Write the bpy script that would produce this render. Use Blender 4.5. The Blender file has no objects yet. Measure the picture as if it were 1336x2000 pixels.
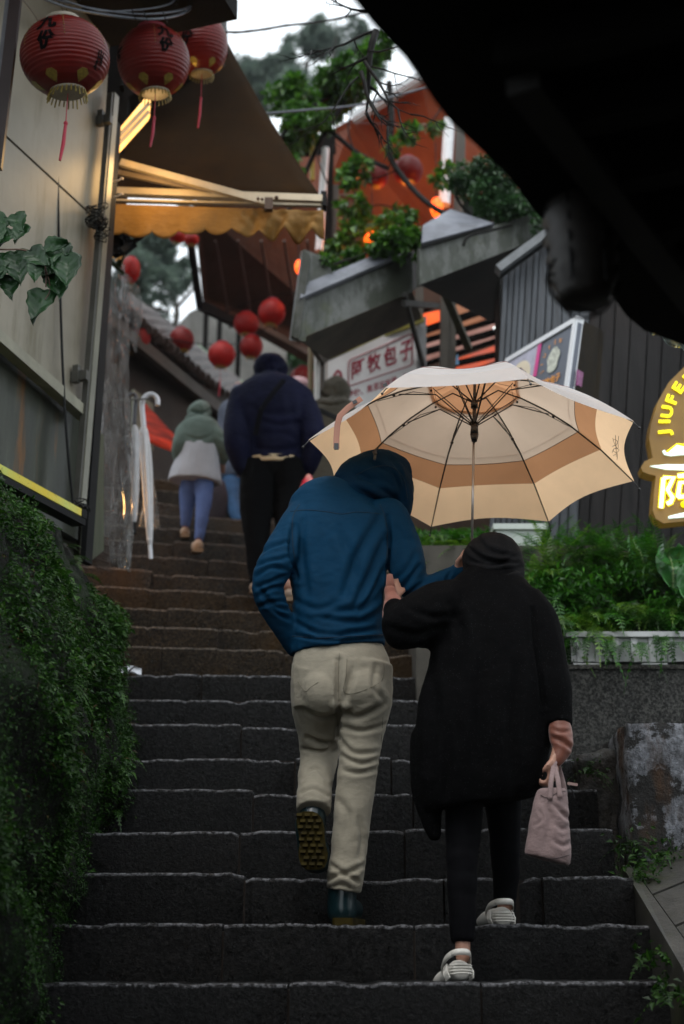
import bpy, bmesh, math, random
import numpy as np
from mathutils import Vector, Matrix, noise as mnoise
from mathutils.bvhtree import BVHTree
R = math.radians
rnd = random.Random(7)
nrs = np.random.RandomState(11)
scene = bpy.context.scene
col = scene.collection

# ------------------------------------------------------------------ camera, sky, sun, exposure
FPX, PITCH = 2700.0, R(18)
CP, SP = math.cos(PITCH), math.sin(PITCH)
cam_d = bpy.data.cameras.new('camera')
cam = bpy.data.objects.new('camera', cam_d)
col.objects.link(cam)
cam.location = (0, 0, 0)
cam.rotation_euler = (R(90) + PITCH, 0, 0)
cam_d.sensor_fit = 'VERTICAL'
cam_d.sensor_height = 36
cam_d.lens = 36 * FPX / 2000
cam_d.clip_start = 0.05
cam_d.clip_end = 600
cam_d.dof.use_dof = True
cam_d.dof.focus_distance = 5.05
cam_d.dof.aperture_fstop = 1.9
scene.camera = cam

world = bpy.data.worlds.new('World')
scene.world = world
world.use_nodes = True
wn, wl = world.node_tree.nodes, world.node_tree.links
wn.clear()
sky = wn.new('ShaderNodeTexSky')
sky.sky_type = 'NISHITA'
sky.sun_disc = False
sky.sun_elevation = R(58)
sky.sun_rotation = R(200)
sky.dust_density = 4
hsv = wn.new('ShaderNodeHueSaturation')
hsv.inputs['Saturation'].default_value = 0.3
mixw = wn.new('ShaderNodeMixRGB')
mixw.inputs['Fac'].default_value = 0.8
mixw.inputs['Color2'].default_value = (12.0, 12.9, 13.6, 1)
bg = wn.new('ShaderNodeBackground')
bg.inputs['Strength'].default_value = 0.14
wo = wn.new('ShaderNodeOutputWorld')
wl.new(sky.outputs[0], hsv.inputs['Color'])
wl.new(hsv.outputs[0], mixw.inputs['Color1'])
wl.new(mixw.outputs[0], bg.inputs[0])
wl.new(bg.outputs[0], wo.inputs[0])

sun_d = bpy.data.lights.new('sun', 'SUN')
sun_d.energy = 1.25
sun_d.angle = R(35)
sun_d.color = (1.0, 0.97, 0.93)
sun = bpy.data.objects.new('sun', sun_d)
col.objects.link(sun)
sd = Vector((math.sin(R(200)) * math.cos(R(58)), math.cos(R(200)) * math.cos(R(58)), math.sin(R(58))))
sun.rotation_euler = sd.to_track_quat('Z', 'Y').to_euler()
sun.location = (-3, -3, 8)

scene.view_settings.view_transform = 'Standard'
scene.view_settings.look = 'None'
scene.view_settings.gamma = 1
scene.view_settings.use_curve_mapping = False
scene.view_settings.exposure = 0.0
scene.cycles.max_bounces = 8
scene.cycles.transparent_max_bounces = 16

# ------------------------------------------------------------------ projection helpers
def ray(px, py):
    x, y = (px - 668) / FPX, (1000 - py) / FPX
    return Vector((x, CP - y * SP, SP + y * CP))
def P(px, py, d):
    r = ray(px, py)
    return r * (d / r.y)
def PZ(px, py, z):
    r = ray(px, py)
    return r * (z / r.z)
def PV(px, py, p0, az):
    """point where the line of sight meets the upright wall through p0 that runs at azimuth az from +Y"""
    n = Vector((math.cos(az), -math.sin(az), 0))
    r = ray(px, py)
    return r * (n.dot(p0) / n.dot(r))
def depth(p):
    return p.y * CP + p.z * SP
def mpp(p):
    return depth(p) / FPX
def proj(co):
    """world points (N,3) -> pixel positions"""
    dz = co[:, 1] * CP + co[:, 2] * SP
    dz = np.maximum(dz, 1e-3)
    up = -co[:, 1] * SP + co[:, 2] * CP
    return 668 + FPX * co[:, 0] / dz, 1000 - FPX * up / dz

# ------------------------------------------------------------------ object helpers
def tag(o, label=None, cat=None, group=None, kind=None):
    if label: o['label'] = label
    if cat: o['category'] = cat
    if group: o['group'] = group
    if kind: o['kind'] = kind
    return o
def thing(name, label, cat, loc=(0, 0, 0), group=None):
    o = bpy.data.objects.new(name, None)
    o.empty_display_size = 0.1
    o.location = loc
    col.objects.link(o)
    return tag(o, label, cat, group)
def link(name, me, mats=(), parent=None, smooth=False):
    if not isinstance(mats, (list, tuple)): mats = [mats]
    me.name = name
    for m in mats:
        if m is not None: me.materials.append(m)
    if smooth:
        me.polygons.foreach_set('use_smooth', [True] * len(me.polygons))
    o = bpy.data.objects.new(name, me)
    col.objects.link(o)
    if parent is not None:
        o.parent = parent
        # meshes are written in world coordinates: bring them into the parent's frame
        w = parent_world(parent)
        o.matrix_parent_inverse = w.inverted()
    return o
def parent_world(p):
    w = p.matrix_basis.copy()
    if p.parent is not None:
        w = parent_world(p.parent) @ p.matrix_parent_inverse @ w
    return w
def link_local(name, me, parent):
    """mesh already in the parent's own frame"""
    o = bpy.data.objects.new(name, me)
    col.objects.link(o)
    o.parent = parent
    return o

class MB:
    """collects shapes in world coordinates, then links them as one mesh"""
    def __init__(s):
        s.v, s.f, s.m = [], [], []
    def add(s, vs, fs, m=0):
        b = len(s.v)
        s.v += [tuple(v) for v in vs]
        s.f += [tuple(b + i for i in f) for f in fs]
        s.m += [m] * len(fs)
        return s
    def box(s, c, size, rot=None, m=0, taper=1.0):
        hx, hy, hz = size[0] / 2, size[1] / 2, size[2] / 2
        vs = []
        for z, k in ((-hz, 1.0), (hz, taper)):
            for x, y in ((-hx, -hy), (hx, -hy), (hx, hy), (-hx, hy)):
                v = Vector((x * k, y * k, z))
                if rot is not None: v = rot @ v
                vs.append(v + Vector(c))
        return s.add(vs, [(3, 2, 1, 0), (4, 5, 6, 7), (0, 1, 5, 4), (1, 2, 6, 5), (2, 3, 7, 6), (3, 0, 4, 7)], m)
    def beam(s, a, b, w, h, up=Vector((0, 0, 1)), m=0):
        a, b = Vector(a), Vector(b)
        t = (b - a).normalized()
        x = t.cross(up)
        if x.length < 1e-4: x = t.cross(Vector((0, 1, 0)))
        x.normalize()
        y = x.cross(t).normalized()
        vs = []
        for p in (a, b):
            for i, j in ((-1, -1), (1, -1), (1, 1), (-1, 1)):
                vs.append(p + x * (w / 2 * i) + y * (h / 2 * j))
        return s.add(vs, [(0, 1, 2, 3), (7, 6, 5, 4), (1, 0, 4, 5), (2, 1, 5, 6), (3, 2, 6, 7), (0, 3, 7, 4)], m)
    def slab(s, quad, t, m=0):
        """four corners (front, anticlockwise seen from the front) thickened backwards"""
        q = [Vector(v) for v in quad]
        n = (q[1] - q[0]).cross(q[-1] - q[0]).normalized()
        k = len(q)
        vs = q + [v - n * t for v in q]
        fs = [tuple(range(k)), tuple(range(2 * k - 1, k - 1, -1))]
        fs += [((i + 1) % k, i, k + i, k + (i + 1) % k) for i in range(k)]
        return s.add(vs, fs, m)
    def tube(s, pts, r, n=8, m=0, flat=1.0, caps=True, ref=None):
        pts = [Vector(p) for p in pts]
        rs = r if isinstance(r, (list, tuple)) else [r] * len(pts)
        k = len(pts)
        vs, fs = [], []
        ref = Vector(ref) if ref is not None else Vector((0, 1, 0))
        for i, p in enumerate(pts):
            t = (pts[min(i + 1, k - 1)] - pts[max(i - 1, 0)])
            if t.length < 1e-9: t = Vector((0, 0, 1))
            t.normalize()
            x = t.cross(ref)
            if x.length < 0.15: x = t.cross(Vector((0.3, 0.1, 1)))
            x.normalize()
            y = x.cross(t).normalized()
            for j in range(n):
                a = 2 * math.pi * j / n
                rr = rs[i]
                if isinstance(rr, (tuple, list)): rx, ry = rr
                else: rx, ry = rr, rr * flat
                vs.append(p + x * (math.cos(a) * rx) + y * (math.sin(a) * ry))
        for i in range(k - 1):
            for j in range(n):
                fs.append((i * n + j, i * n + (j + 1) % n, (i + 1) * n + (j + 1) % n, (i + 1) * n + j))
        if caps:
            fs.append(tuple(range(n - 1, -1, -1)))
            fs.append(tuple((k - 1) * n + j for j in range(n)))
        return s.add(vs, fs, m)
    def ball(s, c, r, rot=None, seg=12, rings=8, m=0):
        c = Vector(c)
        if not isinstance(r, (tuple, list)): r = (r, r, r)
        vs = []
        def put(v):
            v = Vector((v[0] * r[0], v[1] * r[1], v[2] * r[2]))
            if rot is not None: v = rot @ v
            vs.append(v + c)
        put((0, 0, 1))
        for i in range(1, rings):
            th = math.pi * i / rings
            for j in range(seg):
                a = 2 * math.pi * j / seg
                put((math.sin(th) * math.cos(a), math.sin(th) * math.sin(a), math.cos(th)))
        put((0, 0, -1))
        fs = [(0, 1 + j, 1 + (j + 1) % seg) for j in range(seg)]
        for i in range(rings - 2):
            for j in range(seg):
                a, b = 1 + i * seg + j, 1 + i * seg + (j + 1) % seg
                fs.append((a, a + seg, b + seg, b))
        e = len(vs) - 1
        o = 1 + (rings - 2) * seg
        fs += [(e, o + (j + 1) % seg, o + j) for j in range(seg)]
        return s.add(vs, fs, m)
    def lathe(s, prof, c, n=24, m=0, axis=None):
        """profile of (radius, height) turned about the upright line through c"""
        c = Vector(c)
        vs, fs = [], []
        for r, z in prof:
            for j in range(n):
                a = 2 * math.pi * j / n
                v = Vector((r * math.cos(a), r * math.sin(a), z))
                if axis is not None: v = axis @ v
                vs.append(v + c)
        for i in range(len(prof) - 1):
            for j in range(n):
                fs.append((i * n + j, i * n + (j + 1) % n, (i + 1) * n + (j + 1) % n, (i + 1) * n + j))
        return s.add(vs, fs, m)
    def mesh(s):
        me = bpy.data.meshes.new('mesh')
        me.from_pydata(s.v, [], s.f)
        if any(s.m):
            me.polygons.foreach_set('material_index', s.m)
        me.update()
        return me
    def build(s, name, mats, parent=None, smooth=False):
        return link(name, s.mesh(), mats, parent, smooth)

def spline(pts, k=5):
    """Catmull-Rom through tuples of numbers"""
    a = [np.array(p, float) for p in pts]
    if len(a) < 3: 
        return [tuple(a[0] + (a[-1] - a[0]) * i / k) for i in range(k + 1)]
    out = []
    for i in range(len(a) - 1):
        p0, p1, p2, p3 = a[max(i - 1, 0)], a[i], a[i + 1], a[min(i + 2, len(a) - 1)]
        for j in range(k):
            t = j / k
            out.append(tuple(0.5 * (2 * p1 + (p2 - p0) * t + (2 * p0 - 5 * p1 + 4 * p2 - p3) * t * t + (3 * p1 - p0 - 3 * p2 + p3) * t ** 3)))
    out.append(tuple(a[-1]))
    return out
def PS(pts, k=5):
    """a smooth line through (px, py, distance) marks, as world points"""
    return [P(*p) for p in spline(pts, k)]

def np_mesh(name, verts, faces_n, mats, parent=None, smooth=False):
    """verts (F*n,3): F separate faces of n corners each"""
    me = bpy.data.meshes.new(name)
    nv = len(verts)
    nf = nv // faces_n
    me.vertices.add(nv)
    me.vertices.foreach_set('co', np.asarray(verts, np.float32).ravel())
    me.loops.add(nv)
    me.loops.foreach_set('vertex_index', np.arange(nv, dtype=np.int32))
    me.polygons.add(nf)
    me.polygons.foreach_set('loop_start', np.arange(0, nv, faces_n, dtype=np.int32))
    me.update(calc_edges=True)
    return link(name, me, mats, parent, smooth)
def unit(a):
    return a / np.maximum(np.linalg.norm(a, axis=-1, keepdims=True), 1e-9)
def leaf_cloud(pts, dirs, size, width=0.45, droop=0.25, rs=nrs):
    """folded leaves (4 triangles as 2 quads) at pts growing along dirs; returns corner array for np_mesh(…,4)"""
    n = len(pts)
    d = unit(dirs)
    up = unit(rs.normal(size=(n, 3)) * 0.6 + np.array([0, -0.2, 1.0]))
    s = unit(np.cross(d, up))
    u = np.cross(s, d)
    L = size[:, None]
    tip = pts + d * L - u * (L * droop)
    mid = pts + d * L * 0.5 - u * (L * 0.06)
    a = pts + d * L * 0.42 + s * L * width * 0.5 + u * L * 0.08
    b = pts + d * L * 0.42 - s * L * width * 0.5 + u * L * 0.08
    q = np.stack([pts, a, tip, mid, pts, mid, tip, b], 1)
    return q.reshape(-1, 3)
def flat_bm(fn):
    pass

def text_mesh(body, size=1.0, offset=0.0, extrude=0.0, align='CENTER', sub=0):
    cu = bpy.data.curves.new('text', 'FONT')
    cu.body = body
    cu.size = size
    cu.offset = offset
    cu.extrude = extrude
    cu.align_x = align
    cu.align_y = 'CENTER'
    cu.resolution_u = 3
    o = bpy.data.objects.new('text', cu)
    col.objects.link(o)
    dg = bpy.context.evaluated_depsgraph_get()
    me = bpy.data.meshes.new_from_object(o.evaluated_get(dg))
    bpy.data.objects.remove(o)
    bpy.data.curves.remove(cu)
    if sub:
        bm = bmesh.new(); bm.from_mesh(me)
        for _ in range(sub):
            bmesh.ops.subdivide_edges(bm, edges=[e for e in bm.edges if e.calc_length() > size * 0.08], cuts=1)
        bmesh.ops.triangulate(bm, faces=bm.faces)
        bm.to_mesh(me); bm.free()
    return me
def map_mesh(me, fn):
    for v in me.vertices:
        v.co = fn(v.co)
    me.update()
    return me

# ------------------------------------------------------------------ materials
class N:
    def __init__(s, name):
        s.mat = bpy.data.materials.new(name)
        s.mat.use_nodes = True
        s.t = s.mat.node_tree
        s.b = s.t.nodes['Principled BSDF']
        s.out = s.t.nodes['Material Output']
        s.tc = None
    def new(s, ty, **kw):
        n = s.t.nodes.new(ty)
        for k, v in kw.items(): setattr(n, k, v)
        return n
    def coord(s):
        if s.tc is None:
            g = s.new('ShaderNodeNewGeometry')
            s.tc = g.outputs['Position']
        return s.tc
    def noise(s, scale, detail=5, rough=0.6, stretch=None, offs=0.0):
        n = s.new('ShaderNodeTexNoise')
        n.inputs['Scale'].default_value = scale
        n.inputs['Detail'].default_value = detail
        n.inputs['Roughness'].default_value = rough
        m = s.new('ShaderNodeMapping')
        m.inputs['Scale'].default_value = stretch or (1, 1, 1)
        m.inputs['Location'].default_value = (offs, offs * 1.7, offs * 0.6)
        s.t.links.new(s.coord(), m.inputs['Vector'])
        s.t.links.new(m.outputs[0], n.inputs['Vector'])
        return n.outputs['Fac']
    def ramp(s, fac, stops):
        r = s.new('ShaderNodeValToRGB')
        el = r.color_ramp.elements
        while len(el) < len(stops): el.new(0.5)
        for e, (p, c) in zip(el, stops):
            e.position = p
            e.color = c if len(c) == 4 else (*c, 1)
        s.t.links.new(fac, r.inputs[0])
        return r.outputs[0]
    def mix(s, fac, a, b, blend='MIX'):
        m = s.new('ShaderNodeMixRGB', blend_type=blend)
        for i, v in zip((0, 1, 2), (fac, a, b)):
            if isinstance(v, (int, float)): m.inputs[i].default_value = v
            elif isinstance(v, (tuple, list)): m.inputs[i].default_value = v if len(v) == 4 else (*v, 1)
            else: s.t.links.new(v, m.inputs[i])
        return m.outputs[0]
    def bump(s, h, strength, dist=0.01, prev=None):
        b = s.new('ShaderNodeBump')
        b.inputs['Strength'].default_value = strength
        b.inputs['Distance'].default_value = dist
        s.t.links.new(h, b.inputs['Height'])
        if prev is not None: s.t.links.new(prev, b.inputs['Normal'])
        return b.outputs[0]
    def set(s, **kw):
        for k, v in kw.items():
            i = s.b.inputs[k.replace('_', ' ')]
            if isinstance(v, (int, float)): i.default_value = v
            elif isinstance(v, (tuple, list)): i.default_value = v if len(v) == 4 else (*v, 1)
            else: s.t.links.new(v, i)
        return s

def mul(c, k): return tuple(min(1, x * k) for x in c[:3])
def plain(name, c, rough=0.6, var=0.25, vs=6.0, bump=0.0, bs=120.0, metal=0.0, spec=0.5, stretch=None, coat=0.0, bd=0.004, sheen=0.0):
    """a surface whose colour wanders a little and that has a fine relief"""
    n = N(name)
    f = n.noise(vs, 6, 0.65, stretch)
    colr = n.ramp(f, [(0.3, mul(c, 1 - var)), (0.7, mul(c, 1 + var))])
    n.set(Base_Color=colr, Roughness=rough, Metallic=metal)
    n.b.inputs['Specular IOR Level'].default_value = spec
    if coat: n.b.inputs['Coat Weight'].default_value = coat
    if sheen: n.b.inputs['Sheen Weight'].default_value = sheen
    if bump:
        h = n.noise(bs, 4, 0.6, stretch, 3.1)
        n.set(Normal=n.bump(h, bump, bd))
    return n.mat
def glow(name, c, strength, c2=None, vs=30.0):
    n = N(name)
    if c2 is not None:
        e = n.ramp(n.noise(vs, 3), [(0.35, c), (0.65, c2)])
    else: e = c
    n.set(Base_Color=c, Emission_Color=e, Emission_Strength=strength, Roughness=0.5)
    return n.mat
def leafy(name, c1, c2, rough=0.45, trans=0.35, spec=0.5):
    """leaves: each island its own green, some light through them"""
    n = N(name)
    g = n.new('ShaderNodeNewGeometry')
    colr = n.ramp(g.outputs['Random Per Island'], [(0.0, c1), (0.75, mul(tuple((a + b) / 2 for a, b in zip(c1, c2)), 1.0)), (1.0, c2)])
    patch = n.ramp(n.noise(7.0, 4), [(0.35, (0.55, 0.55, 0.55)), (0.65, (1.25, 1.2, 1.1))])
    colr = n.mix(1.0, colr, patch, 'MULTIPLY')
    n.set(Base_Color=colr, Roughness=rough)
    n.b.inputs['Specular IOR Level'].default_value = spec
    tr = n.new('ShaderNodeBsdfTranslucent')
    n.t.links.new(colr, tr.inputs[0])
    mx = n.new('ShaderNodeMixShader')
    mx.inputs[0].default_value = trans
    n.t.links.new(n.b.outputs[0], mx.inputs[1])
    n.t.links.new(tr.outputs[0], mx.inputs[2])
    n.t.links.new(mx.outputs[0], n.out.inputs[0])
    return n.mat
def fabric(name, c, rough=0.8, var=0.12, weave=900.0, wb=0.15, spec=0.25, sheen=0.1, trans=0.0, cr=0.0):
    n = N(name)
    f = n.noise(9.0, 6, 0.7)
    colr = n.ramp(f, [(0.3, mul(c, 1 - var)), (0.7, mul(c, 1 + var))])
    n.set(Base_Color=colr, Roughness=rough)
    n.b.inputs['Specular IOR Level'].default_value = spec
    n.b.inputs['Sheen Weight'].default_value = sheen
    b = n.bump(n.noise(weave, 2, 0.5), wb, 0.002)
    if cr:
        b = n.bump(n.noise(22.0, 5, 0.6, (1.0, 1.0, 1.6), 4.0), cr, 0.012, b)
    n.set(Normal=b)
    if trans:
        tr = n.new('ShaderNodeBsdfTranslucent')
        n.t.links.new(colr, tr.inputs[0])
        mx = n.new('ShaderNodeMixShader')
        mx.inputs[0].default_value = trans
        n.t.links.new(n.b.outputs[0], mx.inputs[1])
        n.t.links.new(tr.outputs[0], mx.inputs[2])
        n.t.links.new(mx.outputs[0], n.out.inputs[0])
    return n.mat

# wet granite of the steps
def granite(name, dark, light, warm=None, bmp=0.9, rough=(0.18, 0.5), worn_glint=None):
    n = N(name)
    oi = n.new('ShaderNodeObjectInfo')
    speck = n.ramp(n.noise(90.0, 4, 0.85), [(0.46, dark), (0.60, light)])
    wear_glint = n.ramp(n.noise(5.0, 6, 0.7, None, 2.0), [(0.3, (0.55, 0.55, 0.55)), (0.7, (1.3, 1.3, 1.3))])
    c = n.mix(1.0, speck, wear_glint, 'MULTIPLY')
    tone = n.ramp(oi.outputs['Random'], [(0.0, (0.85, 0.87, 0.88)), (0.5, (1, 1, 1)), (1.0, (1.2, 1.12, 1.05))])
    c = n.mix(1.0, c, tone, 'MULTIPLY')
    if warm:
        rust = n.ramp(n.noise(2.6, 5, 0.65, (1, 1, 0.4), 8.0), [(0.5, (0, 0, 0)), (0.68, (1, 1, 1))])
        c = n.mix(rust, c, warm)
    if worn_glint:
        at = n.new('ShaderNodeAttribute'); at.attribute_name = 'wear_glint'
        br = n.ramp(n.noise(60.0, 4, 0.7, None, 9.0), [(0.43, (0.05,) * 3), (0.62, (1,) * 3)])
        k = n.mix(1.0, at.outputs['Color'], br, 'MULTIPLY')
        c = n.mix(k, c, worn_glint)  # scuffed arris, with the sky's glint along it put into the colour
    rr = n.ramp(n.noise(14.0, 5, 0.7, None, 5.0), [(0.35, (rough[0],) * 3), (0.65, (rough[1],) * 3)])
    drip = n.noise(40.0, 4, 0.6, (1, 1, 0.12), 1.0)
    b = n.bump(n.noise(55.0, 8, 0.8), bmp, 0.022)
    b = n.bump(drip, 0.25, 0.006, b)
    n.set(Base_Color=c, Roughness=rr, Normal=b)
    n.b.inputs['Specular IOR Level'].default_value = 0.22
    return n.mat
# ================================================================== THE SETTING
M_soil = plain('soil', (0.03, 0.028, 0.022), 0.9, 0.4, 3.0, 0.6, 40)
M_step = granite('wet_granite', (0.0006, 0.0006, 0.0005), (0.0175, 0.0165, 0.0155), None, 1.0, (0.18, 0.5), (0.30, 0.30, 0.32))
M_step_warm = granite('wet_granite_warm_lit', (0.004, 0.0027, 0.0014), (0.078, 0.052, 0.030), (0.05, 0.026, 0.007), 1.0, (0.2, 0.5), (0.25, 0.2, 0.16))  # brown and rust tints put the stall's warm light into the stone colour
M_wallstone = granite('grey_wash_granite', (0.004, 0.004, 0.0036), (0.075, 0.075, 0.068), None, 0.5, (0.4, 0.8))
M_joint = plain('joint_mortar', (0.02, 0.013, 0.009), 0.9, 0.3, 20)

# ---- terrain: one sheet to the horizon, rising behind into a hill
def hill_z(x, y):
    base = -1.75
    up = max(0.0, min(1.0, (y - 10.5) / 30.0))
    slope = 0.62 * max(0.0, min(y - 3.0, 8.0)) - 0.35 if y > 3.0 else 0
    return base + max(0, slope) + up * up * 7.0 + 0.25 * mnoise.noise(Vector((x * 0.2, y * 0.2, 0)))
mb = MB()
xs = [-200, -80, -40, -20, -12, -8, -5, -3, -1.5, 0, 1.5, 3, 5, 8, 12, 20, 40, 80, 200]
ysg = [-200, -80, -40, -20, -8, -3, 0, 2, 3, 4, 5, 6, 7, 8, 9, 10, 11, 12, 14, 17, 20, 25, 30, 40, 80, 200]
vs = [(x, y, hill_z(x, y)) for y in ysg for x in xs]
nx = len(xs)
fs = [(j * nx + i, j * nx + i + 1, (j + 1) * nx + i + 1, (j + 1) * nx + i) for j in range(len(ysg) - 1) for i in range(nx - 1)]
mb.add(vs, fs)
ground = mb.build('ground', M_soil, smooth=True)
tag(ground, kind='structure')

# ---- the flight of steps: every stone its own piece
RISE, GO, D0, H0 = 0.18, 0.276, 4.575, -0.0635
NSTEP = 21
def step_rot(i):
    return R(13.5) * max(0.0, min(1.0, (i - 6) / 6.5))
def step_line(i, x):
    """distance of the front edge of step i at x"""
    r = step_rot(i)
    return D0 + GO * i + (x + 1.2) * math.tan(r) * (1.0 if i > 6 else 0)
def step_h(i): return H0 + RISE * i
stairs = thing('stone_stairs', None, None, (0, D0, H0))
tag(stairs, kind='structure')
def left_edge(i):
    t = [-1.32, -1.25, -1.1, -1.08, -1.05, -1.08, -1.12, -1.16, -1.22, -1.32, -1.42, -1.5]
    return t[max(0, min(i, 11))] - 0.12 - (0.02 * max(0, i - 11))
def right_edge(i):
    t = [1.08, 1.06, 1.05, 1.04, 1.04, 1.02, 1.0, 1.0, 1.05, 1.4]
    return (t[i] if 0 <= i < 10 else (1.1 if i < 0 else 1.6))
JOINTS = {  # pixel columns where the photograph shows a joint
    0: [560, 930], 1: [440, 820], 2: [480, 860, 1060], 3: [472, 790], 4: [486, 800], 5: [575, 760],
    6: [463, 700], 7: [600, 820], 8: [385, 640], 9: [320, 560], 10: [424, 700], 11: [322, 600], 12: [436, 690], 13: [300, 560], 14: [405, 640],
    15: [340, 560], 16: [450, 620], 17: [380, 560], 18: [440, 600], 19: [390, 540], 20: [430, 560], -1: [520, 900], -2: [400, 800]}
rs = random.Random(3)
def stone(i, x0, x1, dz, dy, mat):
    """one stone with a chipped, slightly wavy front arris, scuffed pale with sky glint painted in"""
    seg = max(4, int((x1 - x0) / 0.025))
    top, bot = step_h(i) + dz, step_h(i) - RISE - 0.03
    prof = [(0.0, None), (-0.0, -0.013), (0.003, -0.006), (0.011, -0.0008), (0.05, 0.0), (GO + 0.07, 0.002)]
    vs, fs = [], []
    for k in range(seg + 1):
        x = x0 + (x1 - x0) * k / seg
        e = min(k, seg - k)
        chip = 0.022 * max(0, mnoise.noise(Vector((x * 7.0, i * 3.7, 0))) - 0.2) + 0.012 * max(0, mnoise.noise(Vector((x * 26.0, i * 7.7, 0))) - 0.2) + (0.0025 if e == 0 else 0)
        wob = 0.004 * mnoise.noise(Vector((x * 14, i * 5.0, 2))) + 0.003 * mnoise.noise(Vector((x * 3, i * 9.0, 4)))
        y0 = step_line(i, x) + dy
        for (py, pz) in prof:
            z = bot if pz is None else top + pz - chip * 1.4 + wob
            vs.append((x, y0 + py + (chip * 0.8 if py < 0.02 else 0) + 0.004 * mnoise.noise(Vector((x * 9, i, 9))), z))
        vs.append((x, y0 + GO + 0.07, bot))
    n = len(prof) + 1
    for k in range(seg):
        for j in range(n):
            a, b = k * n + j, k * n + (j + 1) % n
            fs.append((a, a + n, b + n, b))
    fs.append(tuple(range(n)))
    fs.append(tuple(seg * n + j for j in range(n - 1, -1, -1)))
    m = MB().add(vs, fs)
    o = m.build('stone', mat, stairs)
    at = o.data.color_attributes.new('wear_glint', 'FLOAT_COLOR', 'POINT')
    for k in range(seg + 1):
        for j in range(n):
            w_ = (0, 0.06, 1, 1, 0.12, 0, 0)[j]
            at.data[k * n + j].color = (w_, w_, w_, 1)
    return o
for i in range(-2, NSTEP):
    dd = D0 + GO * i
    dep = dd * CP + step_h(i) * SP
    cuts = [left_edge(i)] + [(c - 668) / FPX * dep + rs.uniform(-0.02, 0.02) for c in JOINTS[i]] + [right_edge(i)]
    cuts = sorted(c for c in cuts)
    for k in range(len(cuts) - 1):
        if cuts[k + 1] - cuts[k] < 0.08: continue
        g = 0.004
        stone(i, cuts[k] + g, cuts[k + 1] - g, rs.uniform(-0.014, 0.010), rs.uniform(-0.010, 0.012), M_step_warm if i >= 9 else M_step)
    # mortar core behind the joints
    m = MB()
    xl, xr = left_edge(i), right_edge(i)
    v = []
    for z in (step_h(i) - RISE - 0.04, step_h(i) - 0.02):
        for x, o in ((xl, 0.02), (xr, 0.02), (xr, GO + 0.06), (xl, GO + 0.06)):
            v.append((x, step_line(i, x) + o, z))
    m.add(v, [(3, 2, 1, 0), (4, 5, 6, 7), (0, 1, 5, 4), (1, 2, 6, 5), (2, 3, 7, 6), (3, 0, 4, 7)])
    o = m.build('mortar', M_joint, stairs)
# landing at the top
i = NSTEP
m = MB()
m.box((-0.6, step_line(i, 0) + 2.4, step_h(i) - 0.25), (5.5, 5.0, 0.3))
m.build('landing', M_step_warm, stairs)

# ---- mossy rock bank on the left
BX = [(2.0, -1.05), (3.0, -1.02), (4.0, -0.97), (4.575, -0.94), (4.85, -0.93), (5.13, -0.90), (5.4, -0.93), (5.68, -0.86), (5.95, -0.9), (6.23, -0.95), (6.5, -1.0), (6.78, -1.09), (7.06, -1.24), (7.4, -1.36), (7.8, -1.46)]
def bank_x(d):
    for (a, xa), (b, xb) in zip(BX, BX[1:]):
        if d <= b: return xa + (xb - xa) * (d - a) / (b - a) - 0.10 * max(0, min(1, (d - 4.6) / 0.7)) - 0.07 * max(0, min(1, (d - 6.2) / 0.5))
    return BX[-1][1] - 0.17
def bank_top(d):
    return float(np.interp(d, [2, 4, 5, 5.6, 6.2, 6.8, 7.4, 7.8], [1.25, 1.45, 1.61, 1.72, 1.82, 1.86, 1.8, 1.72]))
def bank_floor(d):
    return H0 + RISE * ((d - D0) / GO) - 0.12
def bank_pt(d, v):
    """v 0..1 up the face, 1..2 back over the top"""
    b, t = bank_floor(d) - 0.3, bank_top(d)
    x = bank_x(d)
    if v <= 1:
        z = b + (t - b) * v
        bulge = 0.06 * math.sin(math.pi * min(1, v * 1.15)) - 0.17 * max(0, v - 0.72) / 0.28
        p = Vector((x + bulge - 0.05, d, z))
        k = 1.0
    else:
        w = v - 1
        p = Vector((x - 0.22 - w * 1.3, d, t + 0.05 * math.sin(w * 3) + w * 0.06))
        k = 0.6
    q = p * 2.3
    nn = mnoise.fractal(q, 0.8, 2.1, 4)
    n2 = mnoise.noise(p * 9.0)
    p.x += k * (0.085 * nn + 0.018 * n2)
    p.z += (1 - k * 0.4) * 0.05 * mnoise.noise(p * 3.1 + Vector((7, 0, 0))) * (1 if v > 0.3 else 0)
    return p
nd, nv_ = 110, 60
mb = MB()
vs = [bank_pt(2.0 + 5.8 * a / nd, 2.0 * b / nv_) for a in range(nd + 1) for b in range(nv_ + 1)]
fs = [(a * (nv_ + 1) + b, (a + 1) * (nv_ + 1) + b, (a + 1) * (nv_ + 1) + b + 1, a * (nv_ + 1) + b + 1) for a in range(nd) for b in range(nv_)]
mb.add(vs, fs)
# closed far end so that the bank has a solid side
e0 = nd * (nv_ + 1)
mb.v.append((-2.9, 7.8, bank_floor(7.8) - 0.4))
mb.f.append(tuple([len(mb.v) - 1] + [e0 + b for b in range(nv_, -1, -1)])); mb.m.append(0)
n = N('wet_rock')
c = n.ramp(n.noise(6, 8, 0.7), [(0.3, (0.002, 0.002, 0.0018)), (0.6, (0.007, 0.0065, 0.0055)), (0.8, (0.022, 0.02, 0.018))])
mossy = n.ramp(n.noise(3.2, 7, 0.7, None, 5.0), [(0.47, (0, 0, 0)), (0.6, (1, 1, 1))])
c = n.mix(mossy, c, (0.006, 0.016, 0.003))
n.b.inputs['Specular IOR Level'].default_value = 0.15
n.set(Base_Color=c, Roughness=n.ramp(n.noise(18, 4), [(0.4, (0.4,) * 3), (0.6, (0.8,) * 3)]),
      Normal=n.bump(n.noise(35, 8, 0.75), 0.9, 0.02))
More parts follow.
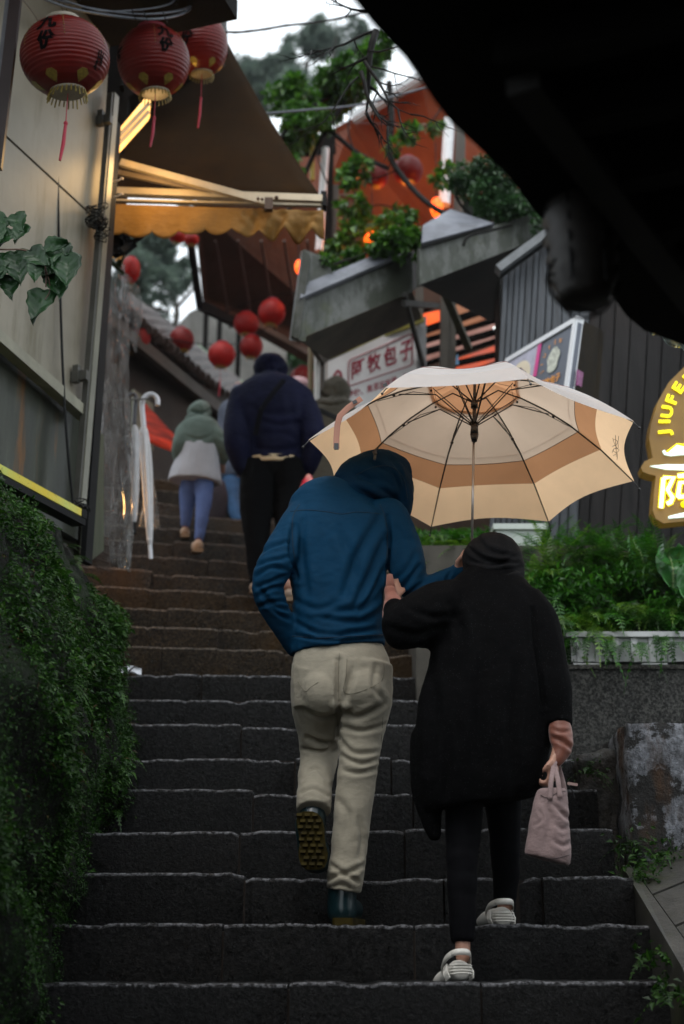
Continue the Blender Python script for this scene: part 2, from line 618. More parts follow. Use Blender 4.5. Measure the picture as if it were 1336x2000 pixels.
bank = mb.build('rock_bank', n.mat, smooth=True)
tag(bank, kind='structure')

M_moss1 = leafy('moss_leaf', (0.004, 0.028, 0.002), (0.038, 0.125, 0.008), 0.45, 0.3, 0.3)
M_moss2 = leafy('fern_leaf_small', (0.008, 0.042, 0.004), (0.055, 0.15, 0.014), 0.4, 0.35, 0.3)
def bank_cover(name, count, smin, smax, width, out, mat, seed, thr, rows):
    rr = np.random.RandomState(seed)
    pts, dirs, sz = [], [], []
    tries = 0
    while len(pts) < count and tries < count * 5:
        tries += 1
        d = rr.uniform(2.9, 7.35)
        v = rr.uniform(*rows)
        p = bank_pt(d, v)
        cl = mnoise.fractal(p * 2.6 + Vector((3, 1, 5)), 0.9, 2.0, 3)
        if cl < thr + (1.25 * max(0, (v - 0.66)) / 0.3 if 0.66 < v < 1.05 and d > 5.2 else 0) + (0.25 if v > 1.05 else 0) + (0.5 if d > 6.6 and v < 0.95 else 0): continue
        nrm = Vector((1, -0.25, 0.25)) if v < 1 else Vector((0.4, -0.3, 1))
        pts.append(p + nrm * rr.uniform(0, out))
        dirs.append((nrm.x + rr.normal() * 0.7, nrm.y + rr.normal() * 0.8, nrm.z * 0.4 + rr.normal() * 0.6 - 0.25))
        sz.append(rr.uniform(smin, smax) * (0.6 + 0.9 * max(0, cl + 0.3)))
    return tag(np_mesh(name, leaf_cloud(np.array(pts), np.array(dirs), np.array(sz), width, 0.3, rr), 4, mat), kind='stuff')
bank_cover('moss', 100000, 0.009, 0.018, 0.6, 0.03, M_moss1, 21, -0.75, (0.1, 1.45))
bank_cover('ground_cover', 15000, 0.012, 0.026, 0.55, 0.06, M_moss2, 22, -0.12, (0.1, 1.4))
# small ferny sprays hanging off the bank
def frond(root, d, length, width, n_l, droop, rr, up=Vector((0, 0, 1)), lw=0.32):
    """corner array of one feathery frond"""
    d = Vector(d).normalized()
    side = d.cross(up)
    if side.length < 0.1: side = d.cross(Vector((0, 1, 0)))
    side.normalize()
    out = []
    prev = None
    pts = []
    for k in range(n_l + 1):
        t = k / n_l
        pts.append(Vector(root) + d * (length * t) - Vector((0, 0, 1)) * (droop * length * t * t))
    for k in range(1, n_l + 1):
        t = k / n_l
        tg = (pts[k] - pts[k - 1])
        w = width * math.sin(math.pi * min(1, 0.12 + 0.88 * t)) ** 0.7 * (1.05 - t * 0.35) + 0.004
        ln = tg.length
        tgn = tg.normalized()
        nn = side.cross(tgn).normalized()
        # rachis
        r = side * 0.0018
        out += [pts[k - 1] - r, pts[k - 1] + r, pts[k] + r, pts[k] - r]
        for sgn in (-1, 1):
            b = pts[k - 1]
            tip = b + side * (w * sgn) + tgn * (w * 0.45) - nn * (w * 0.12) + nn * rr.uniform(-.1, .1) * w
            h = max(ln * lw * 1.6, 0.003)
            m1 = b + (tip - b) * 0.45 + tgn * h * 0.5
            m2 = b + (tip - b) * 0.45 - tgn * h * 0.5
            out += [b, m2, tip, m1] if sgn > 0 else [b, m1, tip, m2]
    return out
bank_cover('broad_weeds', 420, 0.016, 0.032, 0.75, 0.05, leafy('pale_weed', (0.012, 0.06, 0.008), (0.05, 0.14, 0.02), 0.4, 0.3, 0.3), 23, 0.05, (0.15, 1.3))
bank_cover('dead_leaves', 500, 0.015, 0.035, 0.5, 0.05, leafy('brown_leaf', (0.02, 0.012, 0.004), (0.07, 0.045, 0.012), 0.6, 0.1, 0.2), 24, -0.5, (0.3, 1.5))
cor = []
rr = random.Random(5)
for k in range(520):
    d = rr.uniform(3.2, 7.0); v = rr.uniform(0.2, 1.15)
    p = bank_pt(d, v)
    if mnoise.fractal(p * 2.6 + Vector((3, 1, 5)), 0.9, 2.0, 3) < -0.05: continue
    for j in range(3):
        dr = Vector((1 + rr.gauss(0, .4), rr.gauss(0, .8) - 0.2, rr.gauss(0.25, .4)))
        cor += frond(p, dr, rr.uniform(0.05, 0.13), rr.uniform(0.012, 0.028), 8, rr.uniform(0.3, 1.0), rr)
tag(np_mesh('small_ferns', np.array([tuple(c) for c in cor]), 4, M_moss2), kind='stuff')

# ---- right side: granite wall carrying the planters
YW = 6.35
zt = P(1200, 1307, YW).z
m = MB()
x0 = P(1000, 1307, YW).x
m.box(((x0 + 3.6) / 2, YW + 0.9, zt / 2 - 0.4), (3.6 - x0, 1.8, zt + 0.8 ))
wall_r = m.build('retaining_wall', M_wallstone)
tag(wall_r, 'grey granite retaining wall under the white planter on the right of the steps', 'wall')
m = MB()
m.box(((x0 + 3.6) / 2, YW + 0.9, zt + 0.01), (3.61 - x0, 1.82, 0.02))
m.build('coping', M_wallstone, wall_r)

# peeling block with flaking white paint
n = N('flaking_wall')
fl = n.ramp(n.noise(5.0, 9, 0.75, None, 3.0), [(0.47, (0, 0, 0)), (0.50, (1, 1, 1))])
fl2 = n.ramp(n.noise(45.0, 5, 0.7, (1, 1, 0.7), 1.0), [(0.38, (0.35,) * 3), (0.6, (1,) * 3)])
white = n.ramp(n.noise(25.0, 5), [(0.3, (0.14, 0.15, 0.17)), (0.7, (0.40, 0.42, 0.47))])
c = n.mix(fl, (0.012, 0.011, 0.01), n.mix(1.0, white, fl2, 'MULTIPLY'))
rust = n.ramp(n.noise(3.0, 5, 0.6, (1.6, 1.6, 0.45), 12.0), [(0.55, (0, 0, 0)), (0.65, (1, 1, 1))])
c = n.mix(rust, c, (0.07, 0.03, 0.008))
n.set(Base_Color=c, Roughness=n.mix(fl, (0.7,) * 3, (0.3,) * 3), Normal=n.bump(n.noise(5.0, 9, 0.75, None, 3.0), 1.0, 0.08))
M_flake = n.mat
def rough_solid(name, quads_front, thick, mat, parent=None, amp=0.02, seg=18, seed=0.0):
    """a block whose faces are subdivided and weathered; quads_front = 8 corners (bottom 4, top 4)"""
    c8 = [Vector(v) for v in quads_front]
    bm = bmesh.new()
    vs = [bm.verts.new(v) for v in c8]
    for f in ((3, 2, 1, 0), (4, 5, 6, 7), (0, 1, 5, 4), (1, 2, 6, 5), (2, 3, 7, 6), (3, 0, 4, 7)):
        bm.faces.new([vs[i] for i in f])
    bmesh.ops.subdivide_edges(bm, edges=bm.edges, cuts=seg, use_grid_fill=True)
    bm.normal_update()
    for v in bm.verts:
        k = mnoise.fractal(v.co * 3.0 + Vector((seed, 0, 0)), 0.7, 2.2, 5)
        v.co += v.normal * amp * k
    me = bpy.data.meshes.new(name)
    bm.to_mesh(me); bm.free()
    return link(name, me, mat, parent, True)
a = P(1222, 1412, 5.45); b_ = P(1560, 1412, 5.45)
zb = 0.30
c8 = [(a.x, 5.45, zb), (b_.x, 5.45, zb), (b_.x, 6.34, zb), (a.x + 0.02, 6.34, zb),
      (a.x, 5.45, a.z), (b_.x, 5.45, a.z), (b_.x, 6.34, a.z - 0.02), (a.x + 0.02, 6.34, a.z - 0.02)]
pw = rough_solid('flaking_wall', c8, 0, M_flake, None, 0.022, 30, 4.0)
tag(pw, 'low wall with flaking black and white paint and rusty streaks at the right edge', 'wall')
# dark rock at its foot beside the steps
n = N('dark_wet_stone')
c = n.ramp(n.noise(8, 8, 0.7), [(0.35, (0.006, 0.006, 0.005)), (0.7, (0.03, 0.022, 0.014))])
n.set(Base_Color=c, Roughness=0.35, Normal=n.bump(n.noise(30, 6, 0.7), 0.8, 0.02))
M_dark = n.mat
a = P(1112, 1480, 5.75)
c8 = [(a.x - 0.02, 5.72, 0.3), (1.2, 5.72, 0.3), (1.2, 6.34, 0.3), (a.x + 0.03, 6.34, 0.3),
      (a.x + 0.04, 5.75, a.z), (1.2, 5.75, a.z + 0.04), (1.2, 6.34, a.z + 0.06), (a.x + 0.06, 6.34, a.z + 0.03)]
tag(rough_solid('edge_rock', c8, 0, M_dark, None, 0.05, 16, 9.0), 'dark wet rock wedged between the steps and the flaking wall', 'rock')

# cement bank at the lower right, with a raised kerb and slab joints
n = N('old_cement')
c = n.ramp(n.noise(7, 8, 0.72), [(0.3, (0.010, 0.010, 0.008)), (0.7, (0.062, 0.058, 0.05))])
c = n.mix(n.ramp(n.noise(4.0, 5, 0.7, None, 6.0), [(0.5, (0, 0, 0)), (0.62, (1, 1, 1))]), c, (0.03, 0.032, 0.012))
n.set(Base_Color=c, Roughness=0.55, Normal=n.bump(n.noise(60, 7, 0.7), 0.6, 0.01))
M_cem = n.mat
p1, p2, p3 = P(1215, 1690, 5.38), P(1330, 1885, 4.35), P(1420, 2080, 3.7)
def lower(p, z): return Vector((p.x, p.y, z))
q1, q2, q3 = P(1232, 1690, 5.42), P(1362, 1870, 4.38), P(1470, 2060, 3.7)
kerb = MB()
# kerb: strip p(outer, steps side) to q (inner), sloped
zk = -0.6
for (A, B, Cq, Dq) in ((p1, q1, q2, p2), (p2, q2, q3, p3)):
    kerb.add([A, B, Cq, Dq, lower(A, zk), lower(B, zk), lower(Cq, zk), lower(Dq, zk)],
             [(3, 2, 1, 0), (0, 1, 5, 4), (1, 2, 6, 5), (2, 3, 7, 6), (3, 0, 4, 7)])
bankr = kerb.build('cement_kerb', M_cem)
tag(bankr, 'weathered cement kerb running down beside the lowest steps on the right', 'kerb')
rows = 5
for r_ in range(rows):
    t0, t1 = r_ / rows, (r_ + 1) / rows - 0.012
    def pl(t):
        return (q1.lerp(q2, t * 1.7) if t * 1.7 < 1 else q2.lerp(q3, (t * 1.7 - 1) / 0.7)) + Vector((0.012, 0, -0.012))
    A, B = pl(t0), pl(t1)
    off = Vector((0.42, 0.05, 0.16))
    for k in range(3):
        a0, a1 = A + off * k * 1.02, A + off * (k * 1.02 + 1)
        b0, b1 = B + off * k * 1.02, B + off * (k * 1.02 + 1)
        s = MB().slab([b0, b1, a1, a0], 0.3)
        s.build('slab', M_cem, bankr)
# ================================================================== LEFT BUILDING
AZL = R(18)
PL0 = P(160, 1012, 6.45)                      # foot of the steel channel
def L(px, py, out=0.0):
    """point on the left wall; out = metres towards the steps"""
    return PV(px, py, PL0 + Vector((math.cos(AZL), -math.sin(AZL), 0)) * out, AZL)
n = N('cream_panel')
c = n.ramp(n.noise(2.2, 6, 0.6), [(0.3, (0.19, 0.172, 0.13)), (0.7, (0.28, 0.255, 0.195))])
st = n.ramp(n.noise(3.0, 7, 0.7, (2.5, 2.5, 0.35), 2.0), [(0.5, (1, 1, 1)), (0.72, (0.5, 0.48, 0.36))])
c = n.mix(1.0, c, st, 'MULTIPLY')
n.set(Base_Color=c, Roughness=0.45, Normal=n.bump(n.noise(40, 3, 0.5, (1, 1, 0.2)), 0.08, 0.01))
M_cream = n.mat
n = N('stained_steel')
c = n.ramp(n.noise(2.0, 7, 0.65, (3.2, 3.2, 0.45), 1.0), [(0.3, (0.018, 0.02, 0.014)), (0.55, (0.05, 0.055, 0.04)), (0.75, (0.16, 0.19, 0.16))])
ru = n.ramp(n.noise(1.6, 6, 0.65, (3.5, 3.5, 0.5), 7.7), [(0.56, (0, 0, 0)), (0.66, (1, 1, 1))])
c = n.mix(ru, c, (0.14, 0.06, 0.012))
n.set(Base_Color=c, Roughness=0.4, Normal=n.bump(n.noise(12, 4), 0.1, 0.02))
M_stain = n.mat
M_trim = plain('cream_trim', (0.25, 0.24, 0.18), 0.5, 0.2, 8, 0.1, 60)
M_blackm = plain('black_metal', (0.005, 0.005, 0.005), 0.6, 0.4, 12, spec=0.2)
M_darkwood = plain('black_wood', (0.006, 0.005, 0.0045), 0.85, 0.5, 5, 0.5, 60, stretch=(1, 1, 0.2), spec=0.12)
M_steel = plain('galvanised_steel', (0.06, 0.057, 0.047), 0.4, 0.3, 7, 0.1, 30)
M_rubber = plain('black_rubber', (0.006, 0.006, 0.006), 0.6, 0.2, spec=0.2)

hut = thing('metal_clad_building', 'cream metal clad building with stained steel skirt on the left above the rock bank', 'building', L(160, 1012))
def wallslab(name, pts, thick, mat, out=0.0, parent=hut):
    q = [L(x, y, out) for x, y in pts]
    s = MB().slab(q, thick)
    return s.build(name, mat, parent)
# orientation: front faces the steps (towards +x): list corners so that the slab goes back
def seam_panel(pts, name='panel', mat=None, out=0.0):
    return wallslab(name, pts, 0.05, mat or M_cream, out)
# panels between the diagonal joints (bottom, middle, top), split again by upright seams beyond the frame
seam_panel([(-300, 400), (195, 823), (193, 436), (-300, -18)])
seam_panel([(-300, -25), (193, 431), (222, -40), (-300, -500)])
# steel skirt
wallslab('skirt', [(-300, 780), (152, 1055), (163, 822), (-300, 412)], 0.04, M_stain, -0.05)
wallslab('lower_wall', [(-300, 1160), (150, 1230), (150, 1050), (-300, 780)], 0.04, plain('grimy_board', (0.06, 0.06, 0.045), 0.7, 0.4, 4, 0.3, 30), -0.10)
# projecting cream drip rail above the skirt
m = MB(); m.beam(L(-300, 402, 0.02), L(166, 812, 0.02), 0.06, 0.055); m.build('drip_rail', M_trim, hut)
# backing volume so that the hut is a body
m = MB()
q = [L(-300, 1150, -0.16), L(150, 1200, -0.16), L(222, -300, -0.16), L(-300, -1500, -0.16)]
m.slab(q, 1.8); m.build('wall_core', M_blackm, hut)
# upright steel channel with clamps
def chan(x0, y0, x1, y1, w, dpt, out, mat, name, parent=hut):
    a, b = L(x0, y0, out), L(x1, y1, out)
    al = Vector((math.sin(AZL), math.cos(AZL), 0))
    m = MB(); m.beam(a, b, w, dpt, al); return m.build(name, mat, parent)
chan(150, 1008, 218, 185, 0.03, 0.045, 0.05, M_steel, 'steel_channel')
chan(160, 1010, 227, 185, 0.010, 0.05, 0.065, plain('channel_edge', (0.16, 0.155, 0.115), 0.3, 0.2), 'channel_edge')
chan(168, 1100, 226, 240, 0.03, 0.07, 0.0, M_blackm, 'corner_post')
for (x, y) in ((155, 735), (190, 430), (203, 235)):
    m = MB(); m.box(L(x, y, 0.04), (0.09, 0.03, 0.05), Matrix.Rotation(-AZL, 3, 'Z')); m.box(L(x - 6, y - 4, 0.03), (0.03, 0.03, 0.09), Matrix.Rotation(-AZL, 3, 'Z'))
    m.build('clamp', M_steel, hut)
for (x, y, r) in ((186, 425, 0.05), (196, 455, 0.035)):      # wire binding round the channel
    m = MB()
    for k in range(9):
        c = L(x + rnd.uniform(-3, 8), y + rnd.uniform(-30, 30), 0.08)
        pts = [c + Vector((math.cos(a) * r * 0.9, math.sin(a) * r * .9, rnd.uniform(-.01, .01) + 0.3 * r * math.sin(a + k))) for a in np.linspace(0, 6.28, 12)]
        m.tube(pts, 0.003, 4)
    m.build('wire_binding', M_rubber, hut)
# small board behind the channel, green with algae
M_algae = plain('algae_board', (0.075, 0.085, 0.05), 0.6, 0.35, 5, 0.2, 40, stretch=(1.5, 1.5, 0.4))
a, b, c_, d_ = L(172, 1100, -0.02), P(203, 1075, 6.95), P(203, 850, 6.95), L(178, 828, -0.02)
m = MB().slab([a, b, c_, d_], 0.04)
tag(m.build('end_board', M_algae, hut), 'algae green end board')
# steel beam under the skirt, reflected yellow sign light put into its colour
n = N('yellow_reflection')
c = n.ramp(n.noise(4.0, 4, 0.6, None, 3.0), [(0.3, (0.55, 0.62, 0.14)), (0.7, (0.75, 0.55, 0.03))])
c = n.mix(n.ramp(n.noise(30, 5, 0.8), [(0.6, (0, 0, 0)), (0.68, (1, 1, 1))]), c, (0.05, 0.05, 0.02))
n.set(Base_Color=c, Roughness=0.3)
M_yel = n.mat
bm_ = thing('yellow_lit_beam', 'steel beam with yellow reflection painted in, under the skirt, ending in a wire knot', 'beam', L(160, 1014, 0.1))
m = MB(); m.beam(L(-260, 780, 0.14), L(152, 1003, 0.14), 0.05, 0.035); m.build('beam_top', M_yel, bm_)
m = MB(); m.beam(L(-260, 803, 0.13), L(154, 1022, 0.13), 0.07, 0.03); m.build('beam_web', M_blackm, bm_)
m = MB(); m.beam(L(150, 1002, 0.14), L(160, 1007, 0.14), 0.055, 0.04); m.build('end_cap', M_blackm, bm_)
m = MB()
for k in range(16):
    c = L(158 + rnd.uniform(-7, 7), 1000 + rnd.uniform(-22, 14), 0.12)
    pts = [c + Vector((math.cos(a + k) * 0.026, math.sin(a * 1.3) * .026, 0.02 * math.sin(a + k))) for a in np.linspace(0, 5.5, 9)]
    m.tube(pts, 0.0035, 4)
m.build('wire_knot', M_rubber, bm_)
# black cable hanging from the top to the knot
m = MB(); m.tube(PS([(112, -20, 6.0), (111, 200, 6.0), (114, 420, 6.05), (121, 680, 6.1), (130, 850, 6.15), (143, 990, 6.25)], 6), 0.0065, 6)
tag(m.build('hanging_cable', M_rubber), 'thin black cable hanging down the cream wall from the overhead wires', 'cable')

# dark pillar and fascia above the awning root
pil = thing('dark_gable', 'black timber gable end and pillar rising behind the three large lanterns', 'building', P(300, 200, 7.3))
m = MB().slab([P(215, 455, 7.1), P(240, 330, 7.1), P(250, 190, 7.1), P(440, 60, 7.1), P(427, -200, 7.1), P(60, -200, 7.1), P(190, 200, 7.1)], 0.25)
m.build('gable_wall', M_darkwood, pil)
for k in range(7):
    x = 205 + k * 33
    m = MB(); m.beam(P(x + 9, -150, 7.07), P(x, 185 - k * 12, 7.07), 0.06, 0.02); m.build('plank', M_darkwood, pil)
m = MB(); m.beam(P(438, -150, 7.0), P(420, 120, 7.0), 0.1, 0.1); m.build('corner_trim', plain('dark_trim', (0.03, 0.03, 0.03), 0.6, 0.4, 20), pil)
# roof overhang of the hut
zt2 = L(100, -60).z
al_ = Vector((math.sin(AZL), math.cos(AZL), 0)); nr_ = Vector((math.cos(AZL), -math.sin(AZL), 0))
e0 = Vector((L(222, 0).x, L(222, 0).y, zt2))
MB().slab([e0 - al_ * 9, e0, e0 + nr_ * 0.75, e0 + nr_ * 0.75 - al_ * 9], 0.12).build('roof_overhang', M_darkwood, hut)
# left edge frame
jb = thing('door_post', 'dark red brown post at the left edge of the picture beside the cream wall', 'post', P(15, 300, 5.2))
m = MB(); m.beam(P(-8, 330, 5.2), P(38, -60, 5.2), 0.03, 0.05); m.build('post', plain('dark_red_wood', (0.02, 0.009, 0.008), 0.4, 0.3), jb)
m = MB(); m.beam(P(-16, 330, 5.2), P(28, -60, 5.2), 0.006, 0.05); m.build('edge_strip', plain('edge_grey', (0.12, 0.12, 0.13), 0.4, 0.3), jb)

# ================================================================== FRONT AWNING
aw = thing('canvas_awning', 'brown canvas folding arm awning with warm lit scalloped valance over the stall', 'awning', P(430, 390, 6.6))
n = N('awning_canvas')
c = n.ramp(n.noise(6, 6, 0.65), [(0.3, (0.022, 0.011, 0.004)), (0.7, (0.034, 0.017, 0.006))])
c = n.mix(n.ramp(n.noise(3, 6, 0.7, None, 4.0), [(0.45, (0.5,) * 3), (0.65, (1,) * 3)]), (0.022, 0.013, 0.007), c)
n.b.inputs['Specular IOR Level'].default_value = 0.05
n.set(Base_Color=c, Roughness=0.9, Normal=n.bump(n.noise(500, 2), 0.2, 0.002))
tr = n.new('ShaderNodeBsdfTranslucent'); n.t.links.new(c, tr.inputs[0])
mx = n.new('ShaderNodeMixShader'); mx.inputs[0].default_value = 0.12
n.t.links.new(n.b.outputs[0], mx.inputs[1]); n.t.links.new(tr.outputs[0], mx.inputs[2]); n.t.links.new(mx.outputs[0], n.out.inputs[0])
M_canvas = n.mat
DA = 6.9
A0, B0 = P(200, 376, DA), P(632, 392, DA - 0.1)
C0, E0 = P(436, 66, 7.75), P(150, 66, 7.75)
m = MB()
gx, gy = 16, 14
vs = []
for j in range(gy + 1):
    for i in range(gx + 1):
        u, v = i / gx, j / gy
        p = A0.lerp(B0, u).lerp(E0.lerp(C0, u), v)
        p = p - Vector((0, 0, 0.05 * math.sin(math.pi * v) + 0.006 * mnoise.noise(p * 6)))
        vs.append(p)
m.add(vs, [(j * (gx + 1) + i, j * (gx + 1) + i + 1, (j + 1) * (gx + 1) + i + 1, (j + 1) * (gx + 1) + i) for j in range(gy) for i in range(gx)])
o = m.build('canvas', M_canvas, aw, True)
md = o.modifiers.new('t', 'SOLIDIFY'); md.thickness = 0.004
n = N('valance_canvas')
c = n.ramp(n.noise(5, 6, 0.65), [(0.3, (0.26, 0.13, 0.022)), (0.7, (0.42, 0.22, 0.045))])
n.set(Base_Color=c, Roughness=0.7, Normal=n.bump(n.noise(14, 5, 0.6, (1, 1, 2.0)), 0.35, 0.03))
tr = n.new('ShaderNodeBsdfTranslucent'); n.t.links.new(c, tr.inputs[0])
mx = n.new('ShaderNodeMixShader'); mx.inputs[0].default_value = 0.35
n.t.links.new(n.b.outputs[0], mx.inputs[1]); n.t.links.new(tr.outputs[0], mx.inputs[2]); n.t.links.new(mx.outputs[0], n.out.inputs[0])
M_val = n.mat
m = MB()
gx, gy = 120, 10
vs = []
for j in range(gy + 1):
    for i in range(gx + 1):
        u, v = i / gx, j / gy
        px = 200 + 432 * u
        top = 398 + 14 * u
        ph = (px - 245) / 52.0
        sc = abs(math.sin(math.pi * ph)) ** 0.5
        bot = 448 + 14 * sc - (6 if u < 0.1 else 0) + 4 * math.sin(u * 9)
        if u > 0.72: bot -= 14 * (u - 0.72) * math.sin(u * 40)
        p = P(px, top + (bot - top) * v, DA - 0.06 - 0.1 * u)
        fold = 0.012 * math.sin(u * 31 + v * 2) * v
        if u > 0.62:
            fold += 0.05 * v * math.sin((u - 0.62) * 55 + v * 3.0) * min(1, (u - 0.62) * 6) + 0.02 * mnoise.noise(Vector((u * 30, v * 4, 0)))
        vs.append(p + Vector((0, -fold, 0)))
m.add(vs, [(j * (gx + 1) + i, j * (gx + 1) + i + 1, (j + 1) * (gx + 1) + i + 1, (j + 1) * (gx + 1) + i) for j in range(gy) for i in range(gx)])
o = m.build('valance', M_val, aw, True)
md = o.modifiers.new('t', 'SOLIDIFY'); md.thickness = 0.003
M_alu = plain('cream_aluminium', (0.5, 0.42, 0.3), 0.35, 0.15, 9, metal=0.2)
m = MB(); m.beam(P(200, 374, DA - 0.03), P(630, 390, DA - 0.13), 0.045, 0.04); m.build('front_bar', M_alu, aw)
m = MB(); m.beam(P(200, 392, DA - 0.02), P(630, 402, DA - 0.12), 0.03, 0.012); m.build('bar_lip', M_alu, aw)
m = MB(); m.beam(P(236, 318, DA - 0.12), P(528, 398, DA - 0.16), 0.03, 0.04); m.build('folding_arm', M_alu, aw)
m = MB(); m.beam(P(225, 336, DA - 0.08), P(520, 396, DA - 0.1), 0.02, 0.03); m.build('lower_arm', plain('weathered_arm', (0.2, 0.15, 0.1), 0.5, 0.3), aw)
m = MB(); m.box(P(525, 400, DA - 0.2), (0.045, 0.04, 0.07)); m.ball(P(504, 388, DA - 0.19), 0.009); m.ball(P(512, 389, DA - 0.19), 0.009); m.ball(P(540, 386, DA - 0.19), 0.012); m.build('arm_joint', plain('rusty_joint', (0.08, 0.04, 0.02), 0.6, 0.3, 30), aw)
m = MB(); m.box(P(632, 393, DA - 0.1), (0.03, 0.07, 0.09)); m.build('end_cap', M_blackm, aw)
# lit tube in its casing under the awning
lamp = thing('strip_light', 'warm lit fluorescent strip casing beneath the left lanterns', 'lamp', P(258, 240, 7.0))
m = MB().slab([P(229, 303, 6.62), P(233, 255, 6.68), P(291, 186, 6.85), P(289, 236, 6.8)], 0.03)
m.build('lamp_panel', glow('warm_tube', (1.0, 0.62, 0.2), 1.9, (1.0, 0.5, 0.12), 8), lamp)
for k, (a, b) in enumerate((((229, 284), (290, 218)), ((231, 268), (291, 202)))):
    m = MB(); m.beam(P(a[0], a[1], 6.58), P(b[0], b[1], 6.76), 0.012, 0.02); m.build('casing_rib', plain('casing', (0.6, 0.45, 0.25), 0.5, 0.1), lamp)
def lamp_light(name, loc, power, c, size=0.1, parent=None):
    ld = bpy.data.lights.new(name, 'POINT'); ld.energy = power; ld.color = c; ld.shadow_soft_size = size
    o = bpy.data.objects.new(name, ld); col.objects.link(o); o.location = loc
    if parent is not None:
        o.parent = parent; o.matrix_parent_inverse = parent_world(parent).inverted()
    return o
lamp_light('tube_light', P(300, 330, 6.55), 7.0, (1.0, 0.6, 0.22), 0.12, lamp)
# hooks
for k, y in enumerate((350, 380)):
    m = MB(); m.tube(PS([(222, y + 4, 6.5), (232, y + 2, 6.5), (238, y - 3, 6.5), (240, y + 1, 6.5)], 4), 0.004, 5)
    tag(m.build('metal_hook', plain('bright_hook', (0.8, 0.6, 0.4), 0.3, 0.1)), ('upper' if k == 0 else 'lower') + ' small bright metal hook by the dark corner post under the awning', 'hook')

# ================================================================== SECOND AWNING (far tarp)
ta = thing('tarpaulin_canopy', 'large brown tarpaulin canopy with dark steel edge hanging beyond the awning', 'canopy', P(500, 560, 11))
n = N('tarp_brown')
c = n.ramp(n.noise(3, 6, 0.65), [(0.3, (0.06, 0.036, 0.026)), (0.7, (0.09, 0.055, 0.04))])
n.set(Base_Color=c, Roughness=0.6, Normal=n.bump(n.noise(4, 5), 0.3, 0.1))
tr = n.new('ShaderNodeBsdfTranslucent'); n.t.links.new(c, tr.inputs[0])
mx = n.new('ShaderNodeMixShader'); mx.inputs[0].default_value = 0.3
n.t.links.new(n.b.outputs[0], mx.inputs[1]); n.t.links.new(tr.outputs[0], mx.inputs[2]); n.t.links.new(mx.outputs[0], n.out.inputs[0])
M_tarp = n.mat
m = MB().slab([P(380, 400, 9.6), P(398, 588, 10.6), P(610, 712, 11.0), P(720, 700, 11.4), P(700, 380, 10.4)], 0.02)
m.build('tarp', M_tarp, ta, False)
m = MB(); m.beam(P(362, 400, 9.5), P(390, 596, 10.5), 0.05, 0.08); m.beam(P(390, 596, 10.5), P(480, 640, 10.7), 0.05, 0.08); m.build('edge_frame', M_blackm, ta)
m = MB(); m.beam(P(480, 628, 10.55), P(608, 700, 10.9), 0.12, 0.05); m.build('edge_board', plain('brown_board', (0.12, 0.07, 0.045), 0.6, 0.25), ta)
for k in range(5):
    m = MB(); x = 420 + k * 45
    m.beam(P(x, 470, 9.9), P(x + 30, 640 + k * 10, 10.75), 0.02, 0.02); m.build('batten', plain('batten_brown', (0.07, 0.045, 0.035), 0.6, 0.2), ta)

# ================================================================== TILED HOUSE on the left at the top
th = thing('tiled_house', 'low dark house with a corrugated tile eave at the top of the steps', 'house', P(330, 950, 9.9))
M_dwall = plain('dark_plaster', (0.03, 0.022, 0.016), 0.8, 0.4, 2.0, 0.3, 20)
m = MB().slab([P(170, 1120, 9.6), P(330, 1010, 10.4), P(470, 1010, 11.2), P(470, 770, 11.2), P(330, 735, 10.4), P(170, 560, 9.6)], 0.6)
m.build('wall', M_dwall, th)
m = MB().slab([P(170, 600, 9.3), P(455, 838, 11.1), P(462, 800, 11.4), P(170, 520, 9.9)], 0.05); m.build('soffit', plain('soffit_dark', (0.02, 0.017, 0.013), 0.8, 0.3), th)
m = MB(); m.beam(P(170, 588, 9.25), P(456, 822, 11.05), 0.05, 0.10); m.build('eave_board', plain('eave', (0.06, 0.05, 0.04), 0.7, 0.3), th)
M_tile = plain('roof_tile', (0.055, 0.04, 0.035), 0.6, 0.5, 14, 0.3, 40)
a, b = P(240, 610, 9.5), P(458, 795, 11.2)
tdir = (P(300, 590, 10.4) - P(290, 660, 9.9))
proto = None
NT = 22
for k in range(NT):
    p = a.lerp(b, k / (NT - 1))
    if proto is None:
        m = MB()
        for (off, up) in ((0, 0), (0, 0.0)):
            pass
        pts = [Vector((0, 0, 0)), Vector((0.02, 0.45, 0.22)), Vector((0.05, 1.1, 0.5))]
        m.tube([q + Vector((0, 0, 0)) for q in pts], [0.045, 0.045, 0.045], 8)
        me = m.mesh(); me.materials.append(M_tile); me.name = 'tile'
        proto = me
    o = link_local('tile', proto, th)
    o.location = p - th.location + Vector((0, 0, 0.03 + (0.015 if k % 2 else 0)))
m = MB().slab([P(240, 618, 9.6), P(458, 800, 11.3), P(470, 740, 12.4), P(240, 560, 10.7)], 0.04); m.build('roof', M_tile, th)
# red lit banner on that house
n = N('red_banner')
c = n.ramp(n.noise(9, 4, 0.6, (0.3, 0.3, 3.0)), [(0.35, (0.10, 0.006, 0.003)), (0.7, (0.5, 0.035, 0.01))])
n.set(Base_Color=c, Roughness=0.4, Emission_Color=c, Emission_Strength=0.55)
m = MB().slab([P(284, 858, 9.5), P(346, 882, 9.8), P(352, 862, 9.8), P(284, 788, 9.5)], 0.03)
tag(m.build('lit_banner', n.mat), 'red backlit banner under the tiled eave behind the hanging umbrellas', 'banner')
m = MB().slab([P(262, 878, 9.45), P(300, 880, 9.6), P(300, 790, 9.6), P(262, 760, 9.45)], 0.03)
tag(m.build('window_shade', plain('pale_olive', (0.12, 0.12, 0.08), 0.6, 0.3)), 'faded olive shade panel beside the red banner', 'panel')
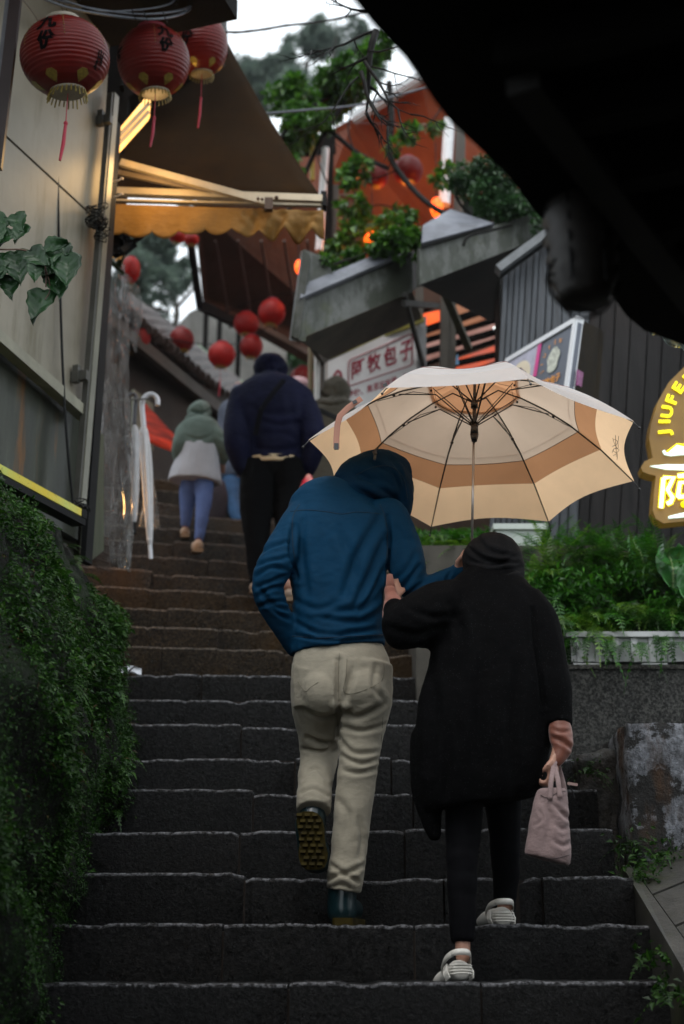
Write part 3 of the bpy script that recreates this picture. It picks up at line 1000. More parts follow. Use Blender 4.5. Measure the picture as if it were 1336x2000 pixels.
# grey old wall and green roof in the gap
gw = thing('distant_house', 'grey plaster house with a pale green sheet roof seen through the gap', 'house', P(440, 700, 13))
m = MB().slab([P(370, 1100, 13), P(560, 1120, 13.5), P(560, 600, 13.5), P(470, 560, 13.5), P(370, 610, 13)], 0.6); m.build('wall', plain('grey_plaster', (0.16, 0.155, 0.14), 0.8, 0.45, 1.6, 0.4, 8), gw)
m = MB().slab([P(385, 700, 12.4), P(500, 800, 12.4), P(505, 770, 12.7), P(388, 672, 12.7)], 0.05); m.build('roof_sheet', plain('green_sheet', (0.14, 0.2, 0.13), 0.5, 0.2), gw)
for k, x in enumerate((398, 425, 463, 500)):
    m = MB(); m.beam(P(x, 760, 12.9), P(x + 5, 605, 12.9), 0.05, 0.05); m.build('mullion', M_darkwood, gw)

# ================================================================== BALCONY / TEA HOUSE (right middle)
bal = thing('tea_house', 'tea house with slatted openings behind the concrete balcony', 'building', P(780, 900, 9.2))
M_grey = plain('weathered_timber', (0.07, 0.062, 0.05), 0.7, 0.45, 5, 0.5, 40, stretch=(2, 2, 0.3))
m = MB().slab([P(620, 1060, 10.2), P(1000, 1060, 9.6), P(1000, 440, 9.6), P(620, 560, 10.2)], 0.3); m.build('back_wall', plain('dim_interior', (0.05, 0.028, 0.016), 0.8, 0.4, 2), bal)
n = N('orange_glass')
c = n.ramp(n.noise(2.0, 4, 0.5, (1, 1, 2.2), 2.0), [(0.3, (0.25, 0.05, 0.01)), (0.5, (0.55, 0.18, 0.07)), (0.7, (1.0, 0.16, 0.02))])
n.set(Base_Color=c, Roughness=0.15, Emission_Color=c, Emission_Strength=0.35)
M_og = n.mat
def bq(pts, mat, name, t=0.02, par=bal, d=9.2):
    q = [P(x, y, (d if len(r_) == 0 else r_[0])) for x, y, *r_ in pts]
    return MB().slab(q, t).build(name, mat, par)
bq([(822, 668), (975, 612), (975, 560), (822, 620)], glow('orange_pane', (0.30, 0.12, 0.06), 0.5, (0.4, 0.16, 0.07), 3), 'pane', d=9.3)
bq([(822, 640), (858, 630), (858, 606), (822, 614)], glow('bright_pane', (1.0, 0.13, 0.02), 1.0, (0.8, 0.08, 0.01), 5), 'pane', d=9.27)
bq([(822, 715), (975, 655), (975, 615), (822, 672)], glow('rose_pane', (0.28, 0.13, 0.1), 0.55, (0.6, 0.35, 0.3), 2), 'pane', d=9.3)
bq([(880, 735), (975, 700), (975, 672), (880, 705)], glow('red_pane', (0.75, 0.1, 0.03), 0.9, (0.35, 0.12, 0.1), 6), 'pane', d=9.3)
for (x0, y0, x1, y1, w) in ((815, 610, 980, 556, .02), (822, 648, 980, 594, .045), (822, 668, 980, 622, .03), (822, 690, 980, 645, .04), (815, 716, 980, 662, .025), (870, 715, 980, 690, .035), (830, 768, 980, 728, .09)):
    m = MB(); m.beam(P(x0, y0, 9.15), P(x1, y1, 9.1), 0.04, w); m.build('slat', M_darkwood, bal)
for x, w in ((866, 0.09), (880, 0.05), (816, 0.06)):
    m = MB(); m.beam(P(x - 2, 1000, 9.05), P(x + 3, 560, 9.05), w, 0.06); m.build('post', M_grey, bal)
# bright lamp glint inside
m = MB(); m.ball(P(968, 642, 9.2), 0.018); m.build('lamp', glow('cool_lamp', (0.9, 1.0, 1.0), 3.0), bal)

bx = thing('concrete_balcony', 'grey stained concrete planter balcony jutting out above the white sign', 'balcony', P(700, 620, 8.3))
n = N('stained_concrete')
c = n.ramp(n.noise(4, 7, 0.7), [(0.3, (0.055, 0.06, 0.05)), (0.7, (0.15, 0.155, 0.145))])
al = n.ramp(n.noise(3.5, 9, 0.78, (1.8, 1.8, 0.6), 5.0), [(0.43, (0, 0, 0)), (0.53, (0.85, 0.85, 0.85))])
c = n.mix(al, c, (0.02, 0.026, 0.012))
c = n.mix(n.ramp(n.noise(2.0, 6, 0.7, (1, 1, 1), 15.0), [(0.55, (0, 0, 0)), (0.65, (0.7, 0.7, 0.7))]), c, (0.06, 0.07, 0.02))
n.set(Base_Color=c, Roughness=0.5, Normal=n.bump(n.noise(30, 6), 0.2, 0.01))
M_conc = n.mat
M_capw = plain('pale_capping', (0.17, 0.18, 0.21), 0.5, 0.45, 6, 0.1, 50)
def face(name, pts, mat, t=0.05): return MB().slab([P(*p) for p in pts], t).build(name, mat, bx)
face('front_panel', [(582, 662, 7.9), (806, 570, 8.3), (806, 490, 8.3), (586, 585, 7.9)], M_conc)
face('side_panel', [(565, 664, 8.25), (582, 664, 7.9), (590, 490, 7.9), (588, 490, 8.25)], M_conc)
face('end_fin', [(568, 655, 7.86), (584, 662, 7.86), (606, 500, 7.86), (592, 487, 7.86)], M_conc)
face('fin_back', [(590, 560, 7.95), (650, 535, 8.0), (640, 505, 8.0), (594, 487, 7.95)], M_conc)
face('capping', [(586, 582, 7.84), (800, 490, 8.22), (800, 470, 8.3), (590, 556, 7.9)], M_capw, 0.03)
face('drip_edge', [(584, 588, 7.88), (806, 496, 8.27), (806, 490, 8.27), (584, 581, 7.88)], M_blackm, 0.02)
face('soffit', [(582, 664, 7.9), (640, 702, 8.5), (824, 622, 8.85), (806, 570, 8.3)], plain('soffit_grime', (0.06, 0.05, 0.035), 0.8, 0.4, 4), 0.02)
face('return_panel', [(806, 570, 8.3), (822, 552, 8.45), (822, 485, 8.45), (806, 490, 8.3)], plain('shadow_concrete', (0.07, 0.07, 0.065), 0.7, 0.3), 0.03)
face('front_panel', [(820, 556, 7.9), (1120, 440, 8.3), (1120, 395, 8.3), (820, 482, 7.9)], M_conc)
face('capping', [(824, 474, 7.86), (965, 436, 8.05), (905, 424, 8.25), (880, 408, 8.3), (826, 440, 7.95)], M_capw, 0.03)
face('fin_back', [(905, 430, 8.4), (1120, 400, 8.6), (1120, 340, 8.6), (905, 395, 8.4)], M_conc)
face('drip_edge', [(824, 482, 7.87), (960, 442, 8.05), (960, 436, 8.05), (824, 475, 7.87)], M_blackm, 0.02)
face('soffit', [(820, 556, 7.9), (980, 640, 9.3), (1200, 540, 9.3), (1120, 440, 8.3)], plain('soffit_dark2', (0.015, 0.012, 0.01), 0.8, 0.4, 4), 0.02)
# yellow weathered strip under the soffit
yb = MB(); yb.beam(P(625, 700, 8.7), P(825, 622, 8.95), 0.03, 0.06)
tag(yb.build('yellow_batten', plain('yellow_stain', (0.2, 0.17, 0.02), 0.6, 0.6, 9)), 'yellow stained batten over the white sign under the balcony', 'batten')
for k, (a, b) in enumerate((((790, 575), (826, 712)), ((858, 545), (915, 680)), ((788, 592), (856, 598)), ((606, 668), (646, 735)))):
    m = MB(); m.beam(P(*a, 8.25), P(*b, 9.0), 0.05 if k == 1 else 0.03, 0.04)
    m.build('bracket', plain('brace%d' % k, (0.09, 0.085, 0.05) if k == 1 else (0.05, 0.048, 0.042), 0.7, 0.4, 9), bx)
for k, (x, w, mat, la) in enumerate(((619, 0.035, plain('white_pipe', (0.6, 0.6, 0.58), 0.4, 0.1), 'white drain pipe below the left end of the balcony'),
                                 (606, 0.03, plain('tan_post', (0.2, 0.15, 0.08), 0.6, 0.2), 'thin tan post left of the white drain pipe'),
                                 (636, 0.05, M_grey, 'rough timber post right of the white drain pipe'))):
    m = MB(); m.tube([P(x - 2, 1010, 8.6 + 0.05 * k), P(x + 1, 655, 8.6 + 0.05 * k)], w * 0.6, 10)
    tag(m.build('pipe' if k == 0 else 'post', mat), la, 'pipe' if k == 0 else 'post')

# white shop sign with red lettering
sgn = thing('shop_sign', 'white shop sign with red Chinese lettering in a rounded red frame', 'sign', P(730, 720, 8.9))
S00, S10, S11, S01 = P(640, 815, 8.6), P(822, 770, 9.0), P(822, 622, 9.0), P(640, 706, 8.6)
def S(u, v, out=0.0):
    p = S00.lerp(S10, u).lerp(S01.lerp(S11, u), v)
    nn = (S10 - S00).cross(S01 - S00).normalized()
    return p + nn * out
M_signw = plain('sign_white', (0.8, 0.76, 0.74), 0.4, 0.08, 3)
M_red = plain('sign_red', (0.3, 0.008, 0.03), 0.5, 0.1)
MB().slab([S00, S10, S11, S01], 0.04).build('board', M_signw, sgn)
MB().slab([S(0.955, 0, 0.004), S(1.06, 0, 0.004), S(1.06, 1, 0.004), S(0.955, 1, 0.004)], 0.05).build('side_strip', plain('sign_side', (0.3, 0.3, 0.3), 0.4, 0.1), sgn)
SW, SH = (S10 - S00).length, (S01 - S00).length
def sign_text(txt, u, v, h, off, vert=False, adv=None, name='lettering', mat=None):
    for k, ch in enumerate(txt):
        me = text_mesh(ch, 1.0, off)
        uu = u + k * adv
        map_mesh(me, lambda c: S(uu + c.x * h / SW * 0.97, v + c.y * h / SH, 0.006))
        link(name, me, mat or M_red, sgn)
sign_text('阿牧包子', 0.305, 0.635, 0.125, 0.022, adv=0.175)
sign_text('不使糖、無添加味精、防腐劑', 0.17, 0.27, 0.052, 0.016, adv=0.066)
# rounded frame
pts = []
for (cx, cy, a0) in ((0.87, 0.80, 0), (0.24, 0.80, 90), (0.24, 0.47, 180), (0.87, 0.47, 270)):
    for k in range(5):
        a = R(a0 + k * 22.5)
        pts.append(S(cx + 0.03 * math.cos(a), cy + 0.05 * math.sin(a), 0.006))
pts.append(pts[0])
MB().tube(pts, 0.004, 5, caps=False).build('frame_line', M_red, sgn)
# arched emblem
e = [(0.045, 0.50), (0.145, 0.50), (0.15, 0.62), (0.135, 0.72), (0.095, 0.78), (0.055, 0.72), (0.04, 0.62)]
MB().slab([S(u, v, 0.006) for u, v in e], 0.004).build('emblem', M_red, sgn)
sign_text('合', 0.095, 0.66, 0.05, 0.01, adv=0, name='emblem_letter', mat=M_signw)
sign_text('福', 0.095, 0.56, 0.05, 0.01, adv=0, name='emblem_letter', mat=M_signw)

# ================================================================== ORANGE TARP SHELTER above the balcony
osh = thing('orange_shelter', 'orange lit tarpaulin shelter with timber posts above the balcony', 'shelter', P(800, 420, 10.5))
n = N('orange_tarp')
c = n.ramp(n.noise(2.2, 7, 0.7, (1, 1, 0.5)), [(0.3, (0.16, 0.038, 0.012)), (0.7, (0.34, 0.08, 0.02))])
n.set(Base_Color=c, Roughness=0.55, Normal=n.bump(n.noise(5, 5), 0.2, 0.05))
tr = n.new('ShaderNodeBsdfTranslucent'); n.t.links.new(c, tr.inputs[0])
mx = n.new('ShaderNodeMixShader'); mx.inputs[0].default_value = 0.25
n.t.links.new(n.b.outputs[0], mx.inputs[1]); n.t.links.new(tr.outputs[0], mx.inputs[2]); n.t.links.new(mx.outputs[0], n.out.inputs[0])
M_ot = n.mat
MB().slab([P(560, 560, 11.4), P(900, 520, 11.0), P(900, 200, 10.2), P(820, 150, 10.0), P(690, 230, 10.4), P(560, 300, 11.0)], 0.03).build('tarp', M_ot, osh)
MB().slab([P(895, 520, 10.6), P(1200, 500, 10.2), P(1200, 220, 9.8), P(895, 240, 10.2)], 0.03).build('tarp', M_ot, osh)
MB().slab([P(690, 236, 10.3), P(830, 150, 9.9), P(820, 138, 10.6), P(684, 222, 11.0)], 0.04).build('tarp_hem', plain('grey_hem', (0.25, 0.25, 0.25), 0.6, 0.2), osh)
for (x, y0, y1, w, mat) in ((640, 560, 285, 0.1, M_darkwood), (650, 470, 365, 0.07, M_grey), (897, 480, 240, 0.1, M_grey)):
    m = MB(); m.beam(P(x - 4, y0, 9.9), P(x + 3, y1, 9.9), w, 0.08); m.build('post', mat, osh)
m = MB(); m.beam(P(560, 290, 9.95), P(655, 282, 9.95), 0.08, 0.14); m.build('beam', M_darkwood, osh)
m = MB(); m.tube([P(868, 400, 9.7), P(878, 232, 9.7)], 0.045, 10)
tag(m.build('white_pole', plain('white_paint_pole', (0.75, 0.77, 0.78), 0.4, 0.12, 12)), 'white painted pole standing in front of the orange shelter', 'pole')
m = MB(); m.tube([P(623, 490, 9.5), P(636, 290, 9.5)], 0.03, 10)
tag(m.build('white_pole', plain('white_pipe2', (0.72, 0.72, 0.72), 0.4, 0.25, 12)), 'white flaking pipe behind the right end of the awning', 'pole')
m = MB(); m.tube([P(610, 352, 9.4), P(609, 240, 9.4)], 0.018, 8)
tag(m.build('yellow_pole', plain('yellow_pole_paint', (0.42, 0.3, 0.02), 0.5, 0.2)), 'thin yellow pole among the creeper beside the awning edge', 'pole')
# lit lamps seen between the leaves
M_fl = glow('flame_orange', (1.0, 0.05, 0.004), 1.5, (1.0, 0.30, 0.02), 38)
def fire_lantern(px, py, d, rx, ry, label, shade=M_fl):
    c = P(px, py, d)
    t = thing('lit_lantern', label, 'lantern', c, 'lit orange lanterns')
    prof = [(0.3, -1), (0.75, -0.75), (1, -0.25), (1, 0.3), (0.7, 0.8), (0.3, 1)]
    m = MB().lathe([(r * rx, z * ry) for r, z in prof], c, 14); m.build('shade', shade, t, True)
    m = MB().lathe([(0.01, 0), (0.34 * rx, 0), (0.34 * rx, 0.02), (0.01, 0.02)], c + Vector((0, 0, ry)), 10)
    m.tube([c + Vector((0, 0, ry)), c + Vector((0, 0, ry + 0.5))], 0.004, 5); m.build('cap', M_blackm, t)
    lamp_light('bulb_light', c + Vector((0, -rx * 1.6, 0)), 3.0 if px > 600 else 2.0, (1.0, 0.22, 0.04), 0.1, t)
fire_lantern(853, 405, 9.55, 0.05, 0.085, 'glowing orange lantern beside the white pole above the balcony')
fire_lantern(727, 468, 8.92, 0.06, 0.055, 'glowing orange lantern behind leaves over the middle of the balcony')
fire_lantern(583, 521, 9.3, 0.028, 0.055, 'small glowing orange lantern left of the balcony end')
lamp_light('shelter_glow', P(770, 450, 9.9), 22.0, (1.0, 0.25, 0.05), 0.2, osh)

# ================================================================== PLANK HOUSE (right)
ph = thing('plank_house', 'house wall of upright weathered dark planks on the right behind the umbrella', 'house', P(1150, 1090, 7.9))
n = N('plank_wood')
oi = n.new('ShaderNodeObjectInfo')
c = n.ramp(n.noise(3, 8, 0.7, (7, 7, 0.35)), [(0.3, (0.004, 0.0036, 0.0036)), (0.7, (0.02, 0.0175, 0.0175))])
c = n.mix(1.0, c, n.ramp(oi.outputs['Random'], [(0, (0.6, 0.6, 0.6)), (1, (1.3, 1.28, 1.25))]), 'MULTIPLY')
c = n.mix(n.ramp(n.noise(1.2, 3, 0.5, (1, 1, 1), 3.0), [(0.5, (0, 0, 0)), (0.7, (1, 1, 1))]), c, n.mix(1.0, c, (0.9, 0.6, 0.45), 'MULTIPLY'))
n.b.inputs['Specular IOR Level'].default_value = 0.2
n.set(Base_Color=c, Roughness=0.55, Normal=n.bump(n.noise(20, 5, 0.6, (6, 6, 0.3)), 0.5, 0.01))
M_plank = n.mat
DW = 7.9
xs_p = [974, 985, 996, 1007, 1018, 1032, 1043, 1060, 1074, 1093, 1110, 1127, 1147, 1168, 1197, 1228, 1262, 1292, 1330, 1365, 1400, 1440, 1480]
MB().slab([P(976, 1290, DW + 0.06), P(1500, 1290, DW + 0.06), P(1500, 300, DW + 0.06), P(1080, 450, DW + 0.06), P(976, 535, DW + 0.06)], 0.3).build('wall_core', M_blackm, ph)
M_bluep = None
n = N('plank_bluegrey')
c = n.ramp(n.noise(3, 8, 0.7, (7, 7, 0.3)), [(0.35, (0.008, 0.0095, 0.012)), (0.65, (0.072, 0.083, 0.10))])
n.set(Base_Color=c, Roughness=0.4, Normal=n.bump(n.noise(20, 5, 0.6, (6, 6, 0.3)), 0.4, 0.01))
M_bluep = n.mat
for k in range(len(xs_p) - 1):
    xa, xb = xs_p[k] + 1.2, xs_p[k + 1] - 1.2
    ytop = 530 - (xa - 975) * 0.66 if xa < 1110 else 430
    dd = DW + (0.0, 0.018, 0.006)[k % 3]
    lean = -0.055
    def q(x, y): return P(x + (y - 700) * lean, y, dd)
    MB().slab([q(xa, 1280), q(xb, 1280), q(xb, ytop - (xb - xa) * 0.6), q(xa, ytop)], 0.03).build('plank', M_bluep if xb < 1150 else M_plank, ph)
m = MB(); m.beam(P(972, 530, 7.8), P(1110, 428, 7.8), 0.1, 0.05); m.build('verge_board', plain('pale_verge', (0.16, 0.17, 0.18), 0.5, 0.3, 9), ph)
m = MB(); m.beam(P(974, 538, 7.84), P(1112, 436, 7.84), 0.06, 0.03); m.build('verge_shadow_strip', M_blackm, ph)
# triangular looking light box: a board seen from below with a pale frame
lb = thing('menu_board', 'slanting menu board with pale metal frame, food picture and round logo', 'sign', P(1060, 700, 7.0))
Q00, Q10, Q11, Q01 = P(960, 860, 7.5), P(1106, 800, 6.9), P(1130, 618, 6.9), P(990, 702, 7.5)
def Q(u, v, out=0.0):
    p = Q00.lerp(Q10, u).lerp(Q01.lerp(Q11, u), v)
    return p + (Q10 - Q00).cross(Q01 - Q00).normalized() * out
def quadQ(u0, v0, u1, v1, name, mat, out, t=0.01):
    return MB().slab([Q(u0, v0, out), Q(u1, v0, out), Q(u1, v1, out), Q(u0, v1, out)], t).build(name, mat, lb)
quadQ(0, 0, 1, 1, 'board', plain('board_grey', (0.10, 0.115, 0.15), 0.4, 0.12), 0, 0.03)
quadQ(0, 0, 0.52, 0.97, 'photo_print', plain('print_pale', (0.45, 0.45, 0.55), 0.4, 0.25, 9), 0.004, 0.003)
quadQ(0.0, 0.94, 1.0, 1.0, 'frame_top', plain('frame_white', (0.7, 0.72, 0.75), 0.3, 0.05), 0.012, 0.05)
quadQ(0.955, 0, 1.0, 1.0, 'frame_side', plain('frame_white2', (0.7, 0.72, 0.75), 0.3, 0.05), 0.014, 0.05)
quadQ(0.48, 0.55, 0.53, 0.93, 'pink_corner', plain('magenta', (0.6, 0.05, 0.25), 0.4, 0.1), 0.008, 0.002)
QW, QH = (Q10 - Q00).length, (Q01 - Q00).length
def discQ(u, v, r, name, mat, out, n_=24, ry=None):
    m = MB(); m.slab([Q(u + r * math.cos(a) / QW, v + (ry or r) * math.sin(a) / QH, out) for a in np.linspace(0, 2 * math.pi, n_, endpoint=False)], 0.002)
    return m.build(name, mat, lb)
discQ(0.26, 0.62, 0.115, 'plate', plain('plate_cream', (0.75, 0.66, 0.5), 0.3, 0.1), 0.008)
m = MB()
for k in range(26):
    a, r = rnd.uniform(0, 6.28), 0.065 * math.sqrt(rnd.random())
    m.ball(Q(0.26 + r * math.cos(a) / QW, 0.62 + r * math.sin(a) / QH, 0.010), (0.013, 0.013, 0.006), seg=6, rings=4)
m.build('food_print', plain('berries', (0.08, 0.03, 0.09), 0.5, 0.6, 30), lb)
M_or = plain('print_orange', (0.75, 0.3, 0.04), 0.5, 0.1)
m = MB()
pts = [Q(0.74 + 0.055 * math.cos(a) / QW * (1 + 0.15 * math.sin(a * 5)), 0.64 + 0.075 * math.sin(a) / QH, 0.008) for a in np.linspace(0, 2 * math.pi, 22, endpoint=False)]
m.slab(pts, 0.002); m.build('logo_drawing', plain('logo_pale', (0.5, 0.52, 0.45), 0.5, 0.5, 40), lb)
for k, ch in enumerate('JIUFEN'):
    a = R(205 - k * 28)
    me = text_mesh(ch, 1.0, 0.02)
    cu, cv = 0.105 * math.cos(a), 0.105 * math.sin(a)
    rot = a - math.pi / 2
    map_mesh(me, lambda c: Q(0.74 + (cu + 0.035 * (c.x * math.cos(rot) - c.y * math.sin(rot))) / QW, 0.64 + (cv + 0.035 * (c.x * math.sin(rot) + c.y * math.cos(rot))) / QH, 0.008))
    link('lettering', me, M_or, lb)
for k, ch in enumerate('阿牧包子'):
    me = text_mesh(ch, 1.0, 0.03)
    map_mesh(me, lambda c: Q(0.74 + ((k - 1.5) * 0.045 + c.x * 0.045) / QW, 0.40 + c.y * 0.05 / QH, 0.008))
    link('lettering', me, M_or, lb)
# its dark glass side towards the right
m = MB().slab([P(1112, 830, 6.92), P(1165, 850, 7.6), P(1180, 648, 7.6), P(1132, 622, 6.92)], 0.02)
n = N('smoky_glass')
c = n.ramp(n.noise(3, 5, 0.6), [(0.3, (0.01, 0.01, 0.01)), (0.7, (0.06, 0.045, 0.025))])
n.set(Base_Color=c, Roughness=0.12); n.b.inputs['Specular IOR Level'].default_value = 0.7
m.build('side_glass', n.mat, lb)
m = MB().slab([P(1128, 752, 6.9), P(1136, 756, 6.95), P(1140, 728, 6.95), P(1130, 722, 6.9)], 0.01)
tag(m.build('sticker', plain('purple_red', (0.25, 0.06, 0.18), 0.5, 0.5, 60), lb), 'purple red sticker')

# ================================================================== LIT SIGN (right edge)
ns = thing('lit_sign', 'brown domed lit sign with yellow JIUFEN lettering fixed to the plank wall', 'sign', P(1400, 870, 6.5))
DS = 6.45
half = [(1400, 690), (1368, 697), (1336, 717), (1306, 747), (1285, 784), (1271, 831), (1268, 857), (1275, 894), (1259, 901), (1252, 912), (1255, 921), (1267, 926), (1281, 929), (1277, 965), (1275, 997), (1281, 1013), (1296, 1022), (1336, 1018), (1400, 1012)]
full = half + [(2800 - x, y) for x, y in half[-2:0:-1]]
n = N('sign_brown')
c = n.ramp(n.noise(3.0, 3, 0.5, (1, 1, 1), 2.0), [(0.35, (0.10, 0.05, 0.006)), (0.65, (0.22, 0.12, 0.015))])
n.set(Base_Color=c, Roughness=0.35, Emission_Color=c, Emission_Strength=0.28)
MB().slab([P(x, y, DS) for x, y in full], 0.09).build('sign_body', n.mat, ns)
M_ny = glow('neon_yellow', (1.0, 0.86, 0.0), 1.25)
M_nyw = glow('neon_cream', (1.0, 0.93, 0.78), 1.3)
M_nw = glow('neon_white', (0.72, 0.9, 0.86), 1.1)
def stroke(pts, w, mat, name, out=0.012, par=ns):
    q = [P(x, y, DS - out) for x, y in pts]
    return MB().tube(q, [w] * len(q), 8, flat=0.5, ref=(0, 1, 0)).build(name, mat, par)
# J I U F E N on the arc
def arc_text(ch, ang, rad, size):
    cx, cy = 1400, 843
    me = text_mesh(ch, 1.0, 0.035)
    px, py = cx + rad * math.cos(ang), cy - rad * math.sin(ang)
    rot = ang - math.pi / 2
    k = size
    map_mesh(me, lambda c: P(px + k * (c.x * math.cos(rot) - c.y * math.sin(rot)), py - k * (c.x * math.sin(rot) + c.y * math.cos(rot)), DS - 0.012))
    link('letter', me, M_ny, ns)
for ch, x, y, rot in (('J', 1298, 843, 5), ('I', 1299, 823, 0), ('U', 1304, 804, -7), ('F', 1313, 781, -20), ('E', 1326, 758, -33), ('N', 1350, 736, -48)):
    me = text_mesh(ch, 1.0, 0.035)
    r_ = R(90 + rot)
    k = 35
    map_mesh(me, lambda c: P(x + k * (c.x * math.cos(r_) - c.y * 0.86 * math.sin(r_)), y - k * (c.x * math.sin(r_) + c.y * 0.86 * math.cos(r_)), DS - 0.012))
    link('letter', me, M_ny, ns)
# crest, plate line, big glyph strokes
MB().slab([P(x, y, DS - 0.012) for x, y in [(1300, 883), (1310, 887), (1360, 882), (1440, 882), (1440, 872), (1370, 868), (1346, 874), (1335, 867), (1322, 866)]], 0.01).build('crest', M_ny, ns)
MB().slab([P(x, y, DS - 0.022) for x, y in [(1306, 883), (1350, 881), (1350, 876), (1334, 872), (1322, 869)]], 0.004).build('crest_core', M_nyw, ns)
stroke([(1296, 880), (1299, 886), (1310, 888), (1330, 886), (1400, 884)], 0.008, M_nw, 'crest_line')
MB().slab([P(x, y, DS - 0.012) for x, y in [(1270, 910), (1300, 916), (1350, 918), (1450, 917), (1520, 911), (1450, 908), (1300, 907)]], 0.01).build('tray_line', M_nw, ns)
def two_tone(pts, name='glyph'):
    stroke(pts, 0.0155, M_ny, name + '_rim', 0.010)
    stroke(pts, 0.0095, M_nyw, name, 0.020)
two_tone([(1291, 992), (1296, 934)])
two_tone([(1296, 934), (1316, 932), (1304, 957), (1314, 972), (1310, 981), (1303, 984)])
two_tone([(1324, 930), (1380, 925)])
two_tone([(1324, 971), (1328, 943), (1352, 940), (1350, 968), (1324, 971)])
two_tone([(1372, 928), (1370, 985), (1355, 992)])
MB().slab([P(x, y, DS - 0.012) for x, y in [(1306, 1012), (1350, 1008), (1450, 1006), (1450, 998), (1340, 1000), (1306, 1008)]], 0.01).build('tray_line', M_nw, ns)
MB().ball(P(1336, 985, DS - 0.012), 0.016).build('glyph_dot', M_ny, ns)
for x in (1310, 1480):
    m = MB(); m.beam(P(x, 780, DS + 0.05), P(x, 780, DW), 0.03, 0.03); m.build('wall_bracket', M_blackm, ns)
lamp_light('sign_spill', P(1330, 930, DS - 0.15), 0.25, (1.0, 0.75, 0.2), 0.1, ns)

# ================================================================== DARK ROOF overhead on the right
rf = thing('dark_roof', 'black overhanging roof and rafters filling the upper right corner', 'roof', PZ(1336, 300, 1.55))
ZR = 1.5
edge = [(640, -70), (690, 0), (730, 50), (790, 112), (820, 155), (850, 200), (882, 240), (930, 284), (990, 342), (1030, 395), (1065, 437), (1120, 500), (1193, 575), (1224, 617), (1259, 646), (1336, 674), (1420, 695)]
pts = [PZ(x, y, ZR) for x, y in edge]
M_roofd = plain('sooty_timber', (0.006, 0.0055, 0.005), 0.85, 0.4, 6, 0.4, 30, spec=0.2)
far = [Vector((3.6, pts[-1].y + 0.6, ZR)), Vector((3.6, -6.0, ZR)), Vector((-3.0, -6.0, ZR)), Vector((-3.0, 1.2, ZR))]  # deck extended unseen over and behind the viewer to block sky light
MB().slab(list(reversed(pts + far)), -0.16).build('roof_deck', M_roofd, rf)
for k in range(8):
    t = pts[1].lerp(pts[-2], k / 7.0)
    m = MB(); m.beam(t + Vector((0.12, -0.1, -0.04)), t + Vector((2.4, -0.9, 0.0)), 0.05, 0.07); m.build('rafter', M_roofd, rf)
m = MB(); m.beam(PZ(1020, 150, ZR - 0.06), PZ(1400, 640, ZR - 0.06), 0.06, 0.06); m.build('purlin', plain('sooty_purlin', (0.012, 0.011, 0.01), 0.7, 0.3), rf)
m = MB(); m.beam(Vector((1.35, 2.6, ZR - 0.05)), Vector((1.35, 2.6, -1.6)), 0.12, 0.12)
# pale torn plastic sheet over the far roof edge
n = N('clear_plastic_roof')
c = n.ramp(n.noise(18, 5, 0.7), [(0.4, (0.06, 0.10, 0.09)), (0.6, (0.4, 0.55, 0.5))])
n.set(Base_Color=c, Roughness=0.2, Normal=n.bump(n.noise(25, 4), 0.8, 0.02))
m = MB()
gx, gy = 24, 6
vs = []
for j in range(gy + 1):
    for i in range(gx + 1):
        u, v = i / gx, j / gy
        p = P(1258 + 130 * u, 642 + 78 * u - 50 * v * (1 - 0.5 * u) + 4 * math.sin(u * 20), 4.3 - 0.4 * v)
        vs.append(p + Vector((0, 0, 0.012 * mnoise.noise(Vector((u * 14, v * 5, 0))))))
m.add(vs, [(j * (gx + 1) + i, j * (gx + 1) + i + 1, (j + 1) * (gx + 1) + i + 1, (j + 1) * (gx + 1) + i) for j in range(gy) for i in range(gx)])
o = m.build('plastic_sheet', n.mat, None, True)
md = o.modifiers.new('t', 'SOLIDIFY'); md.thickness = 0.002
tag(o, 'wet pale green plastic sheet over the end of the dark roof at the right edge', 'sheet')
sw = thing('blocker_wall', 'added black wall, out of view, blocking light on the right of the viewer', 'wall', (1.9, 0, -1.7))  # unseen wall added to keep light off the near steps
MB().box((1.95, -1.4, -0.1), (0.3, 9.0, 3.2)).build('blocker_boards', M_roofd, sw)
# dark basket lantern hanging below
dl = thing('dark_lantern', 'large unlit blackened drum lantern hanging out of focus under the roof', 'lantern', P(1140, 450, 2.55))
c0 = P(1142, 300, 2.55); c1 = P(1142, 590, 2.55)
H_ = (c0.z - c1.z)
prof = [(0.0, 0), (0.05, 0.0), (0.058, 0.02)] + [((0.068 + 0.011 * (k % 2) - 0.0006 * abs(k - 6) ** 1.6), 0.03 + (H_ - 0.08) * k / 12) for k in range(13)] + [(0.05, H_ - 0.03), (0.0, H_)]
ctr = Vector((c1.x, c1.y, c1.z))
MB().lathe(prof, ctr, 20).build('shade', plain('sooty_paper', (0.016, 0.013, 0.011), 0.6, 0.4, 20), dl, True)
for k in range(6):
    a = k * math.pi / 3
    m = MB(); m.tube([ctr + Vector((0.07 * math.cos(a), 0.07 * math.sin(a), 0.02 + j * H_ / 8)) for j in range(8)], 0.0035, 5); m.build('rib', M_blackm, dl)
m = MB(); m.tube([ctr + Vector((0, 0, H_)), Vector((ctr.x, ctr.y, ZR))], 0.005, 5); m.build('hanger', M_blackm, dl)
m = MB()
for s_ in (0, 1):
    m.tube(PS([(1085, 505 + 30 * s_, 2.5), (1068, 545, 2.5), (1090, 590, 2.5), (1128, 600 + 20 * s_, 2.5), (1175, 610, 2.5), (1205, 575, 2.55)], 5), 0.003, 5)
m.build('wire_loop', M_blackm, dl)
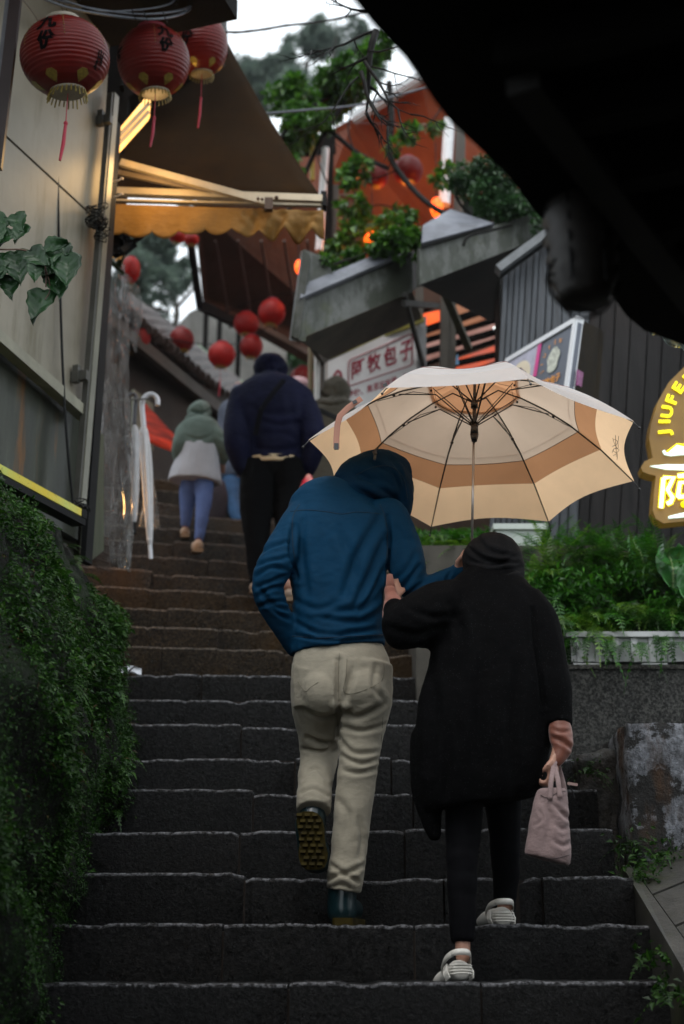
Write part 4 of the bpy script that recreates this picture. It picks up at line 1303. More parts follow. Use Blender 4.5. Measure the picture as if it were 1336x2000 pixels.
# ================================================================== PEOPLE
M_skin = plain('skin', (0.38, 0.2, 0.14), 0.5, 0.08, 20, 0.1, 200)
def body_mesh(name, mb, mat, parent, voxel=0.009, smooth=5, fold=None, amp=0.0, nscale=(8, 8, 14), fine=0.0):
    """several overlapping shapes grown together into one closed surface"""
    me0 = mb.mesh()
    o = bpy.data.objects.new(name, me0)
    col.objects.link(o)
    r = o.modifiers.new('r', 'REMESH'); r.mode = 'VOXEL'; r.voxel_size = voxel
    if smooth:
        s_ = o.modifiers.new('s', 'SMOOTH'); s_.factor = 0.6; s_.iterations = smooth
    dg = bpy.context.evaluated_depsgraph_get()
    me = bpy.data.meshes.new_from_object(o.evaluated_get(dg))
    bpy.data.objects.remove(o)
    bpy.data.meshes.remove(me0)
    n = len(me.vertices)
    co = np.empty(n * 3, np.float32); me.vertices.foreach_get('co', co); co = co.reshape(-1, 3).astype(float)
    no = np.empty(n * 3, np.float32); me.vertices.foreach_get('normal', no); no = no.reshape(-1, 3).astype(float)
    disp = np.zeros(n)
    if fold:
        px, py = proj(co)
        face = np.clip(-no[:, 1] * 1.5 + 0.3, 0, 1)
        for pts, w, a in fold:
            sp = spline([(x, y, 0) for x, y in pts], 4)
            best = np.full(n, 1e9); along = np.zeros(n)
            L_ = len(sp) - 1
            for i in range(L_):
                ax, ay = sp[i][0], sp[i][1]; bx_, by_ = sp[i + 1][0], sp[i + 1][1]
                dx, dy = bx_ - ax, by_ - ay
                l2 = dx * dx + dy * dy + 1e-9
                t = np.clip(((px - ax) * dx + (py - ay) * dy) / l2, 0, 1)
                q = np.hypot(px - ax - t * dx, py - ay - t * dy)
                # signed side for a lit and a shaded flank
                m_ = q < best
                best[m_] = q[m_]; along[m_] = (i + t[m_]) / L_
            taper = np.sin(np.pi * np.clip(along * 0.86 + 0.07, 0, 1)) ** 0.6
            g = np.exp(-(best / w) ** 2) - 0.55 * np.exp(-((best - 2.1 * w) / (1.3 * w)) ** 2)
            disp -= a * 0.001 * g * taper * face
    if amp:
        for i in range(n):
            v = co[i]
            q = Vector((v[0] * nscale[0], v[1] * nscale[1], v[2] * nscale[2]))
            k = mnoise.noise(q) + 0.5 * mnoise.noise(q * 2.1 + Vector((5, 5, 5)))
            disp[i] += amp * k
            if fine: disp[i] += fine * (abs(mnoise.noise(q * 3.3)) * 2 - 0.5)
    co += no * disp[:, None]
    me.vertices.foreach_set('co', co.astype(np.float32).ravel())
    me.update()
    return link(name, me, mat, parent, True)
def bvh_of(o):
    me = o.data
    return BVHTree.FromPolygons([v.co.copy() for v in me.vertices], [tuple(p.vertices) for p in me.polygons])
def drape(o, pts, r, name, mat, parent, k=6, lift=0.0005):
    """a thread lying on the surface of o along (px,py) marks"""
    t = bvh_of(o)
    out = []
    for q in spline([(x, y, 0) for x, y in pts], k):
        d = ray(q[0], q[1]).normalized()
        hit = t.ray_cast(Vector((0, 0, 0)), d)
        if hit[0] is not None: out.append(hit[0] - d * lift)
    if len(out) > 1:
        return MB().tube(out, r, 5, caps=True).build(name, mat, parent, True)
def T(mb, pts, n=14, flat=1.0, k=4, rounded=True):
    """tube through (px, py, dist, rpx[, ratio]) marks; radius in picture pixels at that distance"""
    sp = spline([tuple(p) + ((flat,) if len(p) == 4 else ()) for p in pts], k)
    P3 = [P(p[0], p[1], p[2]) for p in sp]
    rr = [(p[3] * mpp(q), p[3] * mpp(q) * p[4]) for p, q in zip(sp, P3)]
    mb.tube(P3, rr, n)
    if rounded:
        for i in (0, -1):
            a = min(rr[i])
            mb.ball(P3[i], (rr[i][0], rr[i][1], a) if abs(sp[i][4] - 1) > 0.01 else a, seg=12, rings=8)
    return mb
def Bl(mb, px, py, d, rx, ry, rz, rot=None):
    p = P(px, py, d); k = mpp(p)
    return mb.ball(p, (rx * k, ry * k, rz * k), rot, 16, 12)
def hand(mb, wrist, direc, palm_n, size=0.18, curl=0.9, mirror=1):
    """palm, four unequal bent fingers and a thumb from the side of the palm"""
    d = Vector(direc).normalized(); nrm = Vector(palm_n).normalized()
    s = d.cross(nrm).normalized() * mirror
    w = Vector(wrist)
    pl = size * 0.5
    mb.tube([w, w + d * pl * 0.5, w + d * pl], [(size * .15, size * .10), (size * .21, size * .10), (size * .22, size * .085)], 10, ref=nrm)
    mb.ball(w + d * pl * 0.55, size * 0.13)
    for k, (off, ln) in enumerate(((-0.165, 0.40), (-0.055, 0.46), (0.055, 0.43), (0.165, 0.33))):
        p = w + d * (pl * 0.92) + s * (off * size)
        pts = [p - d * 0.1 * size]
        ang = 0.0
        q = p; dd = d.copy()
        for j, f in enumerate((0.45, 0.3, 0.25)):
            ang += curl * (0.55 if j == 0 else 0.9)
            dd = (d * math.cos(ang) + nrm * math.sin(ang))
            q = q + dd * (size * ln * f)
            pts.append(q)
        mb.tube(pts, [size * .055, size * .052, size * .047, size * .038], 8)
        mb.ball(pts[-1], size * .038, seg=8, rings=6)
    p = w + d * pl * 0.25 - s * size * 0.17
    q1_ = p + (d * 0.6 - s * 0.6 + nrm * 0.5).normalized() * size * 0.18
    q2_ = q1_ + (d * 0.8 + nrm * 0.7 + s * 0.15).normalized() * size * 0.16
    mb.tube([p, q1_, q2_], [size * .075, size * .06, size * .045], 8); mb.ball(q2_, size * .045, seg=8, rings=6)
def head_shape(mb, c, r, fwd, up=Vector((0, 0, 1))):
    """skull with jaw, nose, brow, ears"""
    f = Vector(fwd).normalized(); u = Vector(up); u = (u - f * u.dot(f)).normalized(); s = f.cross(u)
    rot = Matrix((s, f, u)).transposed()
    mb.ball(c, (r * 0.78, r * 0.95, r), rot, 16, 12)
    mb.ball(Vector(c) + f * r * 0.35 - u * r * 0.5, (r * 0.55, r * 0.55, r * 0.55), rot, 12, 8)
    mb.ball(Vector(c) + f * r * 0.98 - u * r * 0.12, (r * 0.13, r * 0.2, r * 0.24), rot, 8, 6)
    mb.ball(Vector(c) + f * r * 0.82 - u * r * 0.5, (r * 0.27, r * 0.12, r * 0.07), rot, 8, 6)
    for q in (-1, 1):
        mb.ball(Vector(c) + s * r * 0.8 * q - u * r * 0.05, (r * 0.08, r * 0.18, r * 0.25), rot, 8, 6)
        mb.ball(Vector(c) + f * r * 0.82 + s * r * 0.3 * q + u * r * 0.08, (r * 0.14, r * 0.1, r * 0.1), rot, 8, 6)

# ------------------------------------------------------------------ the man in blue
man = thing('person', 'person in a blue hooded jacket, cream trousers and green boots, holding up the beige umbrella', 'person', P(675, 1800, 4.92))
M_blue = fabric('blue_softshell', (0.0006, 0.028, 0.066), 0.75, 0.12, 900, 0.12, 0.10, 0.0, 0.0, 0.25)
M_bluehood = fabric('navy_hood_cloth', (0.0008, 0.017, 0.042), 0.75, 0.12, 900, 0.1, 0.06, 0.0, 0.0, 0.25)
M_seam = fabric('dark_thread', (0.001, 0.008, 0.02), 0.8)
M_cream_t = fabric('cream_cotton', (0.29, 0.26, 0.20), 0.85, 0.08, 1200, 0.12, 0.2, 0.1, 0.0, 0.3)
M_boot = plain('bottle_green_rubber', (0.004, 0.018, 0.022), 0.3, 0.25, 12, 0.1, 60, coat=0.3)
M_sole = plain('ochre_rubber', (0.03, 0.021, 0.002), 0.8, 0.5, 20, 0.3, 60, spec=0.15)
d0 = 4.98
mb = MB()
head_shape(mb, P(752, 950, 5.13), 0.105, (0.15, 0.8, -0.55), (0, 0.5, 0.8))
T(mb, [(742, 985, 5.09, 24), (715, 1020, 5.05, 26)], 10)
T(mb, [(668, 1020, 5.03, 70, .4), (662, 1080, 5.0, 72, .5), (660, 1180, 4.99, 64, .5), (665, 1290, 4.99, 68, .5), (668, 1330, 4.99, 64, .5)])
T(mb, [(600, 1030, 5.02, 20), (562, 1060, 4.95, 22), (533, 1110, 4.91, 21), (526, 1150, 4.91, 19), (540, 1195, 4.94, 17), (562, 1232, 4.98, 14)])
T(mb, [(755, 1025, 5.05, 20), (782, 1060, 5.03, 24), (797, 1115, 5.0, 22), (808, 1145, 4.99, 17), (845, 1146, 5.0, 16), (898, 1115, 5.01, 13)])
T(mb, [(628, 1310, 4.99, 36), (623, 1370, 5.03, 36), (626, 1430, 5.1, 30), (626, 1475, 5.13, 26), (617, 1520, 5.06, 22), (613, 1560, 5.0, 19), (610, 1600, 4.96, 16)])
T(mb, [(710, 1310, 4.99, 36), (710, 1370, 4.99, 34), (700, 1480, 4.97, 26), (682, 1650, 4.95, 20), (672, 1760, 4.95, 17)])
hand(mb, P(893, 1115, 5.0), (0.5, -0.1, 0.8), (0.8, -0.5, -0.2), 0.165, 1.1, 1)
hand(mb, P(572, 1240, 5.0), (0.4, 0.3, -0.8), (0.7, 0.3, 0.2), 0.165, 0.4, 1)
body_mesh('body', mb, M_skin, man, 0.008, 3)
mb = MB()
# torso
T(mb, [(690, 968, 5.06, 62, .55), (668, 1000, 5.03, 104, .50), (662, 1050, 5.0, 103, .58), (660, 1120, 4.98, 94, .62), (660, 1190, 4.97, 88, .64), (660, 1240, 4.98, 93, .66), (660, 1258, 4.98, 94, .68), (661, 1270, 4.98, 93, .68)], 20, rounded=False)
Bl(mb, 594, 1008, 5.02, 36, 36, 28); Bl(mb, 752, 1006, 5.04, 42, 38, 34); Bl(mb, 672, 975, 5.06, 70, 38, 22)
T(mb, [(590, 1010, 5.0, 34), (562, 1055, 4.95, 35), (535, 1110, 4.9, 35), (524, 1150, 4.9, 32), (538, 1195, 4.93, 28), (562, 1235, 4.97, 24), (576, 1262, 5.0, 20)])
T(mb, [(760, 1010, 5.04, 38), (782, 1060, 5.03, 39), (797, 1115, 5.0, 36), (808, 1148, 4.99, 28), (840, 1148, 5.0, 26), (872, 1132, 5.0, 21), (896, 1117, 5.01, 18)])
fold = []
F = lambda pts, w, a: fold.append((pts, w * 0.85, a * 1.45))
F([(742, 1010), (700, 1080), (672, 1160)], 9, 9); F([(752, 1050), (722, 1120), (690, 1190)], 7, 8); F([(752, 1100), (732, 1150), (700, 1200)], 6, 7)
F([(748, 1150), (715, 1185), (650, 1195)], 7, 6); F([(748, 1190), (700, 1215), (620, 1205)], 6, 5); F([(660, 1030), (690, 1100), (700, 1150)], 10, 5)
F([(582, 1010), (590, 1100), (600, 1160)], 9, 5); F([(575, 1215), (640, 1240), (740, 1228)], 5, 6); F([(574, 1240), (650, 1252), (748, 1245)], 3.5, 6)
F([(600, 1230), (640, 1248), (680, 1236)], 4, 4); F([(572, 1170), (620, 1190), (660, 1175)], 7, 4)
F([(572, 1030), (568, 1080), (580, 1130)], 6, 12)
F([(756, 1010), (760, 1060), (757, 1110), (762, 1150)], 5, 12)
for k in range(6):
    y = 1062 + k * 20
    F([(500 + k * 1.0, y + 24), (530, y + 6 + (k % 2) * 8), (566, y - 2 + (k % 3) * 8)], 4.2, 6)
F([(508, 1150), (530, 1180), (560, 1190)], 5, 7); F([(520, 1180), (545, 1200), (566, 1210)], 4, 5)
F([(770, 1165), (800, 1130), (818, 1105)], 5, 7); F([(785, 1172), (812, 1148), (830, 1135)], 4, 6); F([(765, 1140), (795, 1110), (812, 1080)], 6, 5)
F([(840, 1170), (850, 1148), (862, 1132)], 4, 4); F([(868, 1148), (872, 1132), (880, 1118)], 3, 5); F([(775, 1030), (792, 1050), (812, 1056)], 6, 3)
jac = body_mesh('jacket', mb, M_blue, man, 0.0065, 4, fold, 0.0035, (7, 7, 12), 0.0012)
drape(jac, [(567, 999), (600, 996), (640, 1000), (668, 1004), (700, 1000), (745, 1004)], 0.0016, 'yoke_seam', M_seam, jac)
drape(jac, [(570, 1242), (620, 1246), (680, 1243), (748, 1240)], 0.0014, 'hem_seam', M_seam, jac)
drape(jac, [(585, 985), (572, 1010), (571, 1050), (575, 1090)], 0.0015, 'sleeve_seam', M_seam, jac)
drape(jac, [(742, 985), (752, 1010), (757, 1050), (754, 1100)], 0.0015, 'sleeve_seam', M_seam, jac)
# hood
mb = MB()
T(mb, [(690, 962, 5.06, 52, .7), (712, 940, 5.08, 54, .95), (742, 926, 5.12, 48, 1.1), (764, 930, 5.18, 42, 1.2)], 18)
Bl(mb, 748, 945, 5.12, 55, 66, 52); Bl(mb, 775, 958, 5.14, 34, 55, 50); Bl(mb, 715, 965, 5.06, 60, 50, 24); Bl(mb, 790, 975, 5.12, 18, 40, 42)
fold = []
F([(700, 925), (740, 950), (780, 985)], 7, 6); F([(690, 950), (735, 975), (790, 1000)], 6, 6); F([(722, 905), (770, 930), (790, 985)], 5, 5); F([(765, 897), (785, 930), (790, 980)], 4, 4)
hood = body_mesh('hood', mb, M_bluehood, man, 0.0065, 5, fold, 0.003, (10, 10, 14), 0.001)
drape(hood, [(695, 928), (730, 912), (765, 912), (788, 935), (796, 975)], 0.0014, 'hood_seam', M_seam, hood)
# trousers
mb = MB()
T(mb, [(664, 1248, 4.985, 78, .55), (665, 1262, 4.98, 84, .57), (666, 1295, 4.97, 96, .62), (667, 1340, 4.97, 98, .66), (664, 1390, 4.97, 92, .62)], 20, rounded=False)
T(mb, [(626, 1300, 4.97, 56, 1.05), (622, 1370, 5.02, 54, 1.0), (624, 1430, 5.1, 44, 1.0), (624, 1475, 5.13, 38, 1.0), (617, 1520, 5.04, 35, 1.0), (613, 1560, 4.97, 34, 1.0), (612, 1584, 4.94, 34, 1)], 18, rounded=False)
T(mb, [(712, 1300, 4.97, 56, 1.05), (712, 1370, 4.97, 54, 1.0), (706, 1430, 4.98, 44, 1.0), (699, 1500, 4.97, 39, 1.0), (690, 1580, 4.96, 37, 1.0), (681, 1660, 4.95, 35, 1.0), (675, 1710, 4.94, 37, 1), (671, 1740, 4.94, 34, 1)], 18, rounded=False)
Bl(mb, 630, 1350, 4.93, 45, 48, 50); Bl(mb, 708, 1350, 4.92, 47, 48, 50)
fold = []
F([(662, 1290), (661, 1350), (663, 1400), (660, 1440)], 6, 13)
F([(668, 1390), (700, 1400), (750, 1375)], 6, 8); F([(668, 1418), (705, 1428), (752, 1415)], 5, 6); F([(600, 1390), (635, 1400), (660, 1385)], 5, 5)
F([(664, 1440), (690, 1470), (745, 1468)], 5, 6); F([(668, 1475), (705, 1492), (742, 1480)], 5, 6); F([(672, 1505), (700, 1510), (738, 1500)], 5, 5)
F([(690, 1305), (680, 1345), (668, 1380)], 7, 5); F([(735, 1300), (730, 1340), (752, 1370)], 6, 4)
F([(600, 1440), (640, 1452), (664, 1438)], 5, 9); F([(592, 1462), (628, 1468), (655, 1450)], 4, 6); F([(590, 1520), (615, 1500), (640, 1520)], 5, 5); F([(588, 1550), (612, 1540), (640, 1556)], 4, 5)
F([(648, 1690), (675, 1705), (708, 1690)], 5, 8); F([(642, 1718), (668, 1708), (700, 1722)], 4.5, 8); F([(655, 1560), (680, 1590), (672, 1640)], 8, 4); F([(700, 1600), (708, 1640), (700, 1680)], 6, 4)
F([(640, 1735), (665, 1728), (690, 1738)], 3.5, 4)
tr_ = body_mesh('trousers', mb, M_cream_t, man, 0.0065, 3, fold, 0.003, (8, 8, 14), 0.001)
M_seamc = fabric('trouser_thread', (0.16, 0.14, 0.1), 0.8)
drape(tr_, [(581, 1330), (596, 1350), (607, 1342), (622, 1332)], 0.0011, 'pocket_seam', M_seamc, tr_)
drape(tr_, [(678, 1285), (676, 1320), (672, 1352), (700, 1352), (745, 1330), (750, 1295)], 0.0011, 'pocket_seam', M_seamc, tr_)
drape(tr_, [(663, 1275), (661, 1320), (662, 1370)], 0.0012, 'seat_seam', M_seamc, tr_)
drape(tr_, [(748, 1400), (742, 1480), (733, 1540)], 0.001, 'side_seam', M_seamc, tr_)
drape(tr_, [(638, 1733), (660, 1727), (690, 1734), (706, 1727)], 0.001, 'hem_seam', M_seamc, tr_)
# boots
def boot(name, shaft, foot, sole_pts, sole_n, treads):
    mb = MB()
    T(mb, shaft, 16); T(mb, foot, 16)
    b = body_mesh(name, mb, M_boot, man, 0.007, 3)
    c = [Vector(p) for p in sole_pts]
    nn = Vector(sole_n).normalized()
    ms = MB(); ms.slab([p + nn * 0.012 for p in c], 0.026)
    s_ = ms.build('sole', M_sole, b)
    mt = MB()
    cen = sum(c, Vector()) / len(c)
    ax = (c[0] - cen); 
    for t in treads:
        mt.box(t[0], t[1], t[2])
    mt.build('tread', M_sole, b)
    return b
# lifted left boot: toe down, sole towards the camera
top, toe = P(607, 1610, 4.93), P(606, 1698, 4.86)
updir = (top - toe).normalized(); sidev = Vector((1, 0.05, 0)).normalized(); nn = updir.cross(sidev)
if nn.y > 0: nn = -nn
out = []
for t, w in ((0.0, .022), (0.04, .036), (.14, .045), (.28, .046), (.42, .040), (.55, .037), (.7, .042), (.85, .042), (.96, .032), (1.0, .014)):
    out.append((t, w))
toe0 = P(612, 1702, 4.88); heel0 = P(601, 1588, 4.86)
ln = heel0 - toe0
poly = [toe0 + ln * t + sidev * w + Vector((0.012 * math.sin(t * 3), 0, 0)) for t, w in out] + [toe0 + ln * t - sidev * w * 1.0 for t, w in out[::-1]]
tr2 = []
rotm = Matrix((sidev, nn, updir)).transposed()
for r_ in range(9):
    for c_ in range(3):
        t = 0.08 + r_ * 0.105
        tr2.append((toe0 + ln * t + sidev * ((c_ - 1) * 0.027 + (0.006 if r_ % 2 else -0.004)) + nn * 0.016, (0.018, 0.012, 0.011), rotm))
boot('boot', [(612, 1560, 4.98, 22), (611, 1585, 4.96, 26, 1.0), (608, 1610, 4.95, 29)], [(606, 1608, 4.95, 31, .8), (608, 1640, 4.95, 29, .8), (614, 1672, 4.95, 32, .7), (618, 1690, 4.94, 27, .6)], poly, nn, tr2)
# standing right boot
pz = step_h(1) + 0.012
hx = P(668, 1800, 4.93)
poly = []
for t, w in ((0, .025), (.03, .034), (.2, .037), (.45, .034), (.7, .042), (.9, .038), (1.0, .02)):
    poly.append((t, w))
def gp(t, w): return Vector((hx.x + w + t * 0.05, 4.89 + t * 0.26, pz))
pl_ = [gp(t, w) for t, w in poly] + [gp(t, -w) for t, w in poly[::-1]]
boot('boot', [(672, 1715, 4.95, 30), (668, 1752, 4.95, 29), (668, 1780, 4.95, 30)], [(668, 1779, 4.95, 27, 1.0), (680, 1777, 5.03, 24, 1), (690, 1778, 5.11, 22, .9), (694, 1780, 5.14, 17, .9)], pl_, (0, 0, 1), [])

# ------------------------------------------------------------------ the woman in black
wom = thing('person', 'person in a long black coat and black headscarf walking under the umbrella with a bag', 'person', P(900, 1905, 4.65))
M_coat = fabric('black_wool', (0.002, 0.002, 0.0023), 0.9, 0.3, 500, 0.4, 0.06, 0.0, 0.0, 0.35)
M_scarf = fabric('black_scarf', (0.0075, 0.0073, 0.008), 0.8, 0.2, 700, 0.3, 0.08, 0.0, 0.0, 0.2)
M_legs = fabric('black_leggings', (0.0026, 0.0026, 0.0036), 0.85, 0.2, 700, 0.3, 0.08, 0.0)
M_rib = fabric('dusty_pink_knit', (0.25, 0.10, 0.072), 0.85, 0.08, 500, 0.3, 0.15, 0.2)
M_satin = fabric('terracotta_sleeve', (0.17, 0.055, 0.033), 0.5, 0.08, 500, 0.1, 0.4, 0.2, 0.0, 0.2)
M_clog = plain('pale_foam', (0.62, 0.60, 0.55), 0.45, 0.06, 20, 0.1, 100)
dW = 4.72
n_ = M_coat.node_tree
for mt_ in (M_coat, M_scarf):      # rain drops caught in the wool
    nt = mt_.node_tree; bs_ = nt.nodes['Principled BSDF']
    g_ = nt.nodes.new('ShaderNodeNewGeometry'); vo = nt.nodes.new('ShaderNodeTexVoronoi'); vo.inputs['Scale'].default_value = 130
    nt.links.new(g_.outputs['Position'], vo.inputs['Vector'])
    rp = nt.nodes.new('ShaderNodeValToRGB'); rp.color_ramp.elements[0].position = 0.04; rp.color_ramp.elements[0].color = (1, 1, 1, 1); rp.color_ramp.elements[1].position = 0.13; rp.color_ramp.elements[1].color = (0, 0, 0, 1)
    nt.links.new(vo.outputs['Distance'], rp.inputs[0])
    src = bs_.inputs['Base Color'].links[0].from_socket
    mx_ = nt.nodes.new('ShaderNodeMixRGB'); mx_.inputs[2].default_value = (0.10, 0.10, 0.11, 1)
    nt.links.new(rp.outputs[0], mx_.inputs[0]); nt.links.new(src, mx_.inputs[1]); nt.links.new(mx_.outputs[0], bs_.inputs['Base Color'])
mb = MB()
head_shape(mb, P(968, 1098, 4.86), 0.098, (0.0, 0.95, -0.3))
T(mb, [(966, 1150, 4.8, 24), (962, 1180, 4.78, 28)], 10)
T(mb, [(962, 1190, 4.77, 60, .4), (955, 1300, 4.75, 62, .5), (945, 1420, 4.75, 62, .5)])
T(mb, [(900, 1195, 4.76, 22), (830, 1215, 4.72, 20), (795, 1222, 4.72, 18), (778, 1205, 4.78, 13), (768, 1175, 4.87, 10), (768, 1165, 4.93, 9)])
T(mb, [(1030, 1200, 4.78, 24), (1050, 1240, 4.76, 22), (1072, 1300, 4.73, 20), (1090, 1400, 4.68, 16), (1094, 1440, 4.66, 13), (1086, 1478, 4.64, 11)])
T(mb, [(914, 1430, 4.76, 34), (906, 1600, 4.74, 25), (903, 1700, 4.71, 21), (903, 1790, 4.69, 17), (904, 1868, 4.67, 15)])
T(mb, [(976, 1430, 4.79, 34), (985, 1600, 4.85, 24), (988, 1700, 4.9, 18), (986, 1775, 4.93, 15)])
hand(mb, P(770, 1172, 4.93), (-0.1, 0.35, 0.9), (0.3, 0.9, 0), 0.15, 0.9, 1)
hand(mb, P(1082, 1478, 4.64), (-0.1, 0.0, -1), (-0.75, 0.3, -0.1), 0.15, 1.25, 1)
body_mesh('body', mb, M_skin, wom, 0.008, 2)
mb = MB()
T(mb, [(965, 1120, 4.82, 52, .7), (962, 1150, 4.79, 84, .55), (962, 1185, 4.77, 100, .55), (960, 1250, 4.75, 112, .6), (955, 1320, 4.74, 122, .62), (948, 1400, 4.73, 132, .62), (940, 1480, 4.73, 132, .62), (935, 1540, 4.73, 126, .62), (938, 1572, 4.73, 112, .62)], 24, rounded=False)
T(mb, [(838, 1440, 4.74, 36, .8), (832, 1530, 4.74, 32, .8), (842, 1596, 4.74, 25, .8), (849, 1632, 4.74, 16, .8)], 12)
T(mb, [(905, 1170, 4.78, 40), (860, 1185, 4.74, 50), (815, 1210, 4.7, 52), (790, 1222, 4.7, 46), (776, 1205, 4.75, 30), (771, 1192, 4.8, 24)])
Bl(mb, 786, 1235, 4.7, 36, 36, 34); Bl(mb, 835, 1225, 4.73, 60, 40, 42)
T(mb, [(1020, 1175, 4.79, 42), (1050, 1220, 4.76, 42), (1070, 1290, 4.73, 38), (1082, 1350, 4.7, 34), (1090, 1400, 4.68, 27), (1092, 1418, 4.67, 26)], rounded=False)
fold = []
F([(1040, 1190), (1048, 1280), (1062, 1380)], 5, 10); F([(880, 1180), (905, 1250), (900, 1330)], 10, 7); F([(840, 1290), (850, 1400), (840, 1500)], 12, 7)
F([(940, 1300), (935, 1400), (945, 1540)], 14, 7); F([(1010, 1300), (1000, 1420), (1005, 1550)], 12, 7); F([(760, 1225), (810, 1240), (860, 1225)], 8, 6); F([(800, 1190), (850, 1205), (900, 1200)], 7, 5)
F([(870, 1420), (875, 1500), (870, 1560)], 8, 6)
coat = body_mesh('coat', mb, M_coat, wom, 0.008, 5, fold, 0.006, (6, 6, 5), 0.001)
mb = MB()
T(mb, [(962, 1168, 4.8, 62, .62), (966, 1140, 4.81, 58, .75), (966, 1110, 4.84, 58, .95), (963, 1095, 4.86, 58, 1.0), (961, 1080, 4.87, 42, 1.0)], 20)
Bl(mb, 962, 1098, 4.86, 60, 72, 58); Bl(mb, 1000, 1150, 4.8, 44, 40, 30, Matrix.Rotation(R(35), 3, 'Y')); Bl(mb, 935, 1145, 4.8, 48, 40, 22)
fold = []
F([(930, 1045), (955, 1075), (1000, 1085)], 5, 6); F([(915, 1070), (950, 1095), (1012, 1100)], 4.5, 7); F([(905, 1108), (960, 1122), (1015, 1108)], 5, 9); F([(900, 1125), (955, 1142), (1020, 1128)], 4.5, 8); F([(920, 1095), (965, 1104), (1010, 1085)], 4, 5); F([(960, 1125), (1000, 1150), (1035, 1185)], 5, 8); F([(912, 1145), (960, 1160), (1010, 1175)], 5, 6)
body_mesh('headscarf', mb, M_scarf, wom, 0.007, 4, fold, 0.004, (9, 9, 16), 0.001)
mb = MB()
T(mb, [(914, 1460, 4.76, 44), (905, 1600, 4.74, 37), (903, 1700, 4.71, 31), (903, 1790, 4.69, 27), (904, 1840, 4.68, 23)], rounded=False)
T(mb, [(976, 1460, 4.79, 44), (985, 1600, 4.85, 34), (988, 1700, 4.9, 27), (987, 1762, 4.93, 23)], rounded=False)
body_mesh('leggings', mb, M_legs, wom, 0.009, 3, None, 0.004, (9, 9, 18))
# pink knit sleeve and ribbed cuff round the man's arm
mb = MB()
T(mb, [(772, 1206, 4.78, 26, .8), (770, 1185, 4.84, 22, .8), (765, 1165, 4.88, 14, .8), (762, 1152, 4.885, 12, .8)], 14)
T(mb, [(756, 1215, 4.8, 8), (758, 1190, 4.83, 9), (764, 1175, 4.86, 10)], 10)
body_mesh('sleeve', mb, M_rib, wom, 0.005, 2, [([(754, 1170), (760, 1178), (758, 1200)], 3, 4)])
ms = MB()
for k in range(9):
    a = math.pi * (k / 8.0)
    xo = math.cos(a) * 9
    yo = -math.sin(a) * 0.012
    ms.tube([P(764 + xo, 1156, 4.885 + yo), P(762 + xo * 0.8, 1138, 4.89 + yo), P(761 + xo * 0.5, 1122, 4.90 + yo)], 0.0023, 6)
ms.tube([P(762, 1156, 4.89), P(761, 1122, 4.905)], [0.016, 0.008], 12)
ms.build('ribbed_cuff', M_rib, wom, True)
mb = MB()
T(mb, [(1092, 1410, 4.67, 22, .9), (1096, 1440, 4.66, 23, .9), (1098, 1462, 4.65, 20, .9), (1090, 1482, 4.64, 14, .9), (1084, 1492, 4.64, 10, .9)], 14)
body_mesh('sleeve', mb, M_satin, wom, 0.006, 3, [([(1078, 1440), (1098, 1448), (1116, 1462)], 4, 8), ([(1080, 1425), (1095, 1430), (1112, 1428)], 3, 5)], 0.002, (12, 12, 12))
# clogs
def clog(cx, cy, d, tilt, s=1.0, yaw=-0.15):
    base = P(cx, cy, d)
    def tf(v):
        v = Vector(v) * s
        v = Matrix.Rotation(tilt, 3, 'X') @ v
        v = Matrix.Rotation(yaw, 3, 'Z') @ v
        return base + v
    mb = MB()
    secs = [(-0.005, .030, .026, 0.028), (0.02, .038, .034, 0.034), (0.06, .040, .032, 0.033), (0.11, .043, .034, 0.036), (.16, .050, .034, .036), (.21, .050, .028, .032), (.245, .036, .02, .024)]
    pts = [tf((0, y, z)) for y, rx, rz, z in secs]
    mb.tube(pts, [(rx * s, rz * s) for y, rx, rz, z in secs], 18, ref=(0, 0, 1))
    b = body_mesh('clog', mb, M_clog, wom, 0.005, 2)
    for k in range(4):      # moulded grooves
        m = MB(); z = 0.018 + k * 0.009
        m.tube([tf((x * (0.0405 - 0.002 * abs(z - .03) * 100 * .2), -0.009 - (1 - x * x) ** .5 * 0.024 + 0.02, z)) for x in np.linspace(-0.95, 0.95, 9)], 0.0022 * s, 6)
        m.build('ridge', M_clog, b, True)
    for sg in (-1, 1):
        for k in range(4):
            m = MB(); m.tube([tf((sg * 0.038, 0.0 + k * 0.014, 0.006)), tf((sg * 0.043, 0.012 + k * 0.014, 0.03)), tf((sg * 0.037, 0.03 + k * 0.014, 0.056))], 0.003 * s, 6); m.build('ridge', M_clog, b, True)
    m = MB(); m.tube([tf(v) for v in spline([(-.042, .09, .05), (-.043, .03, .068), (-.028, -0.02, .078), (0, -.034, .08), (.028, -0.02, .078), (.043, .03, .068), (.042, .09, .05)], 4)], (0.004 * s), 8, ref=(0, 0, 1))
    m2 = MB()
    q = spline([(-.042, .09, .05), (-.043, .03, .068), (-.028, -0.02, .078), (0, -.034, .08), (.028, -0.02, .078), (.043, .03, .068), (.042, .09, .05)], 4)
    vs, fs = [], []
    for (x, y, z) in q:
        k = 1.10
        for (dx, dz) in ((1, -0.010), (1, 0.010), (k * .93, 0.010), (k * .93, -0.010)):
            vs.append(tf((x * dx, y * (1 if dx == 1 else 0.9) , z + dz)))
    for i in range(len(q) - 1):
        for j in range(4):
            fs.append((i * 4 + j, i * 4 + (j + 1) % 4, i * 4 + 4 + (j + 1) % 4, i * 4 + 4 + j))
    m2.add(vs, fs).build('heel_strap', M_clog, b, True)
    return b
clog(902, 1914, 4.62, R(-14), 1.0, 0.18)
clog(984, 1810, 4.875, R(-3), 1.0, 0.12)
